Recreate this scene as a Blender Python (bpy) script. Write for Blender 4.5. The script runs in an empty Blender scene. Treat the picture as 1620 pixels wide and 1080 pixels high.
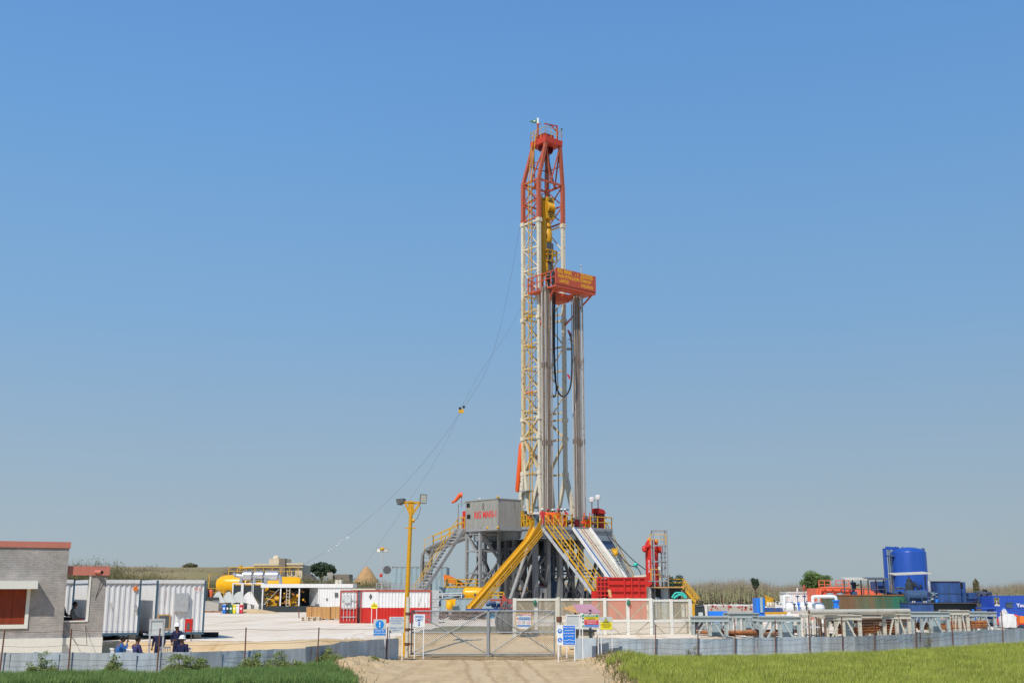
import bpy, math, random
from math import sin, cos, tan, atan2, radians, pi, sqrt
from mathutils import Vector, Matrix, noise
V3 = Vector
random.seed(7)
S = bpy.context.scene
COL = S.collection
# ------------------------------------------------------------------ camera
CAMZ = 3.1; F = 1800.0; TH = math.atan(393/1800)
cd = bpy.data.cameras.new('camera'); cam = bpy.data.objects.new('camera', cd); COL.objects.link(cam)
cam.location = (0, 0, CAMZ); cam.rotation_euler = (pi/2+TH, 0, 0)
cd.sensor_width = 36; cd.lens = 40.0; cd.clip_start = .5; cd.clip_end = 6000
S.camera = cam
def P(px, py, D):
    x = (px-810)/F; y = (540-py)/F
    Y = cos(TH)-y*sin(TH); Z = sin(TH)+y*cos(TH); t = D/Y
    return V3((x*t, D, CAMZ+Z*t))
def zz(py, D): return P(810, py, D).z
def xx(px, D, py=950): return P(px, py, D).x
def sm(a, b, t):
    t = max(0, min(1, (t-a)/(b-a))); return t*t*(3-2*t)
def lerp(a, b, t): return a+(b-a)*t
def nz(x, y, s=1.0, z=0.0): return noise.noise(V3((x*s, y*s, z)))
# fence lines (plan view)
FL = [(-30, 43.2), (-12.2, 43.4), (-8.0, 46.6), (-6.1, 50.5), (-5.2, 53.6)]
FR = [(3.0, 53.4), (5.0, 53.2), (9.2, 53.6), (16.5, 56.3), (30.5, 68.5), (40, 78)]
def fy(line, x):
    for (a, b) in zip(line, line[1:]):
        if x <= b[0]: return lerp(a[1], b[1], (x-a[0])/(b[0]-a[0]))
    return line[-1][1]
def gz(x, y):
    q_ = sm(6, 11, -x)
    ys_ = 57-4*q_; ln_ = 8-4.6*q_
    if x > 8: k_ = sm(8, 14, x); ys_ = lerp(57, fy(FR, x)+5, k_); ln_ = 8+3*k_
    p = .7*sm(ys_, ys_+ln_, y)
    if y > 205: p *= 1-sm(205, 215, y)
    if y < 62 and x < 12:
        # loose earth mounds beside the track
        ml = math.exp(-((x+6.3)/1.3)**2-((y-47.5)/4)**2)*.38
        mr = math.exp(-((x-(4.4-.16*(y-50)))/1.0)**2-((y-48.5)/5.0)**2)*.34
        rut = -.05*math.exp(-((x-.9+.06*(y-45))/.28)**2)-.05*math.exp(-((x+1.0+.06*(y-45))/.28)**2)
        b = (nz(x, y, .9)+.5*nz(x, y, 2.3, 4)+.3*nz(x, y, 5.0, 9))
        p += ml*(1+.6*b)+mr*(1+.9*b)+rut*(1-sm(52, 58, y))+(.035 if abs(x) > 4 else .014)*b
    else:
        p += .02*nz(x, y, .4)
    return p
# ------------------------------------------------------------------ materials
MATS = {}
def mat(name, c, rough=.6, metal=0.0, var=.12, scale=3.0, rust=0.0, streak=False, c2=None, island=None, bump=0.0, spec=.3, emit=0):
    if name in MATS: return MATS[name]
    m = bpy.data.materials.new(name); m.use_nodes = True; MATS[name] = m
    nt = m.node_tree; N = nt.nodes; L = nt.links; N.clear()
    out = N.new('ShaderNodeOutputMaterial'); b = N.new('ShaderNodeBsdfPrincipled')
    L.new(b.outputs[0], out.inputs[0])
    b.inputs['Roughness'].default_value = rough; b.inputs['Metallic'].default_value = metal
    b.inputs['Specular IOR Level'].default_value = spec
    if island:
        g = N.new('ShaderNodeNewGeometry'); r = N.new('ShaderNodeValToRGB')
        r.color_ramp.interpolation = 'LINEAR'
        el = r.color_ramp.elements
        while len(el) < len(island): el.new(.5)
        for i, cc in enumerate(island):
            el[i].position = i/(len(island)-1); el[i].color = (*cc, 1)
        L.new(g.outputs['Random Per Island'], r.inputs[0]); cur = r.outputs[0]
    else:
        rgb = N.new('ShaderNodeRGB'); rgb.outputs[0].default_value = (*c, 1); cur = rgb.outputs[0]
    g = N.new('ShaderNodeNewGeometry')
    mp = N.new('ShaderNodeMapping'); L.new(g.outputs['Position'], mp.inputs[0])
    if streak: mp.inputs['Scale'].default_value = (1, 1, .16)
    def tex(sc, det=5, r=.6):
        t = N.new('ShaderNodeTexNoise'); t.inputs['Scale'].default_value = sc
        t.inputs['Detail'].default_value = det; t.inputs['Roughness'].default_value = r
        L.new(mp.outputs[0], t.inputs['Vector']); return t.outputs['Fac']
    def mixc(f, a, bb, mode='MIX'):
        x = N.new('ShaderNodeMix'); x.data_type = 'RGBA'; x.blend_type = mode
        if isinstance(f, float): x.inputs[0].default_value = f
        else: L.new(f, x.inputs[0])
        for s, v in ((6, a), (7, bb)):
            if isinstance(v, tuple): x.inputs[s].default_value = (*v, 1)
            else: L.new(v, x.inputs[s])
        return x.outputs[2]
    def rng(f, a, bb, lo=0, hi=1):
        x = N.new('ShaderNodeMapRange'); L.new(f, x.inputs[0])
        for i, v in enumerate((a, bb, lo, hi)): x.inputs[i+1].default_value = v
        return x.outputs[0]
    n1 = tex(scale)
    if c2: cur = mixc(rng(n1, .42, .6), cur, c2)
    if var:
        v = rng(tex(scale*2.7, 6, .7), .3, .7, 1-var, 1+var)
        cb = N.new('ShaderNodeCombineColor')
        for i in range(3): L.new(v, cb.inputs[i])
        cur = mixc(1.0, cur, cb.outputs[0], 'MULTIPLY')
    if rust:
        f = rng(tex(scale*1.6, 7, .72), .66-.22*rust, .74-.12*rust)
        cur = mixc(f, cur, (.20, .075, .028))
    L.new(cur, b.inputs['Base Color'])
    if bump:
        bp = N.new('ShaderNodeBump'); bp.inputs['Strength'].default_value = bump; bp.inputs['Distance'].default_value = .05
        L.new(tex(scale*4, 8, .7), bp.inputs['Height']); L.new(bp.outputs[0], b.inputs['Normal'])
    if emit:
        L.new(cur, b.inputs['Emission Color']); b.inputs['Emission Strength'].default_value = emit
    return m
def M(n): return MATS[n]
mat('white_paint', (.74, .74, .73), .45, var=.10, rust=.25, streak=True)
mat('cream_paint', (.62, .58, .47), .55, var=.12, rust=.5, scale=2.0)
mat('mast_white', (.68, .62, .48), .5, var=.14, rust=.45, scale=1.6)
mat('mast_red', (.46, .115, .06), .5, var=.2, rust=.4, scale=1.5)
mat('crown_red', (.55, .06, .035), .5, var=.15, rust=.2)
mat('board_red', (.54, .10, .05), .5, var=.2, rust=.3)
mat('red_paint', (.55, .028, .02), .42, var=.15, rust=.3, streak=True)
mat('faded_red', (.42, .08, .06), .5, var=.2, rust=.3, streak=True)
mat('maroon', (.16, .012, .015), .5, var=.2)
mat('orange_red', (.78, .11, .02), .4, var=.12, rust=.1)
mat('coral', (.80, .16, .075), .5, var=.12, rust=.2, streak=True)
mat('orange', (.80, .22, .03), .5, var=.1)
mat('yellow', (.66, .37, .025), .5, var=.2, rust=.35)
mat('screen_white', (.74, .73, .66), .5, var=.08, rust=.22, scale=1.4)
mat('screen_wire', (.66, .58, .42), .6, var=.05)
mat('mast_cream', (.60, .49, .29), .55, var=.18, rust=.55, scale=2.2)
mat('cable_grey', (.16, .17, .18), .5, var=0)
mat('deep_yellow', (.62, .325, .018), .45, var=.2, rust=.25)
mat('tank_yellow', (.82, .42, .01), .3, var=.1, scale=1)
mat('bright_yellow', (.85, .72, .03), .5, var=.05)
mat('rig_grey', (.30, .31, .31), .5, var=.18, rust=.45, scale=1.6)
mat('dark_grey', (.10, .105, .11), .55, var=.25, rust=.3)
mat('light_grey', (.46, .48, .48), .5, var=.14, rust=.5, scale=1.6)
mat('zinc', (.30, .32, .33), .55, .15, var=.16, scale=2)
mat('doghouse_grey', (.30, .295, .265), .55, var=.16, scale=1.2, streak=True, rust=.2)
mat('beam_grey', (.38, .43, .42), .5, var=.12, rust=.28, scale=2.2)
mat('beam_pale', (.51, .49, .41), .5, var=.12, rust=.34, scale=2.2)
mat('blue_grey', (.30, .40, .44), .5, var=.14, streak=True, rust=.25)
mat('blue_post', (.06, .12, .17), .5, var=.1)
mat('tank_blue', (.022, .080, .36), .33, var=.16, scale=.5, streak=True)
mat('unit_blue', (.035, .085, .24), .5, var=.35, scale=1.5, rust=.3, streak=True)
mat('dull_blue', (.05, .10, .20), .5, var=.3)
mat('cabin_blue', (.03, .085, .42), .4, var=.08)
mat('sign_blue', (.02, .25, .70), .4, var=.03)
mat('bright_blue', (.02, .20, .72), .4, var=.05)
mat('sky_blue', (.05, .25, .42), .4, var=.1)
mat('sign_white', (.78, .80, .80), .4, var=.03)
mat('sign_pale', (.55, .58, .56), .5, var=.08)
mat('sign_green', (.03, .30, .17), .4, var=.03)
mat('sign_red', (.68, .05, .07), .4, var=.03)
mat('ink_red', (.70, .05, .04), .5, var=0)
mat('ink_black', (.03, .03, .03), .5, var=0)
mat('ink_yellow', (.95, .48, .03), .5, var=0)
mat('ink_white', (.8, .8, .8), .5, var=0)
mat('ink_blue', (.03, .22, .60), .5, var=0)
mat('tarp_dark', (.035, .045, .05), .7, var=.2)
mat('black', (.014, .014, .015), .5, var=.2)
mat('rubber', (.03, .03, .032), .6, var=.3)
mat('green_paint', (.04, .17, .11), .5, var=.2)
mat('ramp_blue', (.05, .14, .36), .5, var=.2, rust=.2)
mat('deck_grey', (.25, .29, .32), .5, var=.16, rust=.35)
mat('duct_grey', (.22, .215, .20), .5, var=.2, rust=.4)
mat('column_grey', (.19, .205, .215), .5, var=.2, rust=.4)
mat('teal', (.05, .55, .45), .6, var=.1)
mat('rust_green', (.07, .14, .085), .55, var=.25, c2=(.18, .105, .055), scale=.55, streak=True)
mat('rust_pipe', (.42, .16, .055), .7, var=.35, scale=3, c2=(.22, .09, .04))
mat('brown_pipe', (.16, .10, .07), .7, var=.3, scale=3)
mat('drill_pipe', (.44, .37, .31), .45, .25, var=.3, scale=1.6, streak=True)
mat('drill_pipe_dark', (.27, .225, .19), .5, .2, var=.35, scale=1.6, streak=True)
mat('drill_pipe_pale', (.56, .52, .46), .4, .2, var=.2, scale=1.6, streak=True)
mat('drill_pipe_brown', (.21, .145, .10), .55, .1, var=.3, scale=1.6, streak=True)
mat('tool_joint', (.25, .20, .165), .5, .2, var=.3)
mat('chrome', (.62, .61, .60), .33, .75, var=.15)
mat('concrete', (.40, .38, .34), .85, var=.15, bump=.3)
mat('rough_bucket', (.16, .15, .13), .9, var=.35, scale=6, bump=.8)
mat('stucco', (.78, .77, .69), .8, var=.06)
mat('cream_wall', (.78, .72, .50), .7, var=.05)
mat('pink_paint', (.56, .20, .145), .6, var=.08, streak=True)
mat('pink_roof', (.52, .27, .32), .6, var=.08)
mat('shutter_red', (.26, .045, .018), .45, var=.18, streak=True)
mat('wood', (.52, .30, .12), .7, var=.18, scale=4)
mat('plywood', (.52, .29, .11), .7, var=.1, scale=3)
mat('rust_post', (.16, .07, .045), .8, var=.3)
mat('dusty_glass', (.10, .12, .12), .15, var=.2, spec=.5)
mat('lens', (.75, .73, .62), .15, var=.05, spec=.5)
mat('sheet_metal', (.40, .435, .45), .6, .1, var=.3, scale=.9, rust=.2, streak=True)
mat('sheet_metal_blue', (.42, .48, .52), .55, .1, var=.3, scale=.9, rust=.1, streak=True)
mat('house_stone', (.64, .54, .39), .9, var=.2, scale=.5)
mat('straw', (.46, .28, .13), .95, var=.2, scale=.8, streak=True)
mat('hut_brick', (.24, .20, .16), .9, var=.15)
mat('thatch', (.10, .085, .075), .95, var=.2)
mat('skin', (.17, .085, .05), .55, var=.05)
mat('hair', (.012, .010, .010), .6, var=0)
mat('navy_cloth', (.014, .018, .060), .85, var=.2, scale=12)
mat('blue_cloth', (.025, .13, .40), .85, var=.15, scale=12)
mat('violet_cloth', (.045, .045, .14), .85, var=.15, scale=12)
mat('grey_cloth', (.42, .42, .38), .85, var=.1, scale=12)
mat('black_cloth', (.02, .015, .02), .85, var=.1)
mat('orange_cloth', (.85, .16, .02), .8, var=.15, scale=12)
mat('red_cloth', (.55, .03, .04), .8, var=.15, scale=12)
mat('helmet_white', (.82, .82, .80), .3, var=.02)
mat('helmet_red', (.55, .03, .02), .3, var=.02)
mat('sack', (.70, .69, .67), .85, var=.06, bump=.5)
mat('bark', (.10, .075, .055), .9, var=.3)
mat('leaf_bush', None, .7, var=0, island=[(.09, .13, .03), (.16, .22, .05), (.26, .31, .085), (.33, .36, .12)])
mat('leaf_dark', None, .8, var=0, island=[(.035, .052, .037), (.055, .085, .047), (.085, .12, .065)])
mat('leaf_acacia', None, .8, var=0, island=[(.06, .10, .035), (.11, .17, .05), (.17, .24, .075)])
mat('leaf_olive', None, .9, var=0, island=[(.11, .115, .055), (.17, .165, .08), (.22, .18, .10), (.15, .165, .07)])
mat('brush', None, .95, var=0, island=[(.235, .185, .135), (.30, .24, .175), (.26, .215, .15), (.32, .26, .185), (.255, .23, .14), (.295, .225, .165), (.215, .18, .13)])
mat('brush_green', None, .95, var=0, island=[(.19, .20, .11), (.23, .24, .125), (.26, .25, .14), (.22, .215, .125)])
mat('grass_left', None, .8, var=.25, scale=.5, island=[(.07, .135, .035), (.105, .195, .05), (.14, .235, .065), (.23, .29, .09)])
mat('grass_right', None, .8, var=.35, scale=.22, island=[(.19, .25, .028), (.26, .32, .040), (.33, .37, .065), (.42, .40, .12)])
mat('weed', None, .9, var=0, island=[(.10, .12, .04), (.16, .15, .06), (.26, .21, .11)])
# ground materials
def ground_mat(name, c1, c2, c3, s1, s2, track=False, pebble=0.0):
    m = bpy.data.materials.new(name); m.use_nodes = True; MATS[name] = m
    nt = m.node_tree; N = nt.nodes; L = nt.links; N.clear()
    out = N.new('ShaderNodeOutputMaterial'); b = N.new('ShaderNodeBsdfPrincipled'); L.new(b.outputs[0], out.inputs[0])
    b.inputs['Roughness'].default_value = .95; b.inputs['Specular IOR Level'].default_value = .1
    g = N.new('ShaderNodeNewGeometry')
    def tex(sc, det=6, scl=(1, 1, 1)):
        mp = N.new('ShaderNodeMapping'); mp.inputs['Scale'].default_value = scl; L.new(g.outputs['Position'], mp.inputs[0])
        t = N.new('ShaderNodeTexNoise'); t.inputs['Scale'].default_value = sc; t.inputs['Detail'].default_value = det
        t.inputs['Roughness'].default_value = .65; L.new(mp.outputs[0], t.inputs['Vector']); return t.outputs['Fac']
    def ramp(f, a, bb):
        x = N.new('ShaderNodeMapRange'); L.new(f, x.inputs[0]); x.inputs[1].default_value = a; x.inputs[2].default_value = bb; return x.outputs[0]
    def mix(f, a, bb):
        x = N.new('ShaderNodeMix'); x.data_type = 'RGBA'; L.new(f, x.inputs[0])
        for s, v in ((6, a), (7, bb)):
            if isinstance(v, tuple): x.inputs[s].default_value = (*v, 1)
            else: L.new(v, x.inputs[s])
        return x.outputs[2]
    cur = mix(ramp(tex(s1), .38, .62), c1, c2)
    cur = mix(ramp(tex(s2, 8), .5, .72), cur, c3)
    if name == 'dirt':
        sp = N.new('ShaderNodeSeparateXYZ'); L.new(g.outputs['Position'], sp.inputs[0])
        def mth(op, a, bb=None, cc=None):
            x = N.new('ShaderNodeMath'); x.operation = op
            for i, v in enumerate((a, bb, cc)):
                if v is None: continue
                if isinstance(v, (int, float)): x.inputs[i].default_value = v
                else: L.new(v, x.inputs[i])
            return x.outputs[0]
        xr = mth('MULTIPLY_ADD', sp.outputs[1], .06, sp.outputs[0]); xr = mth('ADD', xr, -2.65); xr = mth('ADD', xr, mth('MULTIPLY', tex(.35, 3), .5))
        dd = mth('ABSOLUTE', mth('SUBTRACT', mth('ABSOLUTE', xr), .95))
        band = mth('MULTIPLY', mth('SUBTRACT', 1.0, ramp(dd, .12, .40)), ramp(tex(3, 5), .3, .6))
        cur = mix(band, cur, (.62, .46, .275))
        edge = mth('SUBTRACT', 1.0, ramp(mth('ABSOLUTE', mth('SUBTRACT', dd, .42)), .02, .14))
        cur = mix(mth('MULTIPLY', edge, .5), cur, (.33, .215, .11))
    if name in ('gravel', 'sand'):
        cur = mix(ramp(tex(1.0, 6, (.06, .42, 1)), .52, .66), cur, tuple(v*q for v, q in zip(c1, (.86, .78, .66))))
        cur = mix(ramp(tex(.22, 7), .57, .68), cur, tuple(v*q for v, q in zip(c1, (.80, .72, .60))))
        cur = mix(ramp(tex(1.0, 4, (.9, .05, 1)), .58, .68), cur, tuple(v*q for v, q in zip(c1, (.84, .80, .72))))
    if track: cur = mix(ramp(tex(1.0, 5, (1.6, .16, 1)), .50, .72), cur, tuple(v*.80 for v in c1))
    L.new(cur, b.inputs['Base Color'])
    bp = N.new('ShaderNodeBump'); bp.inputs['Strength'].default_value = .55; bp.inputs['Distance'].default_value = .05+pebble
    L.new(tex(5, 9), bp.inputs['Height']); L.new(bp.outputs[0], b.inputs['Normal'])
ground_mat('dirt', (.54, .39, .215), (.63, .47, .275), (.43, .30, .165), .5, 2.2, True)
ground_mat('sand', (.64, .455, .245), (.70, .53, .31), (.56, .39, .21), .18, .8)
ground_mat('gravel', (.76, .655, .52), (.82, .73, .60), (.66, .52, .37), .10, .5, pebble=.02)
ground_mat('soil', (.15, .18, .05), (.20, .20, .07), (.12, .16, .04), .6, 2)
ground_mat('field', (.26, .21, .12), (.20, .19, .09), (.33, .26, .16), .02, .15)
# brick wall material (laid in thin rough courses)
def brick_mat():
    m = bpy.data.materials.new('grey_brick'); m.use_nodes = True; MATS['grey_brick'] = m
    nt = m.node_tree; N = nt.nodes; L = nt.links; b = N['Principled BSDF']; b.inputs['Roughness'].default_value = .9
    tc = N.new('ShaderNodeNewGeometry'); sp = N.new('ShaderNodeSeparateXYZ'); cb = N.new('ShaderNodeCombineXYZ')
    L.new(tc.outputs['Position'], sp.inputs[0])
    ad = N.new('ShaderNodeMath'); ad.operation = 'ADD'; L.new(sp.outputs[0], ad.inputs[0]); L.new(sp.outputs[1], ad.inputs[1])
    L.new(ad.outputs[0], cb.inputs[0]); L.new(sp.outputs[2], cb.inputs[1])
    br = N.new('ShaderNodeTexBrick'); L.new(cb.outputs[0], br.inputs['Vector'])
    br.inputs['Scale'].default_value = 1; br.inputs['Brick Width'].default_value = .29; br.inputs['Row Height'].default_value = .072
    br.inputs['Mortar Size'].default_value = .007; br.inputs['Mortar Smooth'].default_value = .3
    br.inputs['Color1'].default_value = (.36, .34, .31, 1); br.inputs['Color2'].default_value = (.44, .39, .355, 1); br.inputs['Mortar'].default_value = (.23, .22, .205, 1)
    t = N.new('ShaderNodeTexNoise'); t.inputs['Scale'].default_value = 1.6; t.inputs['Detail'].default_value = 12; t.inputs['Roughness'].default_value = .75
    mr = N.new('ShaderNodeMapRange'); L.new(t.outputs[0], mr.inputs[0]); mr.inputs[1].default_value = .3; mr.inputs[2].default_value = .7; mr.inputs[3].default_value = .72; mr.inputs[4].default_value = 1.28
    L.new(tc.outputs['Position'], t.inputs['Vector'])
    mx = N.new('ShaderNodeMix'); mx.data_type = 'RGBA'; mx.blend_type = 'MULTIPLY'; mx.inputs[0].default_value = 1
    L.new(br.outputs[0], mx.inputs[6]); cc = N.new('ShaderNodeCombineColor')
    for i in range(3): L.new(mr.outputs[0], cc.inputs[i])
    L.new(cc.outputs[0], mx.inputs[7]); L.new(mx.outputs[2], b.inputs['Base Color'])
    bp = N.new('ShaderNodeBump'); bp.inputs['Strength'].default_value = .8; bp.inputs['Distance'].default_value = .02
    L.new(mx.outputs[2], bp.inputs['Height']); L.new(bp.outputs[0], b.inputs['Normal'])
brick_mat()
# ------------------------------------------------------------------ mesh builder
WL = {}                                                 # world location of every object
class MB:
    def __init__(s, mx=None): s.v = []; s.f = []; s.mx = mx
    def add(s, vs, fs):
        k = len(s.v)
        if s.mx: vs = [s.mx @ V3(p) for p in vs]
        s.v += [tuple(p) for p in vs]; s.f += [[i+k for i in f] for f in fs]; return s
    def box(s, x0, x1, y0, y1, z0, z1):
        return s.add([(x, y, z) for z in (z0, z1) for (x, y) in ((x0, y0), (x1, y0), (x1, y1), (x0, y1))],
                     [[3, 2, 1, 0], [4, 5, 6, 7], [0, 1, 5, 4], [1, 2, 6, 5], [2, 3, 7, 6], [3, 0, 4, 7]])
    def bar(s, p, q, w, h=None, up=(0, 0, 1)):
        p = V3(p); q = V3(q); h = h or w; d = q-p
        if d.length < 1e-6: return s
        d.normalize(); u = V3(up)
        if abs(d.dot(u)) > .98: u = V3((0, 1, 0))
        a = d.cross(u).normalized()*(w/2); b = a.cross(d).normalized()*(h/2)
        vs = [c+i*a+j*b for c in (p, q) for (i, j) in ((-1, -1), (1, -1), (1, 1), (-1, 1))]
        return s.add(vs, [[0, 1, 2, 3], [7, 6, 5, 4], [0, 4, 5, 1], [1, 5, 6, 2], [2, 6, 7, 3], [3, 7, 4, 0]])
    def ibeam(s, p, q, w, h, t=.05, up=(0, 0, 1)):
        p = V3(p); q = V3(q); u = V3(up)*(h/2-t/2)
        s.bar(p+u, q+u, w, t, up); s.bar(p-u, q-u, w, t, up); return s.bar(p, q, t, h-2*t, up)
    def tube(s, pts, r, n=8, cap=True):
        pts = [V3(p) for p in pts]; rs = r if isinstance(r, (list, tuple)) else [r]*len(pts)
        vs = []; fs = []; pa = None
        for i, p in enumerate(pts):
            d = (pts[min(i+1, len(pts)-1)]-pts[max(i-1, 0)])
            d = d.normalized() if d.length > 1e-7 else V3((0, 0, 1))
            if pa is None:
                a = d.cross(V3((0, 0, 1)));
                if a.length < .05: a = d.cross(V3((0, 1, 0)))
            else: a = pa-d*pa.dot(d)
            a.normalize(); pa = a; b = d.cross(a)
            for k in range(n):
                t = 2*pi*k/n; vs.append(p+(a*cos(t)+b*sin(t))*rs[i])
        for i in range(len(pts)-1):
            for k in range(n): fs.append([i*n+k, i*n+(k+1) % n, (i+1)*n+(k+1) % n, (i+1)*n+k])
        if cap: fs += [list(range(n))[::-1], [(len(pts)-1)*n+k for k in range(n)]]
        return s.add(vs, fs)
    def lathe(s, c, prof, n=24, axis='z'):              # prof: (radius, height)
        vs = []; fs = []
        for (r, h) in prof:
            for k in range(n):
                t = 2*pi*k/n; p = (r*cos(t), r*sin(t), h)
                if axis == 'x': p = (p[2], p[0], p[1])
                if axis == 'y': p = (p[0], p[2], p[1])
                vs.append(V3(c)+V3(p))
        m = len(prof)
        for i in range(m-1):
            for k in range(n): fs.append([i*n+k, i*n+(k+1) % n, (i+1)*n+(k+1) % n, (i+1)*n+k])
        fs += [list(range(n))[::-1], [(m-1)*n+k for k in range(n)]]
        return s.add(vs, fs)
    def ball(s, c, r, n=12, m=7):
        r = (r, r, r) if not isinstance(r, (tuple, list)) else r
        vs = []; fs = []
        for i in range(m+1):
            a = -pi/2+pi*i/m
            for k in range(n):
                t = 2*pi*k/n; vs.append(V3(c)+V3((r[0]*cos(a)*cos(t), r[1]*cos(a)*sin(t), r[2]*sin(a))))
        for i in range(m):
            for k in range(n): fs.append([i*n+k, i*n+(k+1) % n, (i+1)*n+(k+1) % n, (i+1)*n+k])
        return s.add(vs, fs)
    def quad(s, a, b, c, d): return s.add([a, b, c, d], [[0, 1, 2, 3]])
    def slab(s, pts, off):                              # polygon extruded by a vector
        n = len(pts); off = V3(off); a = [V3(p) for p in pts]
        return s.add(a+[p+off for p in a], [list(range(n))[::-1], list(range(n, 2*n))]+[[i, (i+1) % n, n+(i+1) % n, n+i] for i in range(n)])
    def corr(s, p0, p1, z0, z1, pitch=.28, dep=.045, nrm=None):   # corrugated sheet standing between two points
        p0 = V3((p0[0], p0[1], 0)); p1 = V3((p1[0], p1[1], 0)); d = p1-p0; Ln = d.length; d.normalize()
        nn = V3(nrm) if nrm else V3((d.y, -d.x, 0)); k = max(1, round(Ln/pitch)); st = Ln/k; pts = []
        for i in range(k):
            for (a, b) in ((0, 0), (.3, 0), (.5, 1), (.8, 1)): pts.append(p0+d*(i+a)*st+nn*(b*dep))
        pts.append(p1.copy()); n = len(pts)
        z0s = z0 if callable(z0) else (lambda p: z0)
        z1s = z1 if callable(z1) else (lambda p: z1)
        vs = [V3((p.x, p.y, z0s(p))) for p in pts]+[V3((p.x, p.y, z1s(p))) for p in pts]
        return s.add(vs, [[i, i+1, n+i+1, n+i] for i in range(n-1)])
    def build(s, name, m, parent=None, smooth=True):
        if not s.v: s.add([(0, 0, 0), (.001, 0, 0), (0, .001, 0)], [[0, 1, 2]])
        if parent is None:
            xs = [p[0] for p in s.v]; ys = [p[1] for p in s.v]; zs = [p[2] for p in s.v]
            o0 = V3(((min(xs)+max(xs))/2, (min(ys)+max(ys))/2, min(zs)))
        else: o0 = WL[parent.name]
        me = bpy.data.meshes.new(name); me.from_pydata([(p[0]-o0.x, p[1]-o0.y, p[2]-o0.z) for p in s.v], [], s.f)
        me.materials.append(M(m) if isinstance(m, str) else m)
        if smooth:
            me.polygons.foreach_set('use_smooth', [True]*len(me.polygons)); me.set_sharp_from_angle(angle=radians(38))
        o = bpy.data.objects.new(name, me); COL.objects.link(o)
        if parent is None: o.location = o0
        else: o.parent = parent
        WL[o.name] = o0; return o
def tag(o, label, cat, group=None, kind=None):
    if label: o['label'] = label
    if cat: o['category'] = cat
    if group: o['group'] = group
    if kind: o['kind'] = kind
    return o
def thing(name, loc, label, cat, group=None):
    o = bpy.data.objects.new(name, None); COL.objects.link(o); o.location = loc; o.empty_display_size = .3
    WL[o.name] = V3(loc); return tag(o, label, cat, group)
def copy_tree(o, parent=None, loc=None, rz=None):
    c = o.copy(); COL.objects.link(c); WL[c.name] = WL[o.name]
    if parent: c.parent = parent
    if loc is not None: c.location = loc; WL[c.name] = V3(loc)
    if rz is not None: c.rotation_euler = (0, 0, rz)
    for ch in [x for x in COL.objects if x.parent == o]: copy_tree(ch, c)
    return c
def text(s, size, c, xd, yd, m, parent, name='lettering', bold=0.0, sx=1.0, align='CENTER'):
    cu = bpy.data.curves.new('t', 'FONT'); cu.body = s; cu.size = size; cu.align_x = align; cu.align_y = 'CENTER'
    cu.offset = bold*size; cu.resolution_u = 2
    t = bpy.data.objects.new('t', cu); COL.objects.link(t)
    bpy.context.view_layer.update()
    me = bpy.data.meshes.new_from_object(t.evaluated_get(bpy.context.evaluated_depsgraph_get()))
    bpy.data.objects.remove(t)
    xd = V3(xd).normalized(); yd = V3(yd).normalized(); zd = xd.cross(yd); c = V3(c)+zd*.006; o0 = WL[parent.name]
    for v in me.vertices: v.co = c+xd*v.co.x*sx+yd*v.co.y+zd*v.co.z-o0
    me.materials.clear(); me.materials.append(M(m)); me.name = name
    o = bpy.data.objects.new(name, me); COL.objects.link(o); o.parent = parent; WL[o.name] = o0
    return o
def loc_mx(loc, rz): return Matrix.Translation(V3(loc)) @ Matrix.Rotation(rz, 4, 'Z')
def rail(mb, pts, h=1.05, r=.03, mid=True, step=1.3):       # handrail along a path
    pts = [V3(p) for p in pts]; u = V3((0, 0, h))
    for a, b in zip(pts, pts[1:]):
        mb.bar(a+u, b+u, 2*r); n = max(1, round((b-a).length/step))
        if mid: mb.bar(a+u*.52, b+u*.52, 1.6*r)
        for i in range(n+1): q = a.lerp(b, i/n); mb.bar(q, q+u, 2*r)
    return mb
# ------------------------------------------------------------------ terrain
def grid(a, b, st): 
    n = round((b-a)/st); return [a+(b-a)*i/n for i in range(n+1)]
GX = [-3000, -1500, -800, -400, -200, -120, -80, -60, -45, -35]+grid(-28, 34, .25)+[38, 44, 52, 62, 75, 95, 130, 200, 400, 800, 1500, 3000]
GY = [-60, -30, 0, 12, 20, 26]+grid(30, 70, .25)+grid(73, 120, 3)[0:]+[130, 145, 160, 175, 190, 203, 206, 209, 212, 215, 240, 280, 350, 500, 900, 1600, 3000, 5000]
GY = sorted(set(round(v, 3) for v in GY))
HT = [[gz(x, y) for x in GX] for y in GY]
def sheet(name, m, off, test):
    idx = {}; vs = []; fs = []
    for j in range(len(GY)-1):
        for i in range(len(GX)-1):
            if test and not test((GX[i]+GX[i+1])/2, (GY[j]+GY[j+1])/2): continue
            q = []
            for (a, b) in ((i, j), (i+1, j), (i+1, j+1), (i, j+1)):
                if (a, b) not in idx: idx[(a, b)] = len(vs); vs.append((GX[a], GY[b], HT[b][a]+off))
                q.append(idx[(a, b)])
            fs.append(q)
    mb = MB(); mb.v = vs; mb.f = fs; o = mb.build(name, m); tag(o, None, None, kind='structure'); return o
def in_left(x, y):                       # green crop left of the track
    return x < -5.55+.45*nz(x, y, 1.3)+.25*nz(x, y, 4)-.30*(y-40.5) and y < fy(FL, x)-1.3+.25*nz(x, 3, 1.5)
def in_right(x, y):                      # pale crop right of the track
    return x > 4.25+.55*nz(1, y, .8)+.35*nz(x, y, 2.2)-.01*(y-40)+.9*sm(47.5, 51, y) and y < fy(FR, x)-.7+.3*nz(x, 8, 1.2)
sheet('ground', 'field', 0, None)
sheet('dirt_track', 'dirt', .012, lambda x, y: -9.5 < x < 9.5 and 28 < y < 56.5+.5*nz(x, 1, .5) and not (in_left(x, y) or in_right(x, y)))
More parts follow.
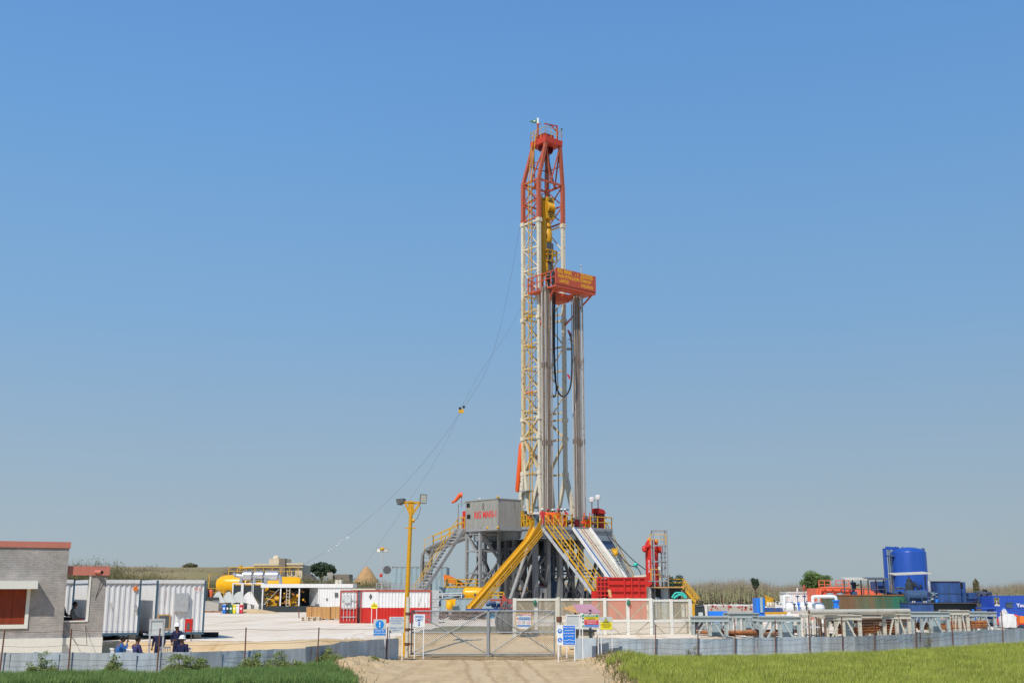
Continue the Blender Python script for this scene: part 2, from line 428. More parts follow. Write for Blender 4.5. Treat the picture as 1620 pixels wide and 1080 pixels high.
sheet('sandy_yard', 'sand', .012, lambda x, y: ((56.0+.5*nz(x, 1, .5) <= y or y > fy(FL, x)) and -40 < x < 60 and 43.2 < y < 68))
sheet('gravel_pad', 'gravel', .022, lambda x, y: -70 < x < 90 and (61.5-5.2*sm(6, 12, -x)+(1.3*nz(x, 2, .16)+.5*nz(x, y, .8))*(1-.75*sm(6, 12, -x))+17*sm(-6.5, -4.5, x)*(1-sm(3, 5, x))) < y < 205)
sheet('field_soil', 'soil', .016, lambda x, y: y < 69 and y > 28 and (in_left(x, y) or in_right(x, y)))
# crops: many blades, one object per field
def blades(name, m, test, x0, x1, y0, y1, per, h0, h1, w, label, edge=None):
    mb = MB(); vs = mb.v; fs = mb.f; rn = random.Random(3)
    n = int((x1-x0)*(y1-y0)*per)
    for _ in range(n):
        x = rn.uniform(x0, x1); y = rn.uniform(y0, y1)
        if not test(x, y): continue
        hm = .80+.22*nz(x, y, .35, 5)+.14*nz(x, y, 1.4, 2)
        h = rn.uniform(h0, h1)*hm; z = gz(x, y); a = rn.uniform(0, pi); dx = cos(a)*w; dy = sin(a)*w*.5
        lx = rn.gauss(.02, .07); ly = rn.gauss(0, .06); k = len(vs)
        vs += [(x-dx, y-dy, z), (x+dx, y+dy, z), (x+dx*.8+lx*.4, y+dy*.8+ly*.4, z+h*.6), (x-dx*.8+lx*.4, y-dy*.8+ly*.4, z+h*.6), (x+lx, y+ly, z+h)]
        fs += [(k, k+1, k+2, k+3), (k+3, k+2, k+4)]
    o = mb.build(name, m, smooth=False); tag(o, label, 'crop', kind='stuff'); return o
blades('grass_crop', 'grass_left', in_left, -24, -5, 38.5, 46.5, 900, .26, .50, .010, 'dense dark green crop growing in front of the metal sheet fence left of the track')
blades('wheat_crop', 'grass_right', lambda x, y: in_right(x, y) and abs(x) < y*.5+2, 3.5, 36, 35.5, 70, 330, .26, .50, .013, 'pale yellow green young wheat field right of the dirt track')
# weeds and clods on the road banks
mb = MB(); rn = random.Random(11)
for _ in range(2600):
    if rn.random() < .5: x = rn.gauss(-6.6, 1.2); y = rn.uniform(40, 52)
    else: x = rn.gauss(4.6, .8); y = rn.uniform(46, 53)
    if nz(x, y, 1.3, 7) < .12 or (-5.0 < x < 3.6): continue
    z = gz(x, y); k = len(mb.v); h = rn.uniform(.05, .2); a = rn.uniform(0, 6.28)
    mb.v += [(x-.02*cos(a), y-.02*sin(a), z), (x+.02*cos(a), y+.02*sin(a), z), (x+rn.gauss(0, .06), y+rn.gauss(0, .06), z+h)]; mb.f.append((k, k+1, k+2))
for _ in range(2600):
    y = rn.uniform(39.5, 54); x = (4.25-.01*(y-40)+rn.gauss(0, .35)) if rn.random() < .6 else (-5.6-.30*(y-40.5)+rn.gauss(0, .35))
    if y > 52: x += .9
    z = gz(x, y); h = rn.uniform(.06, .3); a = rn.uniform(0, 6.28); k = len(mb.v)
    mb.v += [(x-.02*cos(a), y-.02*sin(a), z), (x+.02*cos(a), y+.02*sin(a), z), (x+rn.gauss(0, .08), y+rn.gauss(0, .08), z+h)]; mb.f.append((k, k+1, k+2))
tag(mb.build('dry_weeds', 'weed', smooth=False), 'sparse low weeds on the loose earth banks beside the track', 'weeds', kind='stuff')
mb = MB()
for _ in range(900):
    t = rn.random()
    if t < .45: y = rn.uniform(40, 53); x = 4.15-.02*(y-40)+rn.gauss(0, .28)
    elif t < .7: x = rn.gauss(-6.0, .9); y = rn.uniform(40.5, 52)
    else: x = rn.uniform(-6, 6); y = rn.uniform(40, 60)
    r = abs(rn.gauss(0, .035))+.012
    if t < .45 and rn.random() < .3: r *= 2.0
    z = gz(x, y); k = len(mb.v)
    q = [V3((rn.uniform(.6, 1)*r*cos(a), rn.uniform(.6, 1)*r*sin(a), 0)) for a in (0, 1.5, 3.1, 4.7)]
    mb.add([V3((x, y, z))+p for p in q]+[V3((x, y, z+r*.9))], [[0, 1, 4], [1, 2, 4], [2, 3, 4], [3, 0, 4]])
tag(mb.build('loose_clods', 'dirt', smooth=False), 'loose clods of dry earth scattered along the track edges', 'clods', kind='stuff')
# ------------------------------------------------------------------ background
def foliage(mb, c, rad, n, size, rn, shell=.35, clumps=0):
    c = V3(c); cs = []
    for _ in range(max(1, clumps)):
        d = V3((rn.gauss(0, 1), rn.gauss(0, 1), rn.gauss(0, 1))).normalized()*rn.uniform(.3, .85)
        cs.append(V3((d.x*rad[0], d.y*rad[1], d.z*rad[2])) if clumps else V3((0, 0, 0)))
    k = .42 if clumps else 1
    for i in range(n):
        o = cs[i % len(cs)]
        d = V3((rn.gauss(0, 1), rn.gauss(0, 1), rn.gauss(0, 1))).normalized()*(rn.random()**shell)*k
        p = c+o+V3((d.x*rad[0], d.y*rad[1], d.z*rad[2])); s = size*rn.uniform(.5, 1.3)
        a = V3((rn.gauss(0, 1), rn.gauss(0, 1), rn.gauss(0, 1))).normalized(); b = a.orthogonal().normalized()
        kx = len(mb.v); mb.v += [tuple(p-a*s), tuple(p+b*s*.45), tuple(p+a*s), tuple(p-b*s*.45)]; mb.f.append((kx, kx+1, kx+2, kx+3))
    return mb
def thicket(name, m, pts, D, dd, n, label, w=.16, base=None, seed=5, lean=.25, stem=.45):
    # pts: (px, pytop) profile
    mb = MB(); rn = random.Random(seed)
    for _ in range(n):
        px = rn.uniform(pts[0][0], pts[-1][0])
        for a, b in zip(pts, pts[1:]):
            if px <= b[0]: top = lerp(a[1], b[1], (px-a[0])/(b[0]-a[0])); break
        d = D+rn.uniform(0, dd); x = xx(px, D)*d/D; zb = gz(x, d) if base is None else base
        ht = (zz(top, D)-zb)*(.72+.35*rn.random()**2+.20*nz(x, d, .07, 3)+.18*nz(x, d, .3)+.10*nz(x, d, .9))
        if rn.random() < stem:            # stem
            k = len(mb.v); l = rn.gauss(0, lean)
            z0 = zb+ht*rn.uniform(0, .5); wq = w*rn.uniform(.2, .6)
            mb.v += [(x-wq, d, z0), (x+wq, d, z0), (x+l, d+.1, zb+ht*rn.uniform(.85, 1.12))]; mb.f.append((k, k+1, k+2))
        else:
            z = zb+ht*rn.random()**.75; foliage(mb, (x, d, z), (.6, .3, .5), 2, w*1.25, rn)
    return tag(mb.build(name, m, smooth=False), label, 'brush', kind='stuff')
thicket('dry_thicket', 'brush', [(560, 931), (640, 926), (760, 924), (1000, 922), (1075, 919), (1120, 920), (1180, 917), (1240, 924), (1290, 920), (1330, 922), (1420, 916), (1500, 925), (1560, 926), (1600, 922), (1680, 918)], 198, 9, 62000, 'long belt of dry brown brushwood across the horizon behind the site', w=.085, stem=.74, lean=.38)
thicket('green_brush', 'brush_green', [(1085, 922), (1130, 923), (1190, 921), (1270, 930), (1300, 925), (1400, 927), (1540, 928), (1660, 923)], 196, 2, 1800, 'pale green shrubs mixed into the front of the dry brushwood', w=.15, seed=8)
# embankment on the left
mb = MB(); xs = grid(-150, -42, 3); k = 0
for x in xs:
    h = 8.2*sm(-57.5, -62, x)*(1+.03*nz(x, 0, .1)); 
    for (yy, t) in ((238, 0), (246, .45), (254, .97), (262, 1), (290, 1), (310, 0)): mb.v.append((x, yy+.8*nz(x, yy, .2), h*t+.3*nz(x, yy, .3)*t))
for i in range(len(xs)-1):
    for j in range(5): a = i*6+j; mb.f.append((a, a+6, a+7, a+1))
tag(mb.build('embankment_hill', 'field'), None, None, kind='structure')
thicket('embankment_straw', 'brush', [(60, 897), (100, 894), (215, 898), (380, 899), (440, 905)], 252, 4, 16000, 'straw coloured dry growth along the top of the embankment', w=.13, seed=9, base=5.0)
thicket('embankment_scrub', 'leaf_olive', [(95, 887), (135, 889), (178, 893), (200, 905), (235, 906), (300, 914), (470, 914), (620, 918)], 236, 5, 22000, 'olive green scrub in front of the straw embankment', w=.15, seed=12)
def tree(px, pyb, pyt, wpx, D, m, label, n, leaf, trunk=.5, seed=1, cl=9):
    rn = random.Random(seed); x = xx(px, D, pyb); zt = zz(pyt, D); zb = gz(x, D); rw = (xx(px+wpx/2, D)-xx(px, D))
    t = thing('tree', (x, D, zb), label, 'tree', None); h = zt-zb; ch = zt-zz(pyb, D); c = V3((x, D, zt-ch/2))
    mb = MB(); mb.tube([(x, D, zb), (x+.1, D, zb+h*trunk*.6), (x, D, c.z)], [h*.035, h*.027, h*.012], 7)
    for i in range(7):
        a = i*.9; e = c+V3((cos(a)*rw*.65, sin(a)*rw*.5, ch*rn.uniform(-.15, .3)))
        mb.tube([(x, D, lerp(zb, c.z, .6)), (V3((x, D, c.z))+e)/2, e], [h*.014, h*.010, h*.004], 5)
    mb.build('trunk', 'bark', t)
    foliage(MB(), c, (rw, rw*.9, ch/2), n, leaf, rn, clumps=cl).build('crown', m, t, smooth=False) if False else None
    f = MB(); foliage(f, c, (rw*.92, rw*.8, ch*.5*.95), n, leaf, rn, clumps=cl); foliage(f, c, (rw*.7, rw*.6, ch*.36), n//3, leaf, rn)
    f.build('crown', m, t, smooth=False); return t
tree(509, 913, 886, 42, 330, 'leaf_dark', 'large dark round tree standing beside the domed house', 5200, .42, seed=2, cl=16)
tree(1291, 935, 904, 52, 190, 'leaf_acacia', 'spreading bright green tree above the dry brushwood behind the orange tank', 4600, .20, seed=3, cl=18)
tree(1195, 935, 911, 15, 176, 'leaf_dark', 'slender dark tree with thin trunk in front of the brushwood', 900, .17, seed=4, cl=7)
tree(1546, 946, 917, 13, 150, 'leaf_olive', 'pale narrow shrub like tree right of the blue equipment house', 1100, .15, seed=5, cl=7)
tree(303, 898, 891, 28, 320, 'leaf_olive', 'low flat topped tree seen over the straw embankment', 900, .4, seed=6, cl=9)
tree(1071, 935, 909, 34, 150, 'leaf_acacia', 'sparse feathery acacia behind the grey scaffold tower', 420, .16, seed=16, cl=9)
# domed house
D = 330; t = thing('domed_house', (xx(438, D), D, 0), 'old stone house with a domed roof room and parapets beyond the yellow tank', 'house')
def rb(px0, px1, pt, pb, D, dep, name, m, par, dd=0):
    mb = MB(); x0 = xx(px0, D, pb); x1 = xx(px1, D, pb); return mb.box(x0, x1, D+dd, D+dd+dep, zz(pb, D), zz(pt, D)).build(name, m, par)
rb(400, 477, 893, 935, D, 14, 'wall', 'house_stone', t)
mb = MB()
for a, b, top, dz in ((399, 443, 891, 0), (447, 478, 890, 0)): mb.box(xx(a, D), xx(b, D), D-.4, D+.2, zz(top+3, D), zz(top, D))
mb.box(xx(399, D), xx(478, D), D-.6, D+.1, zz(897.5, D), zz(896, D)); mb.build('parapet', 'house_stone', t)
rb(423, 450, 883, 894, D, 8, 'roof_room', 'house_stone', t, dd=2)
mb = MB(); c = P(437, 884, D+5); mb.ball(c, (1.1, 1.1, 1.1)); mb.build('dome', 'house_stone', t)
rb(441, 451, 883, 918, D, 2, 'stair_tower', 'hut_brick', t, dd=-1)
for q in (417, 457.5, 464): rb(q-1.8, q+1.8, 899, 908, D, .2, 'window', 'dusty_glass', t, dd=-.3)
D = 280
t = thing('brick_hut', (xx(535, D), D, 0), 'low flat brick hut with a framed doorway near the haystack', 'hut')
rb(519, 552, 908, 935, D, 6, 'wall', 'hut_brick', t)
rb(518, 527, 905, 920, D, .4, 'door_frame', 'concrete', t, dd=-1)
t = thing('thatched_hut', (xx(486, D), D, 0), 'dark thatched hut roof between the domed house and the tree', 'hut')
a = xx(474, D); b = xx(501, D); MB().slab([(a, D-3, zz(920, D)), (b, D-3, zz(918, D)), (lerp(a, b, .55), D, zz(907.5, D)), (lerp(a, b, .3), D, zz(908, D))], (0, 4, 0)).build('roof', 'thatch', t)
rb(476, 498, 918, 935, D, 4, 'wall', 'hut_brick', t)
D = 270; c = P(579, 935, D); c.z = 0
tag(MB().lathe(c, [(4.6, 0), (3.9, 3.5), (2.4, 5.6), (1.1, 7.6), (.08, zz(895, D))], 20).build('haystack', 'straw'), 'pointed straw haystack on the horizon behind the red and white containers', 'haystack')
# ------------------------------------------------------------------ generic site things
def container(name, label, px, py_unused, D, rz, L, W, H, z0, mats, group=None, two=None, pitch=.26, posts='blue_post', roofm=None, extras=None):
    """near left corner of the front face at (px, D); front face along local x, depth along local y"""
    loc = V3((xx(px, D, 960), D, z0)); mx = loc_mx(loc, rz)
    t = thing(name, loc, label, 'container', group)
    w = .09
    fr = MB(mx)
    for (x, y) in ((0, 0), (L, 0), (0, W), (L, W)): fr.box(x-w/2 if x == 0 else x-w/2, x+w/2, y-w/2, y+w/2, 0, H)
    for z in (0.07, H-.05):
        fr.box(w/2, L-w/2, -w/2, w/2, z-.06, z+.05); fr.box(w/2, L-w/2, W-w/2, W+w/2, z-.06, z+.05)
        fr.box(-w/2, w/2, w/2, W-w/2, z-.06, z+.05); fr.box(L-w/2, L+w/2, w/2, W-w/2, z-.06, z+.05)
    fr.build('frame', posts, t)
    if posts == 'blue_post':
        tr = MB(mx); tr.box(w/2+.002, L-w/2-.002, -w/2-.01, w/2+.02, H-.14, H+.03).box(-w/2-.01, w/2-.002, w/2+.002, W-w/2-.002, H-.14, H+.03); tr.build('top_rail', 'white_paint', t)
    def walls(za, zb, m, nm):
        mb = MB(mx)
        mb.corr((w/2, 0.0), (L-w/2, 0.0), za, zb, pitch, .04, nrm=(0, 1, 0)); mb.corr((0, W-w/2), (0, w/2), za, zb, pitch, .04, nrm=(1, 0, 0))
        mb.corr((L, w/2), (L, W-w/2), za, zb, pitch, .04, nrm=(-1, 0, 0)); mb.corr((L-w/2, W), (w/2, W), za, zb, pitch, .04, nrm=(0, -1, 0))
        mb.build(nm, m, t)
    if two: walls(.12, H*.48, two, 'lower_wall'); walls(H*.48, H-.08, mats, 'upper_wall')
    else: walls(.12, H-.08, mats, 'wall')
    MB(mx).box(.05, L-.05, .05, W-.05, H-.03, H+.02).build('roof', roofm or mats, t)
    MB(mx).box(.06, L-.06, .06, W-.06, .03, .11).build('floor_frame', 'dark_grey', t)
    return t, mx
# three white site cabins on the left
RZ = radians(28)
zA = .95
cB, mB_ = container('site_cabin', 'white corrugated site cabin with grey wall unit, small window and red fire box before it', 247, 0, 57.5, RZ, 2.34, 6.0, 2.62, zA, 'white_paint', 'white site cabins')
mb = MB(mB_); mb.box(.85, 1.52, -.16, -.02, 1.12, 2.0).build('wall_unit', 'light_grey', cB)
wn = MB(mB_); wn.box(.10, .72, -.045, .0, .28, .98).build('window_frame', 'wood', cB)
MB(mB_).box(.17, .65, -.05, -.02, .34, .92).build('window', 'dusty_glass', cB)
text('MPCL', .16, mB_ @ V3((2.0, -.05, 2.2)), mB_.to_3x3() @ V3((1, 0, 0)), (0, 0, 1), 'ink_red', cB)
cA, mA_ = container('site_cabin', 'white corrugated site cabin with orange square notice beside the brick gate room', 141, 0, 56.5, RZ, 2.34, 6.0, 2.62, zA, 'white_paint', 'white site cabins')
MB(mA_).box(2.0, 2.2, -.05, -.03, 2.12, 2.34).build('notice', 'orange', cA)
MB(mA_).box(2.16, 2.26, -.10, -.02, 1.1, 1.2).box(2.16, 2.22, -.12, -.02, 1.3, 1.42).build('door_handle', 'chrome', cA)
cC, mC_ = container('site_cabin', 'white corrugated site cabin mostly hidden behind the grey brick building', 32, 0, 55.5, RZ, 2.34, 6.0, 2.62, zA, 'white_paint', 'white site cabins')
for mm_, nm in ((mB_, 'right'), (mA_, 'middle'), (mC_, 'left')):
    mb = MB(mm_)
    for x in (.1, 2.0):
        for y in (.3, 5.3): mb.box(x, x+.35, y, y+.4, -.32, 0.02)
    tag(mb.build('support_blocks', 'concrete'), 'concrete blocks carrying the %s one of the white site cabins' % nm, 'blocks')
# red fire extinguisher box, hose coil, white cloth
p = P(294, 992, 56.6); g = gz(p.x, p.y)
t = thing('fire_box', (p.x, p.y, g), 'red fire box on a stand in front of the white site cabin', 'fire box')
MB().box(p.x, p.x+.34, p.y-.2, p.y, g+.45, g+1.05).build('case', 'red_paint', t)
MB().box(p.x+.1, p.x+.24, p.y-.215, p.y-.203, g+.55, g+.85).build('door_pane', 'dusty_glass', t)
mb = MB()
for q in (.03, .31): mb.bar((p.x+q, p.y-.1, g), (p.x+q, p.y-.1, g+.45), .04)
mb.build('leg', 'dark_grey', t)
D = 60.5; mb = MB(); pts = []
for i in range(220):
    q = i/219; pts.append((lerp(xx(298, D), xx(348, D), q), D+.13*sin(i*1.35), gz(-15, D)+.16+.12*cos(i*1.35)))
mb.tube(pts, .025, 5); tag(mb.build('coiled_hose', 'rubber'), 'black spiral hose lying on the pad right of the white cabin', 'hose')
# ------------------------------------------------------------------ guard building
w0 = V3((xx(-60, 47.9, 1000), 47.9, 0)); w1 = V3((xx(99, 49.5, 1000), 49.5, 0)); ang = atan2(w1.y-w0.y, w1.x-w0.x)
BL = (w1-w0).length; BM = loc_mx(w0, ang); zt = zz(866.5, 49.5); zp = zz(857, 49.5); zpl = zz(1008.5, 49.4)
t = thing('guard_building', w1, 'grey brick guard building with salmon parapet and white plinth at the left edge', 'building')
WX = BL-2.05; W0 = WX-.0     # window right edge
zs0 = zz(987, 49); zs1 = zz(931, 49)
wx1 = BL-(xx(99, 49.5)-xx(41, 49.1)); wx0 = wx1-2.2
mb = MB(BM); mb.box(-1.5, wx0, 0, .3, zpl, zt); mb.box(wx1, BL, 0, .3, zpl, zt); mb.box(wx0, wx1, 0, .3, zpl, zs0); mb.box(wx0, wx1, 0, .3, zs1, zt)
mb.box(BL-.3, BL, .3, 4.2, zpl, zt); mb.box(-1.5, BL, 3.9, 4.2, zpl, zt) if False else None
mb.build('wall', 'grey_brick', t)
MB(BM).box(-1.6, BL+.05, -.06, 4.3, zt, zp).build('parapet', 'pink_paint', t)
MB(BM).box(-1.6, BL+.02, -.12, 4.2, -.3, zpl).build('plinth', 'stucco', t)
wf = MB(BM); wf.box(wx1-.14, wx1, -.05, .15, zs0, zs1); wf.box(wx0, wx1, -.06, .15, zs0-.16, zs0); wf.build('window_frame', 'stucco', t)
sh = MB(BM)
for i in range(4): a = lerp(wx0, wx1-.14, i/4); sh.box(a+.006, a+(wx1-.14-wx0)/4-.006, .03, .08, zs0, zs1)
sh.build('shutter', 'shutter_red', t); MB(BM).box(wx0, wx1-.14, .085, .12, zs0, zs1).build('shutter_back', 'maroon', t)
MB(BM).box(wx0-.2, wx1+.24, -.62, 0, zs1, zs1+.32).build('window_hood', 'stucco', t)
# gate room (open lean-to with counter)
zb1 = zz(895, 50); zb0 = zz(909.5, 50); zc = zz(983, 50)
x0 = BL+.02; x1 = BL+(xx(170, 50.3, 1000)-xx(99, 49.5, 1000)); pw = .62; GM = BM @ Matrix.Translation((0, .25, 0))
t = thing('gate_room', GM @ V3((x1, 0, 0)), 'open brick gate room with salmon roof beam and counter opening', 'gate room')
mb = MB(GM); mb.box(x0, x1, 0, .25, zpl, zc); mb.box(x1-pw, x1, 0, .55, zc, zb0); mb.build('wall', 'grey_brick', t)
MB(GM).box(x0, x1+.12, -.06, .6, zb0, zb1).build('roof_beam', 'pink_paint', t)
MB(GM).box(x0, x1+.02, -.10, 2.6, -.3, zpl-.004).build('plinth', 'stucco', t)
fr = MB(GM); fr.box(x1-pw-.07, x1-pw, -.03, .5, zc, zb0); fr.box(x0, x1-pw-.07, -.04, .3, zc, zc+.05); fr.build('opening_frame', 'stucco', t)
MB(GM).tube([(x0+1.15, -.05, zb0+.14), (x0+1.35, -.45, zb0+.12)], .09, 12).build('drain_spout', 'pink_paint', t)
MB(GM).tube([(x0+1.352, -.455, zb0+.12), (x0+1.354, -.462, zb0+.12)], .06, 12).build('spout_mouth', 'black', t)
mb = MB(GM); mb.box(x0+.35, x1-pw-.15, .35, 1.0, zc+.06, zc+.11)
for x in (x0+.4, x1-pw-.2): mb.box(x, x+.05, .4, .95, zpl-.0, zc+.06)
tb = mb.build('table', 'shutter_red'); tag(tb, 'dark red table inside the gate room opening', 'table')
tp = GM @ V3((x0+.95, .6, zc+.11))
mb = MB(GM); mb.box(x0+.75, x0+1.15, .5, .8, zc+.112, zc+.17); tag(mb.build('ledger_book', 'dull_blue'), 'dark ledger lying on the gate room table', 'book')
mb = MB(); a = BM @ V3((BL+.1, -.06, zc-.05)); b = GM @ V3((x1-.2, -.08, zb0-.2))
def sag(a, b, s, n=14): return [V3(a).lerp(V3(b), i/n)-V3((0, 0, s*4*(i/n)*(1-i/n))) for i in range(n+1)]
mb.tube([a, a+V3((.25, -.1, -.45)), a+V3((.55, -.1, -.85)), a+V3((1.0, -.1, -.9)), b+V3((-.55, -.02, -1.8)), b+V3((-.25, 0, -1.0)), b], .012, 5)
tag(mb.build('hanging_cable', 'black'), 'loose black cable hanging across the gate room wall', 'cable')
# ------------------------------------------------------------------ people
def skinmesh(nodes, edges, rad, mx, root=0):
    me = bpy.data.meshes.new('s'); me.from_pydata([tuple(p) for p in nodes], edges, []); o = bpy.data.objects.new('s', me); COL.objects.link(o)
    sk = o.modifiers.new('s', 'SKIN'); sk.use_smooth_shade = True
    for i, v in enumerate(me.skin_vertices[0].data):
        r = rad[i]; v.radius = r if isinstance(r, tuple) else (r, r); v.use_root = (i == root)
    ss = o.modifiers.new('u', 'SUBSURF'); ss.levels = 1; ss.render_levels = 1
    bpy.context.view_layer.update()
    m2 = bpy.data.meshes.new_from_object(o.evaluated_get(bpy.context.evaluated_depsgraph_get()))
    vs = [mx @ v.co for v in m2.vertices]; fs = [list(p.vertices) for p in m2.polygons]
    bpy.data.objects.remove(o); bpy.data.meshes.remove(m2); return vs, fs
def person(loc, face, label, pose, cloth, hat=None, trousers=None, group=None, sc=1.0):
    """pose: joints in metres, x right, y forward, z up, for a standing 1.75 m figure; face = heading angle of +y"""
    mx = Matrix.Translation(V3(loc)) @ Matrix.Rotation(face, 4, 'Z') @ Matrix.Scale(sc, 4)
    t = thing('person', loc, label, 'person', group)
    J = dict(pel=(0, 0, .95), sp=(0, 0, 1.15), ch=(0, 0, 1.36), nk=(0, .01, 1.50), hd=(0, .03, 1.62),
             shL=(-.19, 0, 1.42), elL=(-.26, -.02, 1.14), haL=(-.25, .10, .90), shR=(.19, 0, 1.42), elR=(.26, -.02, 1.14), haR=(.25, .10, .90),
             hiL=(-.10, 0, .92), knL=(-.11, .03, .50), anL=(-.11, 0, .09), hiR=(.10, 0, .92), knR=(.11, .03, .50), anR=(.11, 0, .09))
    J.update(pose); J = {k: V3(v) for k, v in J.items()}
    names = list(J); ix = {k: i for i, k in enumerate(names)}
    E = [('pel', 'sp'), ('sp', 'ch'), ('ch', 'nk'), ('nk', 'hd'), ('ch', 'shL'), ('shL', 'elL'), ('elL', 'haL'), ('ch', 'shR'), ('shR', 'elR'), ('elR', 'haR'),
         ('pel', 'hiL'), ('hiL', 'knL'), ('knL', 'anL'), ('pel', 'hiR'), ('hiR', 'knR'), ('knR', 'anR')]
    Rb = dict(pel=.13, sp=.12, ch=.135, nk=.055, hd=.085, sh=.055, el=.04, ha=.026, hi=.085, kn=.055, an=.038)
    rad = [Rb.get(k, Rb.get(k[:2])) for k in names]
    vs, fs = skinmesh([J[k] for k in names], [(ix[a], ix[b]) for a, b in E], rad, mx)
    mb = MB(); mb.add(vs, fs); mb.mx = mx
    h = J['hd']; mb.ball(h+V3((0, .0, .03)), (.078, .098, .125), 14, 9)      # skull
    mb.ball(h+V3((0, .10, .0)), (.014, .022, .026), 6, 5); mb.ball(h+V3((0, .085, -.05)), (.03, .014, .010), 6, 4)
    for s in (-1, 1): mb.ball(h+V3((s*.08, -.005, .01)), (.012, .022, .034), 6, 5)
    for sd in ('L', 'R'):                                                    # hands: palm, four fingers, thumb
        e = J['el'+sd]; w = J['ha'+sd]; d = (w-e).normalized(); a = d.orthogonal().normalized(); b = d.cross(a)
        mb.tube([w, w+d*.05, w+d*.09], [.026, .036, .034], 7)
        for i, l in enumerate((.068, .078, .074, .058)):
            o = w+d*.085+a*(.027-.018*i); mb.tube([o, o+d*l*.55+b*.008, o+d*l*.85+b*.03], [.0095, .009, .007], 5)
        mb.tube([w+d*.03+a*.03, w+d*.06+a*.055, w+d*.085+a*.06+b*.015], [.012, .010, .008], 5)
    bd = mb.build('body', 'skin', t)
    ey = MB(mx)
    for s in (-1, 1): ey.ball(h+V3((s*.03, .092, .03)), (.012, .008, .007), 6, 4)
    ey.build('eyes', 'ink_black', t)
    # clothes: one shell for the coverall
    keys = [k for k in names if k != 'hd']; ix2 = {k: i for i, k in enumerate(keys)}
    Rc = dict(pel=.155, sp=.145, ch=.165, nk=.065, sh=.078, el=.062, ha=.042, hi=.105, kn=.078, an=.062)
    NJ = dict(J); NJ['nk'] = J['nk']-V3((0, 0, .03))
    for sd in 'LR': NJ['ha'+sd] = J['ha'+sd].lerp(J['el'+sd], .10)
    vs, fs = skinmesh([NJ[k] for k in keys], [(ix2[a], ix2[b]) for a, b in E if 'hd' not in (a, b)], [Rc.get(k, Rc.get(k[:2])) for k in keys], mx)
    m2 = MB(); m2.add(vs, fs); m2.build('coverall', cloth, t)
    sh = MB(mx)
    for sd in 'LR': a = J['an'+sd]; sh.ball(a+V3((0, .07, -.035)), (.05, .14, .05), 10, 6)
    sh.build('shoes', 'black', t)
    if hat:
        hm = MB(mx); c = h+V3((0, -.005, .055))
        hm.lathe(c, [(.155, 0), (.150, .012), (.122, .02), (.118, .06), (.095, .11), (.05, .14), (.005, .148)], 16); hm.ball(c+V3((0, .12, .006)), (.08, .07, .012), 10, 4)
        hm.build('safety_helmet', hat, t)
    else:
        hr = MB(mx); hr.ball(h+V3((0, -.022, .062)), (.088, .103, .108), 14, 8); hr.build('hair', 'hair', t)
    return t
def pos(px, D, py=1020): x = xx(px, D, py); return V3((x, D, gz(x, D)))
SIT = dict(pel=(0, 0, .52), sp=(0, -.02, .72), ch=(0, 0, .94), nk=(0, .03, 1.08), hd=(0, .05, 1.20), shL=(-.19, 0, 1.0), shR=(.19, 0, 1.0),
           elL=(-.25, .06, .74), haL=(-.14, .28, .66), elR=(.25, .06, .74), haR=(.14, .28, .66),
           hiL=(-.10, .04, .50), knL=(-.13, .46, .50), anL=(-.13, .48, .09), hiR=(.10, .04, .50), knR=(.13, .46, .50), anR=(.13, .48, .09))
s1 = dict(SIT); s1.update(elR=(.24, .16, .80), haR=(.10, .24, 1.10), hd=(.02, .09, 1.20))
person(pos(190, 45.6), radians(-55), 'seated person in a bright blue shirt resting chin on a hand behind the fence', s1, 'blue_cloth')
person(pos(216, 45.6), radians(-40), 'seated person in a violet jacket with back turned beside the blue shirted person', SIT, 'violet_cloth')
st = dict(elR=(.36, -.03, 1.16), haR=(.20, .10, 1.00), elL=(-.33, .05, 1.17), haL=(-.16, .22, 1.13), hd=(-.01, .06, 1.61))
person(pos(280, 48.2), radians(150), 'standing person in navy coverall and white helmet with a hand on the hip', st, 'navy_cloth', 'helmet_white')
person(pos(251, 47.9), radians(170), 'person in navy coverall standing behind the grey notice board', {}, 'navy_cloth', sc=.93)
person(pos(289, 45.8), radians(160), 'seated person in navy and white helmet in front of the standing worker', SIT, 'navy_cloth', 'helmet_white')
gp = GM @ V3((x0+.45, 1.15, zpl))
person(gp+V3((0, 0, .12)), ang+radians(-75), 'bareheaded person in a grey shirt seated at the gate room table', SIT, 'grey_cloth')
person(GM @ V3((x0-.10, .95, zpl))+V3((0, 0, .25)), ang+radians(-60), 'person in black half hidden behind the gate room wall', SIT, 'black_cloth')
for q, nm in ((190, 'blue shirted person'), (216, 'violet jacketed person'), (289, 'seated person in a white helmet'), (262, 'grey notice board, standing empty')):
    c = pos(q, 45.6 if q < 262 else (45.8 if q > 280 else 47.4)); mx = loc_mx(c, {190: radians(-55), 216: radians(-40), 289: radians(160), 262: radians(15)}[q])
    ch = thing('plastic_chair', c, ('white plastic chair under the ' if q != 262 else 'white plastic chair beside the ')+nm, 'chair', 'plastic chairs by the fence')
    MB(mx).box(-.23, .23, -.22, .24, .40, .435).build('seat', 'helmet_white', ch)
    mb = MB(mx)
    for i in range(5): mb.bar((-.19+.095*i, -.22, .43), (-.19+.095*i, -.30, .86), .04, .02, up=(0, 1, 0))
    mb.bar((-.22, -.30, .87), (.22, -.30, .87), .04, .06); mb.build('backrest', 'helmet_white', ch)
    for (a, b) in ((-.2, -.2), (.2, -.2), (-.2, .2), (.2, .2)): MB(mx).bar((a, b, .40), (a*1.15, b*1.15, 0), .04).build('leg', 'helmet_white', ch)
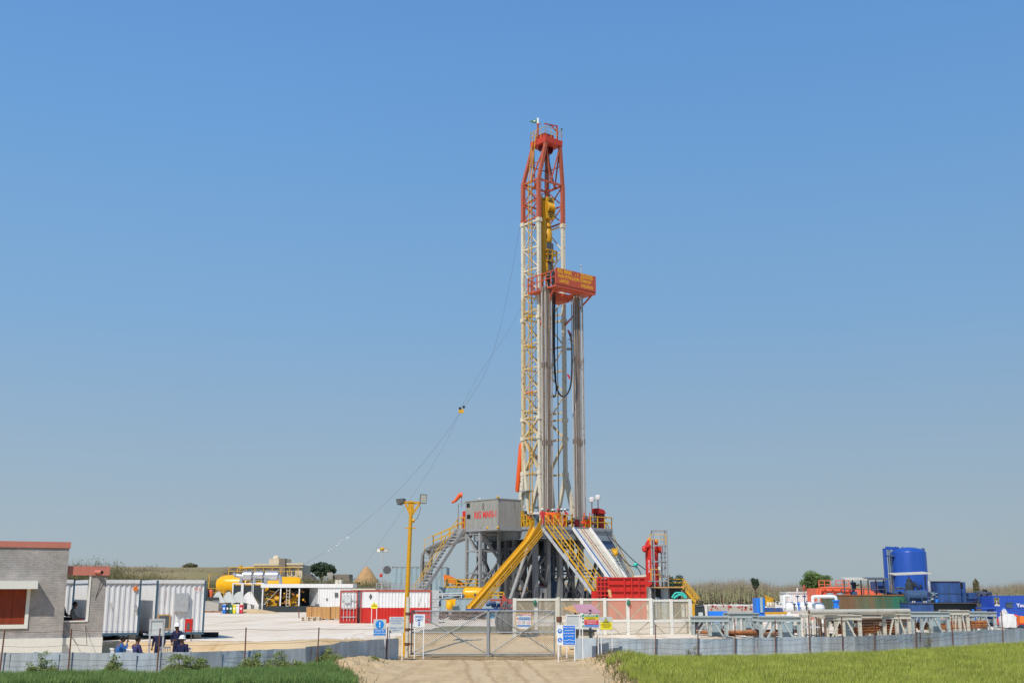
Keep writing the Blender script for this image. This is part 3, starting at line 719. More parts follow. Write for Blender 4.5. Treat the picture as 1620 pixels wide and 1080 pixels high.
# notice board in front of cabins
D = 46.6; t = thing('notice_board', pos(248, D), 'grey framed notice board on two legs among the workers', 'notice board')
xa = xx(236, D, 990); xb = xx(260.5, D, 990); za = zz(1005, D); zb_ = zz(978, D)
mb = MB(); mb.box(xa, xb, D, D+.08, zb_-.1, zb_); mb.box(xa, xb, D, D+.08, za, za+.06)
mb.box(xa, xa+.08, D, D+.08, za+.06, zb_-.1); mb.box(xb-.08, xb, D, D+.08, za+.06, zb_-.1); mb.build('frame', 'light_grey', t)
MB().box(xa+.08, xb-.08, D+.03, D+.05, za+.06, zb_-.1).build('panel', 'sign_pale', t)
for q in (xa+.04, xb-.04): MB().bar((q, D+.04, za), (q, D+.04, gz(q, D)), .06).build('leg', 'light_grey', t)
# ------------------------------------------------------------------ sheet metal fence, posts, barbed wire
def sheets(line, x0, x1, h, hf, side, gr):
    rn = random.Random(21 if side == 'left' else 22); x = x0; i = 0
    t = thing('sheet_fence', (line[0][0], line[0][1], 0), 'low fence of worn grey metal sheets '+('behind the dark green crop left of the gate' if side == 'left' else 'behind the wheat right of the gate'), 'fence')
    while x < x1:
        w = rn.uniform(.85, 1.05); xe = min(x+w, x1); ya = fy(line, x); yb = fy(line, xe); mb = MB()
        hh = hf((x+xe)/2)+rn.uniform(-.012, .012); n = 4; vs = []
        tl = rn.gauss(0, .02)
        for k in range(n+1):
            s_ = k/n; xx_ = lerp(x, xe+.03, s_); y_ = lerp(ya, yb, s_)+.006*sin(k*2.1)+.012*rn.random()+tl*(k/n-.5)
            vs.append((xx_, y_, gz(xx_, y_)-.05)); vs.append((xx_+rn.gauss(0, .005), y_+rn.gauss(0, .015)+tl, gz(xx_, y_)*.3+hh+rn.gauss(0, .006)))
        mb.add(vs, [[2*k, 2*k+2, 2*k+3, 2*k+1] for k in range(n)])
        o = mb.build('sheet_panel', rn.choice(['sheet_metal', 'sheet_metal', 'sheet_metal_blue']), t, smooth=False); x = xe; i += 1
    return t
sheets(FL, -24, -5.2, .85, lambda x: .86+.10*sm(-9, -5, x), 'left', None)
sheets(FR, 2.85, 38, .95, lambda x: .95, 'right', None)
posts = []
for px, pt, ln, lean in ((4, 996, FL, 0), (111, 994, FL, -.1), (251, 993, FL, -.05), (388, 992, FL, -.12), (503, 992, FL, -.05), (612, 991, FL, 0),
                         (944, 1004, FR, .02), (1037, 988, FR, 0), (1104, 989, FR, .02), (1163, 978, FR, .02), (1227, 980, FR, .02), (1281, 972, FR, 0), (1333, 975, FR, 0), (1384, 982, FR, .03), (1450, 979, FR, 0), (1508, 976, FR, 0), (1588, 966, FR, 0)):
    D = 50
    for _ in range(20): D = .5*D+.5*(fy(ln, xx(px, D, 1010))-.12)
    x = xx(px, D, 1020); g = gz(x, D); zt_ = zz(pt, D); tp_ = V3((x+.25*lean+.03, D, zt_))
    o = MB().bar((x-.25*lean-.02, D, g-.1), tp_, .042, .042).build('fence_post', 'rust_post')
    tag(o, 'rusty angle iron post with barbed wire '+{4: 'at the left frame edge', 111: 'before the guard building plinth', 251: 'before the grey notice board', 388: 'below the yellow and green bins', 503: 'below the wooden crates', 612: 'between the two blue lettered signs', 944: 'behind the yellow warning sign', 1037: 'left before the tall screen', 1104: 'at the left end of the steel trestles', 1163: 'before the trestle below the blue shipping unit', 1227: 'before the trestle below the yellow engine', 1281: 'before the bundle of upright pipes', 1333: 'before the stacked brown pipes', 1384: 'below the rusty green tank', 1450: 'below the dark blue skid', 1508: 'below the blue engine house', 1588: 'in front of the white sack'}[px], 'fence post', 'rusty fence posts')
    posts.append((ln is FL, tp_, g))
for side in (True, False):
    ps = [p for p in posts if p[0] == side]
    for fr_, nm in ((.97, 'top'), (.66, 'middle'), (.36, 'lower')):
        mb = MB()
        for a, b in zip(ps, ps[1:]):
            A = V3((a[1].x, a[1].y-.04, lerp(a[2], a[1].z, fr_))); B = V3((b[1].x, b[1].y-.04, lerp(b[2], b[1].z, fr_)))
            pl = sag(A, B, .05); mb.tube(pl, .005, 4, cap=False)
            n = int((B-A).length/.18)
            for k in range(1, n): q = A.lerp(B, k/n); q.z -= .05*4*(k/n)*(1-k/n); mb.bar(q+V3((-.012, 0, -.015)), q+V3((.012, 0, .015)), .004)
        tag(mb.build('barbed_wire', 'rust_post'), '%s strand of barbed wire along the %s fence' % (nm, 'left' if side else 'right'), 'barbed wire')
# shrubs along the fences
for i, (px, w, pt, m, lb) in enumerate(((66, 60, 1036, 'leaf_bush', 'leafy light green shrub before the guard building plinth'), (182, 34, 1040, 'leaf_bush', 'small light green shrub below the seated workers'), (286, 56, 1028, 'leaf_bush', 'bushy light green shrub beside the fence below the standing worker'),
      (318, 26, 1038, 'leaf_bush', 'low weedy shrub right of the bushiest one'), (404, 56, 1036, 'leaf_bush', 'sprawling light green shrub at the rusty post below the bins'), (452, 56, 1028, 'leaf_bush', 'tall sprawling shrub in the middle of the left fence'), (522, 46, 1026, 'leaf_bush', 'rounded shrub at the edge of the dirt bank'),
      (583, 14, 1040, 'leaf_bush', 'tiny shrub by the fence left of the blue sign'), (1097, 26, 1013, 'leaf_olive', 'dull green weedy shrub before the right fence below the screen end'), (1472, 22, 994, 'leaf_olive', 'thin pale weedy shrub on the right fence below the blue skid'))):
    rn = random.Random(30+i); D = 44
    ln = FL if px < 700 else FR
    for _ in range(20): D = .5*D+.5*(fy(ln, xx(px, D, 1030))-.75)
    x = xx(px, D, 1035); z1 = zz(pt, D); r = (xx(px+w/2, D)-xx(px, D)); g = gz(x, D)
    t = thing('shrub', (x, D, g), lb, 'shrub', 'shrubs along the sheet fence')
    st_ = MB(); lf = MB()
    ns_ = 46 if px < 700 else 7
    for k in range(ns_):
        a = rn.uniform(-1.15, 1.15); e = V3((x+a*r*.85, D+rn.uniform(-.25, .25), g+(z1-g)*(1-.42*a*a)*rn.uniform(.35, 1.12)*(.8+.5*nz(a*2, i, 1.3)))); st_.tube([(x+a*.15, D, g), (V3((x, D, g))+e)/2+V3((0, 0, .08)), e], [.012, .008, .004], 4)
        foliage(lf, e-V3((0, 0, .05)), (.15, .14, .10), 60, .030, rn); foliage(lf, (V3((x, D, g))+e)/2+V3((a*.2, 0, 0)), (.17, .14, .12), 42, .030, rn)
    st_.build('stems', 'bark', t); lf.build('foliage', m, t, smooth=False)
# ------------------------------------------------------------------ gate
DG = 56.0
def mesh_wires(mb, x0, x1, z0, z1, y, sp, w):
    L_ = x1-x0; H_ = z1-z0; n = int((L_+H_)/sp)
    for i in range(1, n):
        s_ = i*sp
        for fl in (0, 1):
            a = (min(s_, L_), max(0, s_-L_)); b = (max(0, s_-H_), min(s_, H_))
            if fl: a = (L_-a[0], a[1]); b = (L_-b[0], b[1])
            mb.bar((x0+a[0], y+fl*w, z0+a[1]), (x0+b[0], y+fl*w, z0+b[1]), w, w*.7, up=(0, 1, 0))
gzz = .08
for (pa, pb, lb) in ((651, 771, 'left galvanised chain link gate leaf with crossed braces'), (774, 877, 'right galvanised chain link gate leaf with crossed braces')):
    xa = xx(pa, DG, 1000); xb = xx(pb, DG, 1000); z1 = zz(966, DG); z0 = gzz+.06
    t = thing('gate_leaf', (xa, DG, gzz), lb, 'gate', 'gate leaves')
    mb = MB(); r = .035
    for a, b in (((xa, z0), (xb, z0)), ((xa, z1), (xb, z1)), ((xa, z0), (xa, z1)), ((xb, z0), (xb, z1)), ((xa, (z0+z1)/2), (xb, (z0+z1)/2))):
        mb.tube([(a[0], DG, a[1]), (b[0], DG, b[1])], r, 8)
    mb.build('frame', 'zinc', t)
    mb = MB(); mb.tube([(xa, DG-.03, z0), (xb, DG-.03, z1)], .028, 6); mb.tube([(xa, DG+.03, z1), (xb, DG+.03, z0)], .028, 6); mb.build('cross_brace', 'zinc', t)
    mb = MB(); mesh_wires(mb, xa, xb, z0, z1, DG+.05, .095, .012); mb.build('chain_link', 'zinc', t)
mb = MB(); xm = xx(772.5, DG, 1000)
tag(mb.box(xm-.05, xm+.05, DG-.14, DG-.06, gzz-.1, zz(958, DG)-.25).build('gate_stop_post', 'zinc'), 'square galvanised post between the two gate leaves', 'post')
D = 55.6; a = P(643.5, 1036, D); b = P(646, 944, D)
t = thing('gate_post', (a.x, D, 0), 'white painted pipe gate post with rust bands left of the gate', 'gate post', 'gate posts')
mb = MB().tube([(a.x, D, -.1), (b.x, D, b.z)], .095, 12); mb.build('pipe', 'cream_paint', t)
mb = MB()
for q in (1018, 995, 970): c = P(lerp(643.5, 646, (1036-q)/92), q, D); mb.tube([c-V3((0, 0, .06)), c+V3((0, 0, .06))], .125, 12); mb.bar(c, c+V3((.28, .1, 0)), .05)
mb.build('hinge_band', 'rust_post', t)
a = P(884.5, 1030, D); b = P(884.5, 944, D)
t = thing('gate_post', (a.x, D, 0), 'pale rusty pipe gate post at the right end of the gate', 'gate post', 'gate posts')
MB().tube([(a.x, D, -.1), (a.x, D, b.z)], .10, 12).build('pipe', 'cream_paint', t)
c = P(884.5, 979, D); MB().tube([c-V3((0, 0, .12)), c+V3((0, 0, .12))], .13, 12).build('hinge_band', 'rust_post', t)
# ------------------------------------------------------------------ yellow lamp post
D = 57; b0 = P(640, 1030, D); b0.z = gz(b0.x, D)-.1; b1 = P(650.5, 800, D); dv = (b1-b0)
t = thing('lamp_post', b0, 'leaning yellow twin floodlight post beside the gate', 'lamp post')
MB().tube([b0, b0.lerp(b1, .5), b1], [.13, .11, .09], 10).build('pole', 'deep_yellow', t)
mb = MB(); c = b1
for e in (P(640, 794, D), P(665, 795, D), P(650, 791, D)): mb.bar(c+V3((0, 0, -.5)), e, .09); mb.bar(c+V3((0, 0, .1)), e, .06)
mb.bar(P(639, 794, D), P(665, 795, D), .12, .1); mb.bar(P(641, 835, D), P(658, 835, D), .06); mb.bar(P(650, 795, D), P(650.5, 812, D), .28, .12); mb.build('bracket', 'deep_yellow', t)
MB().tube([P(652, 823, D), P(656, 823, D)], .1, 8).build('junction_box', 'deep_yellow', t)
MB().tube([P(664, 797, D), P(665, 806, D), P(661, 818, D), P(656, 823, D)], .012, 5).build('cable', 'rubber', t)
def flood(c, d, w, h, dep, par, n1='lamp_head', hm='dark_grey'):
    d = V3(d).normalized(); up = V3((0, 0, 1)); a = d.cross(up).normalized(); b = a.cross(d)
    q = lambda i, j, k, f=1: V3(c)+a*(w/2*i*f)+b*(h/2*j*f)+d*dep*k
    mb = MB(); vs = [q(i, j, 0, .55) for (i, j) in ((-1, -1), (1, -1), (1, 1), (-1, 1))]+[q(i, j, 1) for (i, j) in ((-1, -1), (1, -1), (1, 1), (-1, 1))]
    mb.add(vs, [[3, 2, 1, 0], [4, 5, 6, 7], [0, 1, 5, 4], [1, 2, 6, 5], [2, 3, 7, 6], [3, 0, 4, 7]]); l = mb.build(n1, hm, par)
    m2 = MB(); m2.add([q(i, j, 1.03, .86) for (i, j) in ((-1, -1), (1, -1), (1, 1), (-1, 1))], [[0, 1, 2, 3]]); m2.build('lens', 'lens', l)
flood(P(667, 788.5, D), (.75, -.95, -.15), .40, .46, .16, t)
flood(P(640, 790.5, D), (-.9, .35, -.30), .50, .30, .34, t)
# ------------------------------------------------------------------ signs
def post_sign(nm, px0, px1, pt, pb, pf, D, label, leg='ink_white', board='sign_white', tilt=0, legs=None):
    x0 = xx(px0, D, pb); x1 = xx(px1, D, pb); zt_ = zz(pt, D); zb_ = zz(pb, D)
    t = thing(nm, ((x0+x1)/2, D, gz((x0+x1)/2, D)), label, 'sign')
    MB().box(x0, x1, D-.02, D, zb_, zt_).build('panel', board, t)
    l0, l1 = legs or (.07, .93)
    for f in (l0, l1): x = lerp(x0, x1, f); MB().bar((x, D+.025, gz(x, D)-.1), (x, D+.025, zt_-.05), .04).build('leg', leg, t)
    def at(fx, fz, k=1): return V3((lerp(x0, x1, fx), D-.022-.004*k, lerp(zb_, zt_, fz)))
    def rect(fx0, fx1, fz0, fz1, m, n='printed_field', k=1):
        return MB().quad(at(fx0, fz0, k), at(fx1, fz0, k), at(fx1, fz1, k), at(fx0, fz1, k)).build(n, m, t)
    def disc(fx, fz, r, m, n='symbol', k=1, seg=20):
        c = at(fx, fz, k); mb = MB(); mb.add([c+V3((r*cos(2*pi*i/seg), 0, r*sin(2*pi*i/seg))) for i in range(seg)], [list(range(seg))]); return mb.build(n, m, t)
    def tx(s, fx, fz, size, m, k=2, sx=1.0, bold=.02): return text(s, size, at(fx, fz, k), (1, 0, 0), (0, 0, 1), m, t, sx=sx, bold=bold)
    return t, rect, disc, tx, at
X_ = (1, 0, 0)
t, rect, disc, tx, at = post_sign('mandatory_sign', 590.5, 610.5, 979, 1005, 0, 52.0, 'grey and blue sign with a white exclamation mark in a blue circle', board='sign_pale')
rect(.04, .96, .03, .40, 'sign_blue'); disc(.5, .68, .19, 'sign_blue'); rect(.46, .54, .64, .84, 'ink_white', 'symbol', 2); disc(.5, .56, .03, 'ink_white', k=2)
tx('REPORT TO', .5, .30, .075, 'ink_white'); tx('SECURITY GATE', .5, .15, .07, 'ink_white')
t, rect, disc, tx, at = post_sign('instruction_sign', 615.5, 639, 975, 1001, 0, 52.4, 'pale sign with small blue print left of the gate post', board='sign_pale', legs=(0.02, .90))
for i, s_ in enumerate(('ALL VISITORS', 'MUST REPORT TO', 'SITE OFFICE', '', 'PRESENT YOUR', 'IDENTITY')):
    if s_: tx(s_, .5, .90-.145*i, .085, 'ink_blue', bold=.0)
t, rect, disc, tx, at = post_sign('speed_sign', 654, 672, 971, 991, 0, 54.2, 'white speed limit 5 sign standing in front of the gate', board='sign_white', legs=(.12, .90))
tx('SPEED', .5, .80, .15, 'ink_blue', bold=.01); tx('LIMIT', .5, .54, .15, 'ink_blue', bold=.01); tx('5', .5, .22, .22, 'ink_blue', bold=.03)
t, rect, disc, tx, at = post_sign('safety_sign', 881, 911, 988, 1020, 0, 51.8, 'large blue and white safety helmet and boots sign in front of the fence', board='sign_white')
rect(.33, .97, .03, .97, 'bright_blue'); disc(.165, .70, .10, 'bright_blue'); disc(.165, .26, .10, 'bright_blue')
disc(.165, .72, .045, 'ink_white', k=2); rect(.11, .22, .68, .70, 'ink_white', 'symbol', 2); rect(.13, .17, .22, .31, 'ink_white', 'symbol', 2); rect(.13, .23, .20, .24, 'ink_white', 'symbol', 3)
for i, s_ in enumerate(('SAFETY HELMETS', 'AND BOOTS', 'MUST BE WORN', 'ON THIS SITE')): tx(s_, .65, .88-.145*i, .066, 'ink_white')
mb = MB(); rn = random.Random(4)
for row in (.26, .10):
    pts = [at(.38+.55*i/14, row+rn.uniform(-.035, .035), 2) for i in range(15)]
    for a, b in zip(pts, pts[1:]): mb.bar(a, b, .018, .004, up=(0, 1, 0))
mb.build('script_lettering', 'ink_white', t)
t, rect, disc, tx, at = post_sign('safety_board', 919.5, 948, 971, 992, 0, 52.3, 'site safety board striped green, yellow, red and blue', board='sign_white')
rect(0.03, .97, .82, .97, 'sign_green'); rect(.17, .97, .62, .81, 'bright_yellow'); rect(.17, .97, .23, .61, 'sign_red'); rect(.17, .97, .03, .22, 'ink_blue')
for z_ in (.69, .42, .12): disc(.10, z_, .04, 'sign_green' if z_ < .5 else 'ink_black', k=2)
tx('SITE SAFETY', .5, .895, .10, 'ink_white'); tx('BEWARE OF MOVING VEHICLES', .57, .75, .045, 'ink_black'); tx('DANGER ZONE', .57, .66, .045, 'ink_black')
for i, s_ in enumerate(('NO UNAUTHORISED ENTRY', 'NO SMOKING ON SITE', 'NO NAKED FLAMES')): tx(s_, .57, .54-.11*i, .045, 'ink_white')
tx('SAFETY HELMETS MUST BE WORN', .57, .12, .04, 'ink_white')
t, rect, disc, tx, at = post_sign('warning_sign', 949.5, 969, 975, 996, 0, 52.2, 'yellow warning sign with a triangle right of the striped board', board='sign_pale', legs=(.07, .95))
rect(.03, .97, .04, .62, 'bright_yellow')
def tri(at, cx, cz, w, h, m, par, k, n='symbol'): MB().add([at(cx-w, cz-h, k), at(cx+w, cz-h, k), at(cx, cz+h, k)], [[0, 1, 2]]).build(n, m, par)
tri(at, .48, .80, .17, .16, 'ink_black', t, 1); tri(at, .48, .785, .125, .12, 'bright_yellow', t, 2); rect(.46, .50, .72, .86, 'ink_black', 'symbol', 3)
tx('WARNING', .48, .58, .07, 'ink_black', k=3)
for i, s_ in enumerate(('HAZARDOUS AREA', 'NO MOBILE PHONES', 'NO LIGHTERS')): tx(s_, .48, .44-.11*i, .045, 'ink_black', k=3)
t, rect, disc, tx, at = post_sign('hazard_sign', 587, 597, 955, 962, 0, 79, 'small yellow warning sign in front of the red and white container', board='bright_yellow', legs=(.1, .9))
tri(at, .5, 1.15, .34, .42, 'bright_yellow', t, 1); tx('DANGER', .5, .6, .09, 'ink_black', k=2); tri(at, .5, 1.1, .12, .16, 'ink_black', t, 2)
D = 55.0; t = thing('blank_board', pos(906, D), 'white framed blank board behind the blue safety sign', 'sign')
xa = xx(895, D, 985); xb = xx(918, D, 985); z1 = zz(971.5, D); z0 = zz(994, D)
MB().box(xa+.05, xb-.05, D-.01, D+.02, z0+.05, z1-.05).build('panel', 'sign_pale', t)
MB().box(xa, xb, D-.04, D+.04, z1-.06, z1).box(xa, xb, D-.04, D+.04, z0, z0+.06).box(xa, xa+.06, D-.04, D+.04, z0+.06, z1-.06).box(xb-.06, xb, D-.04, D+.04, z0+.06, z1-.06).build('frame', 'white_paint', t)
for x in (xa+.03, xb-.03): MB().bar((x, D, gz(x, D)-.1), (x, D, z0), .05).build('leg', 'white_paint', t)
# ------------------------------------------------------------------ tall framed screen
DS = 64.0
def scr(a, b, D0, D1, lb, n, z1p=945.5):
    A = V3((xx(a, D0), D0, 0)); B = V3((xx(b, D1), D1, 0)); L_ = (B-A).length; mx = loc_mx(A, atan2(B.y-A.y, B.x-A.x)); z0 = .34; z1 = zz(z1p, (D0+D1)/2)
    t = thing('mesh_screen', A+V3((0, 0, z0)), lb, 'screen', 'white framed mesh screens'); H_ = z1-z0
    fr = MB(mx); 
    for i in range(n+1):
        x = L_*i/n; fr.box(x-.085, x+.085, -.08, .08, z0, z1)
    for z_ in (z0+.08, z0+H_*.48, z1-.08):
        for i in range(n): fr.box(L_*i/n+.085, L_*(i+1)/n-.085, -.06, .06, z_-.06, z_+.06)
    fr.build('frame', 'screen_white', t)
    br = MB(mx)
    for i in range(n):
        xa = L_*i/n+.1; xb = L_*(i+1)/n-.1
        for (za, zb_) in ((z0+.15, z0+H_*.45), (z0+H_*.51, z1-.15)):
            if i % 2: br.bar((xa, .10, za), (xb, .10, zb_), 0.06, .04, up=(0, 1, 0))
            else: br.bar((xa, .10, zb_), (xb, .10, za), 0.06, .04, up=(0, 1, 0))
    br.build('brace', 'cream_paint', t)
    ms = MB(mx); mesh_wires(ms, .02, L_-.02, z0+.1, z1-.1, -.02, .085, .016); ms.build('wire_mesh', 'screen_wire', t)
    return t, mx, L_, z0, z1
t1, mx1, L1, zs_, ze_ = scr(814, 881, 63.4, 64.0, 'white framed mesh screen section left of the rusty gate post', 2)
t2, mx2, L2, _, _ = scr(883, 1029, 64.1, 64.6, 'white framed mesh screen section behind the pink roofed booth', 4)
t3, mx3, L3, _, _ = scr(1031, 1091, 64.8, 65.6, 'white framed mesh screen section at the end beside the trestles', 2, 947)
for (mm_, x, t, z) in ((mx1, 1.12, t1, ze_-.26), (mx2, 3.9, t2, ze_-.26), (mx1, L1*.62, t1, zs_+.1)):
    MB(mm_).ball((x, -.14, z), (.11, .05, .17), 10, 6).build('green_reflector', 'green_paint', t)
# gate side project sign on screen
D = 62.9; x0 = xx(815.5, D, 980); x1 = xx(841.5, D, 980); za = zz(991, D); zb_ = zz(968.5, D); zc_ = zz(996, D)
t = thing('project_sign', ((x0+x1)/2, D, za), 'yellow bordered well name sign hung on the mesh screen', 'sign')
def pent(i, y, m, n):
    MB().slab([(x0+i, y, zb_-i), (x0+i, y, za), (lerp(x0, x1, .3), y, zc_+i), (lerp(x0, x1, .7), y, zc_+i), (x1-i, y, za), (x1-i, y, zb_-i)], (0, .012, 0)).build(n, m, t)
pent(0, D, 'deep_yellow', 'border'); pent(.05, D-.014, 'sign_white', 'panel')
def at(fx, fz): return V3((lerp(x0, x1, fx), D-.018, lerp(za, zb_, fz)))
text('WELL', .13, at(.22, .84), X_, (0, 0, 1), 'ink_black', t, bold=.02); text('BHITTAI-2', .135, at(.66, .84), X_, (0, 0, 1), 'ink_red', t, bold=.02)
MB().quad(at(.2, .48), at(.92, .48), at(.92, .68), at(.2, .68)).build('blue_band', 'ink_blue', t); MB().quad(at(.08, .02), at(.92, .02), at(.92, .14), at(.08, .14)).build('blue_band', 'ink_blue', t)
text('MARI PETROLEUM', .075, at(.56, .58)-V3((0, .004, 0)), X_, (0, 0, 1), 'ink_white', t)
for i, m in enumerate(('ink_red', 'ink_black', 'ink_red')):
    c = at(.22+.28*i, .31); MB().add([c+V3((.075*cos(k*pi/8), 0, .075*sin(k*pi/8))) for k in range(16)], [list(range(16))]).build('symbol', m, t)
    MB().add([c+V3((.05*cos(k*pi/8), -.004, .05*sin(k*pi/8))) for k in range(16)], [list(range(16))]).build('symbol', 'sign_white', t)
c = at(.13, .58); MB().add([c+V3((.05*cos(k*pi/3), 0, .06*sin(k*pi/3))) for k in range(6)], [list(range(6))]).build('emblem', 'ink_red', t)
# guard booth with pink roof
D = 60; x0 = xx(897, D, 980); x1 = xx(933, D, 980); g = gz(x0, D); ze = zz(968, D); zr = zz(956, D)
t = thing('guard_booth', ((x0+x1)/2, D, g), 'small guard booth with a pink pitched roof before the mesh screen', 'booth')
mb = MB(); mb.slab([(xx(906, D), D-.3, zr), (xx(937, D), D+.2, zr), (xx(950, D), D-.5, ze-.05), (xx(912, D), D-1.2, ze)], (0, 0, .03)); mb.build('roof', 'pink_roof', t)
MB().slab([(xx(889, D), D-.5, zz(962, D)), (xx(912, D), D-1.2, ze-.04), (xx(906, D), D-.3, zr-.035)], (0, 0, .03)).build('gable', 'wood', t)
for px_ in (909, 932): MB().box(xx(px_, D)-.06, xx(px_, D)+.06, D-.7, D-.58, g, ze+.15).build('post', 'tarp_dark', t)
MB().box(x0+.1, x1+.2, D-.56, D+.4, g, zz(995, D)).build('lower_wall', 'cream_paint', t)
MB().box(x0, x1+.1, D-.7, D-.56, zz(976, D), zz(973, D)).box(x0+.1, x1+.3, D-.72, D-.57, zz(998, D), zz(995, D)).build('rail', 'tarp_dark', t)
# round lump: clamshell bucket behind gate
D = 66; c = pos(800, D, 995)
t = thing('digger_bucket', c, 'rounded mud caked clamshell bucket standing behind the gate', 'bucket')
mb = MB(); rn = random.Random(8); mb.ball(c+V3((0, 0, .68)), (.62, .5, .70), 18, 10)
mb.v = [tuple(V3(p)+V3((.05, .05, .05))*nz(p[0]*3, p[2]*3, 2)) for p in mb.v]; mb.build('shell', 'rough_bucket', t)
mb = MB()
for a in (-.5, -.2, .15, .45): mb.tube([c+V3((a, -.45, .1)), c+V3((a*1.1, -.52, .6)), c+V3((a, -.40, 1.1)), c+V3((0, 0, 1.75))], .04, 6)
mb.build('hoist_chain', 'dark_grey', t)
# ------------------------------------------------------------------ THE RIG
RO = V3((P(855, 835, 113).x, 113, 0)); RA = radians(40); RM = loc_mx((RO.x, RO.y, 0), RA)
def R(u, v, z): return RM @ V3((u, v, z))
U = RM.to_3x3() @ V3((1, 0, 0)); Vv = RM.to_3x3() @ V3((0, 1, 0)); G0 = .7
ZF = 9.05
def zr(py, v=0): return zz(py, 114)
mast = thing('drilling_mast', R(1.7, 1.2, ZF), 'tall lattice drilling mast, cream below and red above', 'mast')
W_, DD = 3.4, 2.5; Z1 = 14.4; Z2 = zr(352); Z3 = zr(288); Z4 = zr(229)
legs = {'n': (0, 0), 'r': (W_, 0), 'l': (0, DD), 'b': (W_, DD)}
cr = {'n': (.75, -.35), 'r': (2.75, -.35), 'l': (.75, 1.75), 'b': (2.75, 1.75)}
foot = {'n': (.05, -.25), 'r': (W_+.1, -1.5), 'l': (-.25, DD+.5), 'b': (W_, DD+.5)}
for k, (u, v) in legs.items():
    zq = zr(470); MB(RM).bar((u, v, zq+.002), (u, v, Z2), .34, .34, up=(1, 0, 0)).build('white_leg', 'mast_white', mast); MB(RM).bar((u, v, Z1-.2), (u, v, zq), .34, .34, up=(1, 0, 0)).build('cream_leg', 'mast_cream' if k in 'lb' else 'cream_paint', mast)
    mb = MB(RM); mb.bar((u, v, Z2+.01), (u, v, Z3), .36, .36, up=(1, 0, 0)); mb.bar((u, v, Z3), (*cr[k], Z4), .32, .32, up=(1, 0, 0)); mb.build('red_leg', 'mast_red', mast)
    mb = MB(RM); mb.bar((u, v, Z1), (*foot[k], ZF), .42, .42, up=(1, 0, 0))
    if k in 'nr': mb.bar((u, v, Z1), (u, v+(1.9 if k == 'n' else 1.6), ZF), .34, .30, up=(1, 0, 0))
    else: mb.bar((u, v, Z1+2.5), (u, v-.9, ZF), .3, .28, up=(1, 0, 0))
    mb.build('base_leg', 'mast_white', mast)
    for py in (352, 504, 662, 692, 748): z = zr(py); MB(RM).box(u-.25, u+.25, v-.25, v+.25, z-.2, z+.2).build('joint_plate', 'mast_white', mast)
lv = [352, 393, 427, 465, 502, 544, 582, 620, 660, 692, 748]
def lattice(A, B, name, dbl, thin=.11):
    mb = MB(RM); hi = mb
    lo = MB(RM)
    for i, py in enumerate(lv):
        mb = hi if py < 440 else lo
        z = zr(py); mb.bar((*A, z), (*B, z), .17, .17)
        if py in (502, 352, 660): mb.bar((*A, z+.7), (*B, z+.7), .15, .15) if py != 352 else None
    for i in range(len(lv)-1):
        mb = hi if i < 3 else lo
        a, b = zr(lv[i]), zr(lv[i+1]); th = thin if i < 8 else .2
        if i % 2 == 0 or dbl: mb.bar((*A, a), (*B, b), th)
        if i % 2 == 1 or dbl: mb.bar((*B, a), (*A, b), th)
    hi.build(name, 'mast_white', mast); lo.build(name, 'mast_cream', mast)
lattice((0, DD), (0, 0), 'left_bracing', True, .085); lattice((W_, DD), (W_, 0), 'right_bracing', False); lattice((0, DD), (W_, DD), 'rear_bracing', True, .09)
mb = MB(RM); RL = [(A, B) for A, B in (('l', 'n'), ('r', 'b'), ('b', 'l'), ('n', 'r'))]
zl = [Z2+.35, zr(320), Z3]
for A, B in RL:
    a = legs[A]; b = legs[B]; front = (A, B) == ('n', 'r')
    for i, z in enumerate(zl):
        if not (front and i < 2): mb.bar((*a, z), (*b, z), .2 if i == 2 else .15)
    if not front:
        for i in range(2): mb.bar((*a, zl[i]), (*b, zl[i+1]), .1); mb.bar((*b, zl[i]), (*a, zl[i+1]), .1)
    ca = cr[A]; cb_ = cr[B]
    ma = ((a[0]+ca[0])/2, (a[1]+ca[1])/2); m_b = ((b[0]+cb_[0])/2, (b[1]+cb_[1])/2); zm = (Z3+Z4)/2
    mid = ((a[0]+b[0])/2, (a[1]+b[1])/2)
    mb.bar((*ca, Z4), (*mid, Z3), .13); mb.bar((*cb_, Z4), (*mid, Z3), .13); mb.bar((*ma, zm), (*m_b, zm), .09) if not front else None
mb.build('upper_bracing', 'mast_red', mast)
# crown
cn = MB(RM); zc1 = Z4+.6; cn.box(.55, 2.95, -.55, 1.95, Z4, Z4+.12); cn.box(.55, 2.95, -.55, -.43, Z4+.12, zc1); cn.box(.55, 2.95, 1.83, 1.95, Z4+.12, zc1); cn.box(.55, .67, -.43, 1.83, Z4+.12, zc1); cn.box(2.83, 2.95, -.43, 1.83, Z4+.12, zc1)
cn.box(1.0, 2.3, .1, 1.5, Z4+.12, Z4+1.25); cw = cn.build('crown_frame', 'crown_red', mast)
sh_ = MB(RM)
for i in range(4): sh_.lathe((1.15+.3*i, .75, Z4+.72), [(.62, -.06), (.62, .06)], 18, axis='x')
for i in range(5): sh_.lathe((1.05+.33*i, .75, Z4-.25), [(.42, -.05), (.42, .05)], 16, axis='x')
sh_.build('crown_sheave', 'maroon', cw)
rl = MB(RM); rail(rl, [(.6, -.5, zc1), (2.9, -.5, zc1), (2.9, 1.9, zc1), (.6, 1.9, zc1), (.6, -.5, zc1)], 1.1, .022, step=.8)
rl.box(.5, .9, 1.3, 1.8, zc1, zc1+1.3) if False else None; rl.build('crown_railing', 'yellow', mast)
jb = MB(RM); jb.bar((2.5, -.2, zc1), (2.5, -.2, zc1+1.75), .13); jb.bar((2.5, -.2, zc1+1.7), (.7, -.2, zc1+1.5), .11); jb.bar((2.5, -.2, zc1+1.0), (1.6, -.2, zc1+1.6), .09); jb.build('jib_crane', 'crown_red', mast)
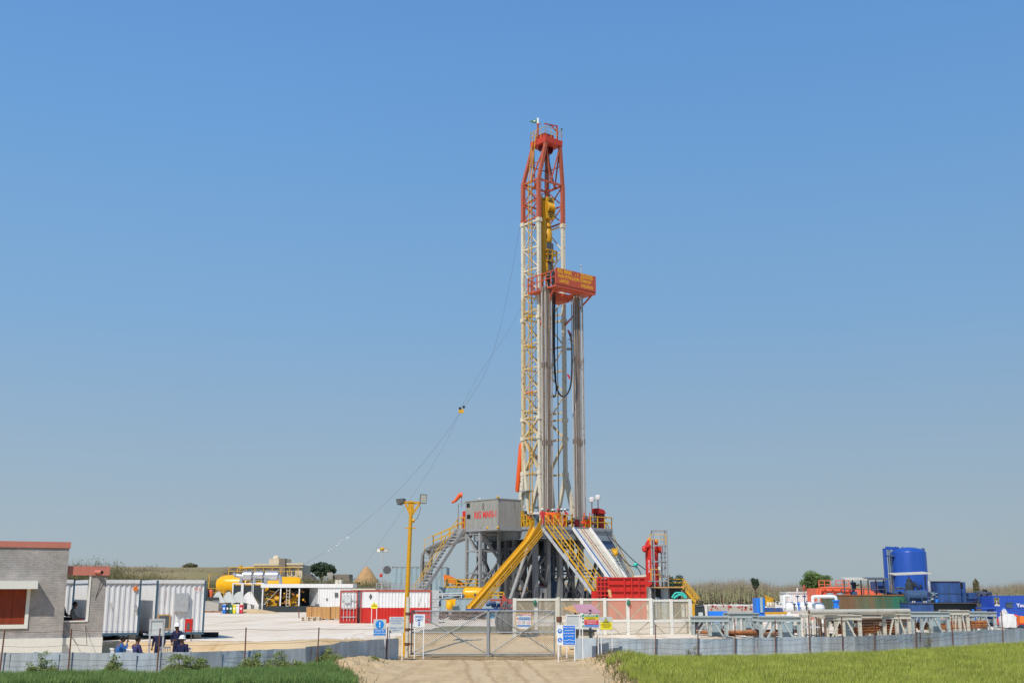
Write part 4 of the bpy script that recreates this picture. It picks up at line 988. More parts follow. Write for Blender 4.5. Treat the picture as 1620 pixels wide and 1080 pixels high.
fp = MB(RM); fp.bar((.9, 1.1, zc1), (.9, 1.1, zc1+2.0), .16); fp.bar((.9, .6, zc1+1.8), (.9, 1.3, zc1+1.95), .08); fp.build('flag_mast', 'mast_red', mast)
for (u, v) in ((1.2, -.5), (2.9, -.5), (2.9, 1.9)): MB(RM).bar((u, v, zc1+1.1), (u, v, zc1+1.3), .03).ball((u, v, zc1+1.38), .11, 8, 6).build('crown_lamp', 'dark_grey', mast)
fg = MB(); a = R(.9, 1.1, zc1+2.0)
fg.add([a+V3((-.06, 0, .05)), a+V3((-.06, 0, .5)), a+V3((-.55, .1, .42)), a+V3((-.95, 0, .2)), a+V3((-.5, .1, .05))], [[0, 1, 2, 3, 4]]); fl = fg.build('flag', 'green_paint'); tag(fl, 'small green and white flag flying from the mast crown', 'flag')
MB().bar(a, a+V3((0, 0, .62)), .2, .06).build('white_band', 'sign_white', fl)
mb = MB(); mb.ball(a+V3((-.36, -.03, .27)), (.10, .005, .10)); mb.build('crescent', 'sign_white', fl)
# yellow ladder with cage
ld = MB(RM); zA_ = ZF; zB_ = Z4+1.5
ul, vl = -.28, 1.1
for v in (vl-.22, vl+.22): ld.bar((ul, v, zA_), (ul+.0, v, Z3), .06); ld.bar((ul, v, Z3), (.45, v, zB_), .06)
z = zA_
while z < Z3: ld.bar((ul, vl-.22, z), (ul, vl+.22, z), .035); z += .5
ld.build('ladder', 'yellow', mast)
for py in (620, 548, 500):                                   # rest platforms
    MB(RM).box(-.3, .5, .9, 1.9, zr(py)-.06, zr(py)).build('rest_platform', 'yellow' if py != 620 else 'coral', mast)
gr_ = MB(RM); gr_.bar((1.0, .75, ZF+4), (1.0, .75, zr(310)), .28, .34, up=(1, 0, 0)); gr_.build('guide_rail', 'deep_yellow', mast)
wk = MB(RM); wk.box(-.7, .8, 1.2, 2.4, zr(775)-.1, zr(775)); wk.build('service_platform', 'light_grey', mast)
mb = MB(RM); mb.bar((-.35, 2.9, zr(812)), (-.05, .0, zr(812)), .2); mb.bar((0, -.1, ZF+1.9), (W_, -.4, ZF+1.9), .16); mb.bar((0, DD, ZF+2.2), (W_, DD, ZF+2.2), .2); mb.build('tie_beam', 'white_paint', mast)
# racking board
rbv0, rbv1, rbu0, rbu1 = -3.6, .6, -1.0, 4.55; zb0 = zz(454, 110); 
rk = MB(RM); rk.box(rbu0, rbu1, rbv0, rbv0+.14, zb0, zb0+.34)
rk.box(rbu0, rbu0+1.0, rbv0+.14, rbv1, zb0, zb0+.16); rk.box(rbu1-1.0, rbu1, rbv0+.14, rbv1-1.2, zb0, zb0+.16); rk.box(rbu0+1.0, rbu1-1.0, rbv0+.14, rbv0+1.15, zb0-.05, zb0+.12); rk.box(1.3, 2.3, rbv0+1.15, -.6, zb0-.35, zb0-.2)
for i in range(9): 
    q = rbv0+1.3+.27*i; rk.bar((rbu0+1.0, q, zb0+.05), (rbu0+1.95, q, zb0+.05), .09); rk.bar((rbu1-1.0, q, zb0+.05), (rbu1-2.0, q, zb0+.05), .09)
rk.build('racking_board', 'board_red', mast)
mb = MB(RM); mb.slab([(rbu0+1.7, rbv0+1.6, zb0-.05), (rbu0+2.5, rbv0+1.8, zb0-.75), (rbu0+3.5, rbv0+1.8, zb0-.75), (rbu0+4.1, rbv0+1.6, zb0-.05)], (0, 1.6, 0)); mb.build('board_basket', 'board_red', mast)
pn = MB(RM); pn.box(rbu0, rbu1, rbv0-.06, rbv0-.005, zb0+.30, zb0+1.95); pnl = pn.build('name_panel', 'board_red', mast)
def rt(s_, sz, fu, fz, al='CENTER', sx=1.0): text(s_, sz, R(lerp(rbu0, rbu1, fu), rbv0-.062, zb0+.30+1.65*fz), U, (0, 0, 1), 'ink_yellow', pnl, sx=sx, bold=.03, align=al)
rt('RIG MARI', .66, .04, .82, 'LEFT', .70); rt('- 1', .62, .47, .80, 'LEFT', .75); rt('ZJ50/DBS', .66, .60, .82, 'LEFT', .68)
rt('MARI PETROLEUM COMPANY', .48, .06, .50, 'LEFT', .72); rt('LIMITED', .44, .09, .20, 'LEFT', .80); rt('PAKISTAN', .48, .62, .19, 'LEFT', .76)
rl = MB(RM); rail(rl, [(rbu0, rbv0, zb0+.3), (rbu0, rbv1, zb0+.2)], 1.4, .045, step=.65); rail(rl, [(rbu0, rbv1, zb0+.2), (rbu0+1, rbv1+.2, zb0+.2)], 1.3, .04, step=.6); rl.bar((rbu0, rbv1, zb0+.85), (rbu0, rbv1+.9, zb0+1.2), .05); rl.build('board_railing', 'board_red', mast)
mb = MB(RM); mb.bar((rbu0+.2, rbv0+.4, zb0), (0, -.1, zb0-3.2), .14); mb.bar((rbu1-.2, rbv0+.4, zb0), (W_, -.1, zb0-2.8), .14); mb.build('board_strut', 'board_red', mast)
mb = MB(RM); mb.bar((W_-.1, -.9, zb0-4.4), (W_+.9, -1.2, zb0-4.7), .08); mb.bar((0, -.1, zb0-3.1), (.6, -.2, zb0-3.3), .14); mb.build('strut_hook', 'board_red', mast)
# raising cylinder
a = P(825, 700, 116.5); b = P(818.5, 778, 116.5)
mb = MB(); mb.tube([a, a.lerp(b, .05), b.lerp(a, .07), b], [.13, .25, .25, .17], 12)
mb.build('raising_cylinder', 'orange_red', mast); MB().tube([a+V3((.2, .3, .9)), a], .07, 6).build('cylinder_rod', 'maroon', mast)
# travelling block and top drive
td = thing('top_drive', R(1.75, .55, zr(432)), 'yellow travelling block and top drive hanging inside the mast', 'top drive')
zt0, zt1 = zr(345), zr(314)
mb = MB(RM)
for i in range(6): mb.lathe((1.35+.16*i, .5, (zt0+zt1)/2+.15), [(.62, -.055), (.70, 0), (.62, .055)], 20, axis='x')
mb.slab([(1.25, .1, zt0), (2.25, .1, zt0), (2.45, .1, (zt0+zt1)/2), (2.2, .1, zt1+.2), (1.3, .1, zt1+.2), (1.1, .1, (zt0+zt1)/2)], (0, .8, 0)); mb.build('travelling_block', 'deep_yellow', td)
mb = MB(RM)
for i in range(9): z = lerp(zt0+.15, zt1, i/8); wv = .48*sin(pi*(i+1.5)/11); mb.box(1.75-wv, 1.75+wv, .04, .098, z, z+.07)
mb.build('cooling_slots', 'ink_black', td)
mb = MB(RM); mb.lathe((1.75, .5, zr(357)), [(.28, 0), (.32, .2), (.22, .4), (.22, .85)], 12); mb.lathe((1.75, .5, zr(382)), [(.3, 0), (.42, .2), (.42, 1.1), (.24, 1.5)], 12)
for s_ in (-.32, .32): mb.tube([(1.75+s_, .5, zr(357)), (1.75+s_*1.3, .5, zr(370)), (1.75+s_, .5, zr(385))], .1, 8)
mb.build('hook', 'deep_yellow', td)
MB(RM).box(1.3, 2.2, .2, 1.0, zr(400), zr(383)).lathe((1.75, .45, zr(432)), [(.28, 0), (.34, .7), (.45, 1.6), (.3, 2.1)], 12).build('motor_body', 'dark_grey', td)
mb = MB(RM); rail(mb, [(1.2, -.05, zr(410)), (2.4, -.05, zr(410)), (2.4, 1.1, zr(410)), (1.2, 1.1, zr(410)), (1.2, -.05, zr(410))], 1.0, .05, step=.6); mb.box(1.25, 2.35, 0, 1.05, zr(413), zr(411)); mb.build('guard_frame', 'deep_yellow', td)
mb = MB(RM)
for s_ in (-.34, .34): mb.tube([(1.75+s_, .4, zr(410)), (1.75+s_*1.1, .35, zr(419)), (1.75+s_*.8, .35, zr(428))], [.09, .16, .08], 8)
mb.build('link', 'deep_yellow', td)
MB(RM).box(.92, 1.3, .3, 1.05, zr(436), zr(318)).build('dolly', 'deep_yellow', td)
MB(RM).lathe((1.75, .45, zr(458)), [(.09, 0), (.11, .8), (.2, 1.0), (.2, 1.6)], 10).build('quill', 'black', td)
# cables of the drilling line
mb = MB(RM)
for i in range(6): mb.tube([(1.3+.17*i, .75, Z4), (1.4+.14*i, .55, zt1+.1)], .02, 4, cap=False)
tag(mb.build('drilling_line', 'black'), 'dark steel ropes running from the crown to the travelling block', 'rope')
mb = MB(RM); mb.tube([(2.65, 1.2, Z4), (2.9, 1.6, ZF)], .022, 4, cap=False); mb.tube([(2.3, 1.3, Z4), (2.45, 1.7, ZF)], .018, 4, cap=False); mb.tube([(.5, 1.7, Z4), (.35, 1.9, ZF)], .018, 4, cap=False); mb.tube([(.7, 1.8, Z4), (.65, 2.0, ZF)], .018, 4, cap=False)
mb.tube([(1.1, 1.9, Z4), (1.2, 2.0, ZF)], .02, 4, cap=False); mb.tube([(1.9, 1.6, Z4), (2.0, 1.9, ZF)], .02, 4, cap=False); mb.tube([(.15, .5, zr(352)), (.15, .5, ZF)], .05, 6); mb.tube([(3.2, .8, zr(480)), (3.2, .8, ZF)], .045, 6)
tag(mb.build('winch_line', 'black'), 'thin winch ropes hanging down inside the mast to the floor', 'rope')
# standpipe & dark vertical pipes, black hose loops
mb = MB(RM); mb.tube([(2.75, 2.0, ZF), (2.75, 2.0, zr(500))], .075, 8); tag(mb.build('standpipe', 'maroon'), 'dark red standpipe running up the rear of the mast', 'pipe')
mb = MB()
pts = [P(875.5, 425, 112), P(876.5, 470, 112), P(876, 520, 112), P(876.5, 560, 112), P(878, 595, 112), P(882, 617, 112), P(890, 627, 112), P(898, 622, 112), P(903, 608, 112), P(904.5, 585, 112), P(904.5, 552, 112.5), P(903, 535, 113), P(899.5, 524, 114)]
def smooth(pts, n=4):
    out = []
    for i in range(len(pts)-1):
        p0 = pts[max(i-1, 0)]; p1 = pts[i]; p2 = pts[i+1]; p3 = pts[min(i+2, len(pts)-1)]
        for k in range(n): t = k/n; out.append(.5*((2*p1)+(p2-p0)*t+(2*p0-5*p1+4*p2-p3)*t*t+(3*p1-p0-3*p2+p3)*t**3))
    out.append(pts[-1]); return out
mb.tube(smooth(pts), .085, 8); tag(mb.build('rotary_hose', 'rubber'), 'thick black rotary hose looping down in front of the mast', 'hose')
mb = MB(); pts = [P(873.8, 430, 112.3), P(874, 500, 112.3), P(874, 590, 112.3), P(873.5, 620, 112.3), P(876, 628, 112.3), P(879.5, 622, 112.3), P(879.5, 600, 112.3), P(877.5, 560, 112.3), P(877.8, 470, 112.3), P(877.5, 430, 112.3)]
mb.tube(smooth(pts), .06, 6); tag(mb.build('service_loop', 'rubber'), 'narrow black service loop hanging close to the drill pipes', 'hose')
for (pa, lb) in (((898, 522, 903, 531), 'upper'), ((897.5, 592, 901, 599), 'lower')):
    mb = MB(); mb.tube(smooth([P(pa[0], pa[1], 113.5), P((pa[0]+pa[2])/2+1, (pa[1]+pa[3])/2, 113.5), P(pa[2], pa[3], 113.5)]), .09, 8)
    tag(mb.build('pipe_elbow', 'red_paint'), '%s short red pipe elbow on the right mast leg' % lb, 'pipe')
mb = MB(); a = P(900, 550.5, 113); mb.box(a.x-.2, a.x+.35, 112.8, 113.6, a.z-.1, a.z); rail(mb, [(a.x-.1, 112.8, a.z), (a.x+.35, 112.8, a.z)], .9, .02, step=.4); tag(mb.build('hose_bracket', 'dark_grey'), 'small dark bracket platform beside the right mast leg', 'bracket')
# drill pipe stands
rn = random.Random(2); zt_s = zz(441, 111)
proto = None; n_ = 0
def stand(u, v, top, m, lb, gp):
    b = R(u, v, ZF+.02); t = thing('drill_pipe_stand', b, lb, 'drill pipe', gp)
    q = rn.gauss(0, .03); tp = b+V3((q, 0, top-ZF)); mb = MB(); mb.tube([b, tp], .060, 8); mb.build('pipe', m, t)
    for k in (.003, .331, .658, .985): c = b.lerp(tp, k); MB().tube([c, c+V3((0, 0, .5))], .078, 8).build('tool_joint', 'tool_joint', t)
for j, v in enumerate((-2.3, -2.05, -1.8)):
    for i in range(5): stand(-1.30+.22*i+.03*j, v, zb0+.05, ('drill_pipe', 'drill_pipe_dark', 'drill_pipe_pale', 'drill_pipe', 'drill_pipe_brown')[(i*2+j) % 5], 'grey steel drill pipe stand racked behind the left end of the board', 'drill pipe stands racked left')
for j, v in enumerate((-2.3, -2.05, -1.8)):
    for i in range(6): stand(2.85+.22*i+.03*j, v, zt_s+rn.uniform(-.4, .6), ('drill_pipe', 'drill_pipe_brown', 'drill_pipe_pale', 'drill_pipe_dark', 'drill_pipe')[(i*3+j) % 5], 'grey steel drill pipe stand racked behind the right end of the board', 'drill pipe stands racked right')
mb = MB(RM); mb.tube([(3.2, -2.9, ZF), (3.2, -2.9, zt_s+1.7)], .05, 6); mb.ball((3.2, -2.9, zt_s+1.9), .1); tag(mb.build('whip_aerial', 'light_grey'), 'thin mast with a small knob rising above the red racking board', 'aerial')
# ------------------------------------------------------------------ substructure
sub = thing('rig_substructure', R(1.7, 2, G0), 'grey steel substructure carrying the drill floor on braced columns', 'substructure')
dk = MB(RM); dk.box(-3, 6.4, -3.6, 7.0, ZF-.22, ZF); dk.build('deck', 'rig_grey', sub)
mb = MB(RM)
for v in (-3.5, -.2, 3.2, 6.8): mb.ibeam((-3.0, v, ZF-.72), (6.4, v, ZF-.72), .35, .98, .06)
for u in (-2.9, .2, 3.2, 6.2):
    for a, b in ((-3.3, -.4), (0, 3.0), (3.4, 6.6)): mb.ibeam((u, a, ZF-.72), (u, b, ZF-.72), .3, .96, .06)
mb.build('deck_girder', 'deck_grey', sub)
mb = MB(RM); mb.box(4.2, 6.35, -3.55, -.5, ZF-1.9, ZF-1.22); mb.build('deck_pocket', 'dull_blue', sub)
cols = [(-2.7, -2.3), (-1.15, -2.3), (-2.7, .7), (-2.7, 1.9), (.4, -2.3), (3.2, -2.3), (5.9, -2.3), (.4, 1.9), (3.2, 1.9), (5.9, 1.9), (-2.7, 6.2), (.4, 6.2), (3.2, 6.2), (5.9, 6.2)]
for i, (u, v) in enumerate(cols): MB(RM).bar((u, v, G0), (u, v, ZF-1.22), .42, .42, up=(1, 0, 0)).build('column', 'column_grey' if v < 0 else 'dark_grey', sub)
mb = MB(RM)
for (a, b, z0, z1) in (((-2.7, -2.3), (-1.15, -2.3), 5.0, 6.6), ((-1.15, -2.3), (-2.7, -2.3), 3.4, 5.0), ((-2.7, -2.3), (-2.7, 1.9), G0, 7.2), ((-2.7, 1.9), (-2.7, 6.2), G0, 7.2), ((-2.7, 6.2), (-2.7, 1.9), G0, 7.2), ((.4, -2.3), (3.2, -2.3), G0+.3, 7.2), ((3.2, -2.3), (.4, -2.3), G0+.3, 7.2),
                       ((3.2, -2.3), (5.9, -2.3), G0, 7.2), ((.4, 1.9), (3.2, 1.9), G0, 7.2), ((3.2, 1.9), (.4, 1.9), G0, 7.2), ((3.2, 1.9), (5.9, 1.9), 7.2, G0), ((-2.7, .7), (-2.7, -2.3), 3, 7.2), ((.4, 6.2), (-2.7, 6.2), 1, 7.2), ((3.2, 6.2), (5.9, 6.2), 1, 7.2), ((3.2, 6.2), (.4, 6.2), 1, 7.2)):
    mb.bar((*a, z0), (*b, z1), .26, .22)
for z in (5.0, 3.4): mb.bar((-2.7, -2.3, z), (-1.15, -2.3, z), .2)
for v in (-2.3, 1.9, 6.2): mb.bar((-2.7, v, 4.2), (5.9, v, 4.2), .2) if v > 0 else None
mb.bar((-2.7, -2.3, 7.0), (-2.7, 6.2, 7.0), .28); mb.bar((5.9, -2.3, 5.0), (5.9, 6.2, 5.0), .2)
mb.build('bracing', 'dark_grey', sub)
mb = MB(RM)
mb.slab([(-2.5, -2.55, G0), (-2.3, -2.55, 3.3), (-1.5, -2.55, 3.3), (-1.35, -2.55, G0), (-1.55, -2.55, G0), (-1.75, -2.55, 2.9), (-2.1, -2.55, 2.9), (-2.3, -2.55, G0)], (0, .15, 0)); mb.build('portal_frame', 'rig_grey', sub)
mb = MB(); mb.tube([P(838, 857, 110.5), P(806, 950, 108.5)], .17, 10); mb.tube([P(842, 890, 110.6), P(826, 946, 109.5)], .15, 10); mb.build('tubular_brace', 'rig_grey', sub)
mb = MB(RM); mb.bar((-2.0, 3.5, 6.5), (.2, 3.8, 2.6), .5); mb.bar((.4, 5.0, 2), (1.8, 5.2, 7), .35); mb.build('raising_arm', 'cream_paint', sub)
for (u, v) in ((1.7, -1.2), (4.6, 3.5), (-.8, 4.6)): MB(RM).bar((u, v, G0), (u, v, ZF-1.22), .24, .24, up=(1, 0, 0)).build('inner_column', 'dark_grey', sub)
rn = random.Random(77)
for i in range(10):
    u = rn.uniform(-2.6, 5.6); v = rn.uniform(-1.5, 6); u2 = u+rn.choice((-1, 1))*rn.uniform(1.2, 2.6); MB(RM).bar((u, v, rn.uniform(G0, 3)), (max(-2.6, min(5.8, u2)), v+rn.uniform(-.4, .4), rn.uniform(5, 7.6)), rn.uniform(.08, .17)).build('inner_brace', 'dark_grey' if i % 3 else 'rig_grey', sub)
for z, v in ((4.6, -2.0), (3.0, 1.0), (5.6, 3.0), (2.2, 4.5)): MB(RM).bar((-2.6, v, z), (5.8, v, z), .13).build('cross_tie', 'dark_grey', sub)
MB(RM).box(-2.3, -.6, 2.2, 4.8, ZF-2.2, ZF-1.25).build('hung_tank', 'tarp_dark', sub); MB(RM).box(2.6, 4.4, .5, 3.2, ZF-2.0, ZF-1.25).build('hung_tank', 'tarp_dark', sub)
# doghouse tower
mb = MB(RM)
for (u, v) in ((-5.6, 4.6), (-3.2, 4.6), (-5.6, 2.0), (-5.6, -.3)): pass
tw = [(-5.7, 4.4), (-5.7, 2.3), (-3.4, 4.4), (-3.4, 2.3)]
for (u, v) in tw: mb.bar((u, v, G0), (u, v, ZF-.3), .26, .26, up=(1, 0, 0))
mb.build('tower_leg', 'rig_grey', sub)
mb = MB(RM)
for (a, b) in ((0, 1), (2, 3), (0, 2), (1, 3)):
    A = tw[a]; B = tw[b]
    for z in (2.6, 4.7, 6.8, 8.4): mb.bar((*A, z), (*B, z), .14)
    mb.bar((*A, 8.4), (*B, 6.0), .16); mb.bar((*B, 6.0), (*A, 3.4), .14); mb.bar((*A, 3.4), (*B, G0), .14)
mb.build('tower_bracing', 'rig_grey', sub)
# clutter hanging below the floor, bop
bop = thing('blowout_preventer', R(1.7, 1.0, G0), 'dark blowout preventer stack standing under the drill floor', 'wellhead')
MB(RM).lathe((1.7, .6, G0), [(.5, 0), (.5, .6), (.9, .62), (.9, 1.5), (.6, 1.52), (.6, 2.2), (.95, 2.25), (.95, 3.3), (.5, 3.35), (.4, 5.5), (.7, 5.6), (.6, 7.2)], 16).build('stack', 'dull_blue', bop)
MB(RM).box(.4, 3.0, .2, 1.0, G0+.8, G0+1.35).box(.5, 2.9, .25, .95, G0+2.5, G0+3.0).build('ram_body', 'maroon', bop)
# deck rails
rl = MB(RM); rail(rl, [(-3, -1.4, ZF), (-3, -.65, ZF)], 1.1, .04, step=.5)
rail(rl, [(-1.2, -3.55, ZF), (.9, -3.55, ZF)], 1.1, .04, step=.7); rail(rl, [(3.4, -3.55, ZF), (6.3, -3.55, ZF), (6.3, -2.4, ZF)], 1.1, .04, step=.9); rail(rl, [(6.3, -.6, ZF), (6.3, 6.9, ZF), (-3, 6.9, ZF)], 1.1, .04, step=1.2)
rl.build('floor_railing', 'yellow', sub)
# clutter on floor: drawworks, small racks
dw = thing('drawworks', R(1.7, 5.0, ZF), 'dark drawworks drum housing on the drill floor behind the mast', 'drawworks')
MB(RM).box(.2, 3.6, 4.2, 6.2, ZF, ZF+1.5).build('housing', 'dark_grey', dw); MB(RM).lathe((.2, 5.2, ZF+1.2), [(.8, 0), (.8, 3.3)], 16, axis='x').build('drum', 'maroon', dw)
ir = thing('iron_roughneck', R(-.9, 1.6, ZF), 'yellow and grey pipe handling machine on the drill floor by the left mast leg', 'machine')
MB(RM).box(-1.5, -.4, 1.1, 2.1, ZF, ZF+.5).box(-1.3, -1.0, 1.3, 1.9, ZF+.5, ZF+1.7).build('frame', 'yellow', ir); MB(RM).box(-1.0, -.5, 1.2, 2.0, ZF+.5, ZF+1.3).lathe((-.8, 1.5, ZF+1.3), [(.3, 0), (.3, .4)], 12).build('body', 'dark_grey', ir)
rn = random.Random(9)
for i, (u, v, hgt, m, lb) in enumerate(((1.3, -3.2, 1.3, 'maroon', 'dark red valve stand left of the white ramp'), (3.55, -3.3, 1.5, 'red_paint', 'red vertical cylinder right of the white ramp'), (.9, -2.9, 1.0, 'maroon', 'squat dark red valve block behind the orange clad workers'), (4.6, -3.0, 1.4, 'dark_grey', 'dark grey winch motor on the right side of the drill floor'), (2.9, -3.2, 1.5, 'orange_red', 'orange red hose reel post at the top of the white ramp'))):
    t = thing('floor_valve', R(u, v, ZF), lb, 'valve')
    MB(RM).lathe((u, v, ZF), [(.16, 0), (.16, .08), (.09, .1), (.09, hgt*.5), (.16, hgt*.52), (.16, hgt*.7), (.05, hgt*.72), (.05, hgt)], 10).build('stem', m, t)
    MB(RM).box(u-.28, u+.28, v-.14, v+.14, ZF+hgt*.25, ZF+hgt*.45).build('body', m, t)
    MB(RM).tube([(u-.15, v-.16, ZF+hgt*.6), (u+.15, v-.16, ZF+hgt*.6)], .11, 10).build('handwheel', 'dark_grey', t)
rn = random.Random(44)
for i, (u, v, w_, h_, m, lb) in enumerate(((-2.3, -1.2, .5, .7, 'deep_yellow', 'small yellow box on the drill floor behind the slide'), (-1.9, -.6, .35, 1.0, 'orange', 'orange upright locker by the left base leg of the mast'), (3.9, -2.4, .5, .9, 'deep_yellow', 'yellow tool chest between the drill pipes and the round floodlights'), (4.4, -1.7, .4, 1.2, 'dark_grey', 'dark upright cabinet behind the round floodlights'),
      (.3, -3.1, .4, .8, 'orange_cloth', 'orange box at the front rail of the drill floor'), (2.2, -2.9, .35, .7, 'maroon', 'dark red clamp box at the head of the white ramp'), (.2, 1.2, .6, 1.3, 'blue_grey', 'blue grey tong unit between the mast legs'), (2.4, .8, .5, 1.1, 'dark_grey', 'dark tong unit between the mast legs'))):
    t = thing('floor_box', R(u, v, ZF), lb, 'box'); MB(RM).box(u-w_/2, u+w_/2, v-w_/2, v+w_/2, ZF, ZF+h_).build('body', m, t); MB(RM).box(u-w_/2-.03, u+w_/2+.03, v-w_/2-.03, v+w_/2+.03, ZF+h_+.002, ZF+h_+.06).build('lid', m, t)
    MB(RM).tube([(u-w_*.3, v, ZF+h_+.06), (u-w_*.3, v, ZF+h_+.3), (u+w_*.3, v, ZF+h_+.3), (u+w_*.3, v, ZF+h_+.06)], .03, 6).build('handle', 'dark_grey', t)
t = thing('control_cabin', R(5.6, -2.2, ZF), 'red control cabinet with sloping roof at the right end of the drill floor', 'cabinet')
MB(RM).box(5.1, 5.9, -3.0, -2.2, ZF, ZF+1.5).build('body', 'maroon', t); MB(RM).slab([(5.0, -3.1, ZF+1.5), (6.0, -3.1, ZF+1.5), (5.75, -3.1, ZF+1.85), (5.0, -3.1, ZF+2.0)], (0, 1.0, 0)).build('hood', 'red_paint', t)
for (u, v, hh, lb) in ((4.15, -3.0, 2.55, 'lower round floodlight on the right side of the drill floor'), (4.9, -3.1, 2.8, 'white drum floodlight on a dark pole beside the red cabinet')):
    t = thing('floor_lamp', R(u, v, ZF), lb, 'floodlight'); MB(RM).bar((u, v, ZF), (u, v, ZF+hh), .06).build('pole', 'maroon', t)
    MB(RM).lathe((u, v, ZF+hh), [(.25, 0), (.3, .1), (.3, .4), (.12, .5)], 14).build('lamp_head', 'white_paint', t)
# workers on floor
WK = dict(elL=(-.32, .12, 1.2), haL=(-.1, .3, 1.12))
for (px_, v, f, lb, cl, ht) in ((880, -2.9, 200, 'worker in orange coverall and red helmet bending on the drill floor', 'orange_cloth', 'helmet_red'), (886, -3.0, 160, 'worker in dark orange with white helmet beside the orange clad worker', 'grey_cloth', 'helmet_white'), (891, -3.0, 180, 'worker in red coverall and white helmet on the drill floor', 'red_cloth', 'helmet_white'), (864.5, -3.0, 180, 'worker in orange coverall at the top of the yellow stairs', 'orange_cloth', 'helmet_red'), (872, -3.1, 150, 'worker in bright orange jacket second from the yellow slide', 'orange_cloth', 'helmet_white'), (856.4, -3.2, 180, 'worker in red with white helmet by the top of the yellow slide', 'red_cloth', 'helmet_white')):
    u = ((px_-855)/15.5+.643*v)/.766; lowp = dict(ch=(0, .1, 1.33), nk=(0, .16, 1.44), hd=(0, .24, 1.54), shL=(-.19, .12, 1.38), shR=(.19, .12, 1.38)) if 'bending' in lb else WK
    person(R(u, v, ZF), radians(f), lb, lowp, cl, ht, group=None, sc=.97 if px_ > 875 else .72 if False else .9)
# ------------------------------------------------------------------ doghouse
dh = thing('doghouse', R(-4.5, 2, ZF-.2), 'grey steel doghouse cabin lettered in red beside the mast', 'cabin')
ZD = ZF-.05; H = 2.55; x0, x1, y0, y1 = -5.9, -3.05, -.62, 4.4
mb = MB(RM); mb.corr((x0, y0), (x1, y0), ZD, ZD+H, .3, .012); mb.corr((x0, y1), (x0, y0), ZD, ZD+H, .45, .006); mb.corr((x1, y0), (x1, y1), ZD, ZD+H, .3, .01); mb.corr((x1, y1), (x0, y1), ZD, ZD+H, .3, .01); mb.build('wall', 'doghouse_grey', dh)
MB(RM).box(x0-.06, x1+.06, y0-.06, y1+.06, ZD+H, ZD+H+.08).build('roof', 'doghouse_grey', dh)
MB(RM).box(x0-.06, x1+.04, y0-.06, y1+1.3, ZD-.35, ZD).build('base_frame', 'rig_grey', dh)
LM = -Vv
text('RIG MARI-1', .90, R(x0-.02, 1.25, ZD+1.15), LM, (0, 0, 1), 'ink_red', dh, bold=.022, sx=.78)
c = R(x0-.03, 1.6, ZD+2.05); mb = MB()
for a, b in (((0, .22), (.14, .0)), ((.14, 0), (0, -.22)), ((0, -.22), (-.14, 0)), ((-.14, 0), (0, .22))): mb.bar(c+LM*a[0]+V3((0, 0, a[1])), c+LM*b[0]+V3((0, 0, b[1])), .04, .02)
mb.build('emblem', 'dark_grey', dh); text('MPCL', .16, R(x0-.02, 1.6, ZD+1.72), LM, (0, 0, 1), 'ink_black', dh)
mb = MB(RM); mb.box(x0-.03, x0, 3.6, 4.15, ZD+.9, ZD+1.3); mb.box(x0-.03, x0, 3.7, 4.2, ZD+2.0, ZD+2.4); mb.build('vent', 'black', dh)
mb = MB(RM)
for (u, v, z) in ((x0, y0, ZD+H+.08), (x0, y0, ZD-.2), (x0, .9, ZD-.2)): mb.ball((u-.05, v-.05, z+.1), .13, 8, 6)
mb.build('lifting_lug', 'yellow', dh)
mb = MB(RM); rail(mb, [(x0, y1+.15, ZD), (x0, y1+1.2, ZD)], 1.1, .04, step=.5); mb.build('porch_railing', 'yellow', dh)
mb = MB(RM); mb.bar((x0, y1+1.2, ZD), (x0, y1+1.2, ZD+2.4), .08); mb.bar((x0, y1+1.2, ZD+2.4), (x0, y1, ZD+2.45), .08); mb.bar((x1, y1+1.2, ZD), (x1, y1+1.2, ZD+2.4), .08); mb.build('porch_frame', 'rig_grey', dh)
MB(RM).box(x0+.2, x0+.8, y1+.2, y1+.75, ZD, ZD+1.7).build('cabinet', 'red_paint', dh)
a = P(730, 802, 117.5)
t = thing('windsock', P(730, 803, 117.5), 'orange windsock flying left from the doghouse porch', 'windsock')
MB().bar(a, P(730, 786, 117.5), .05).build('pole', 'dark_grey', t)
b = P(730, 785, 117.5); mb = MB(); mb.tube(smooth([b, b+V3((-.12, 0, .05)), b+V3((-.30, 0, -.15)), b+V3((-.55, 0, -.50)), b+V3((-.95, 0, -.72))]), [.20]*3+[.27]*3+[.26]*3+[.2]*3+[.15]*2+[.12]*2+[.09], 10) if False else None
sp = smooth([b+V3((.1, 0, .15)), b+V3((-.15, 0, .12)), b+V3((-.38, 0, -.15)), b+V3((-.65, 0, -.45)), b+V3((-1.0, 0, -.62))]); mb = MB(); mb.tube(sp, [.27-.17*i/(len(sp)-1) for i in range(len(sp))], 12); mb.build('sock', 'orange_red', t)
mb = MB(RM); mb.tube([(x0+.8, y0+.6, ZD+H), (x0+.8, y0+.6, ZD+H+.25)], .04, 6); mb.ball((x0+.8, 3.2, ZD+H+.25), (.12, .2, .15)); mb.build('roof_lamp', 'light_grey', dh)
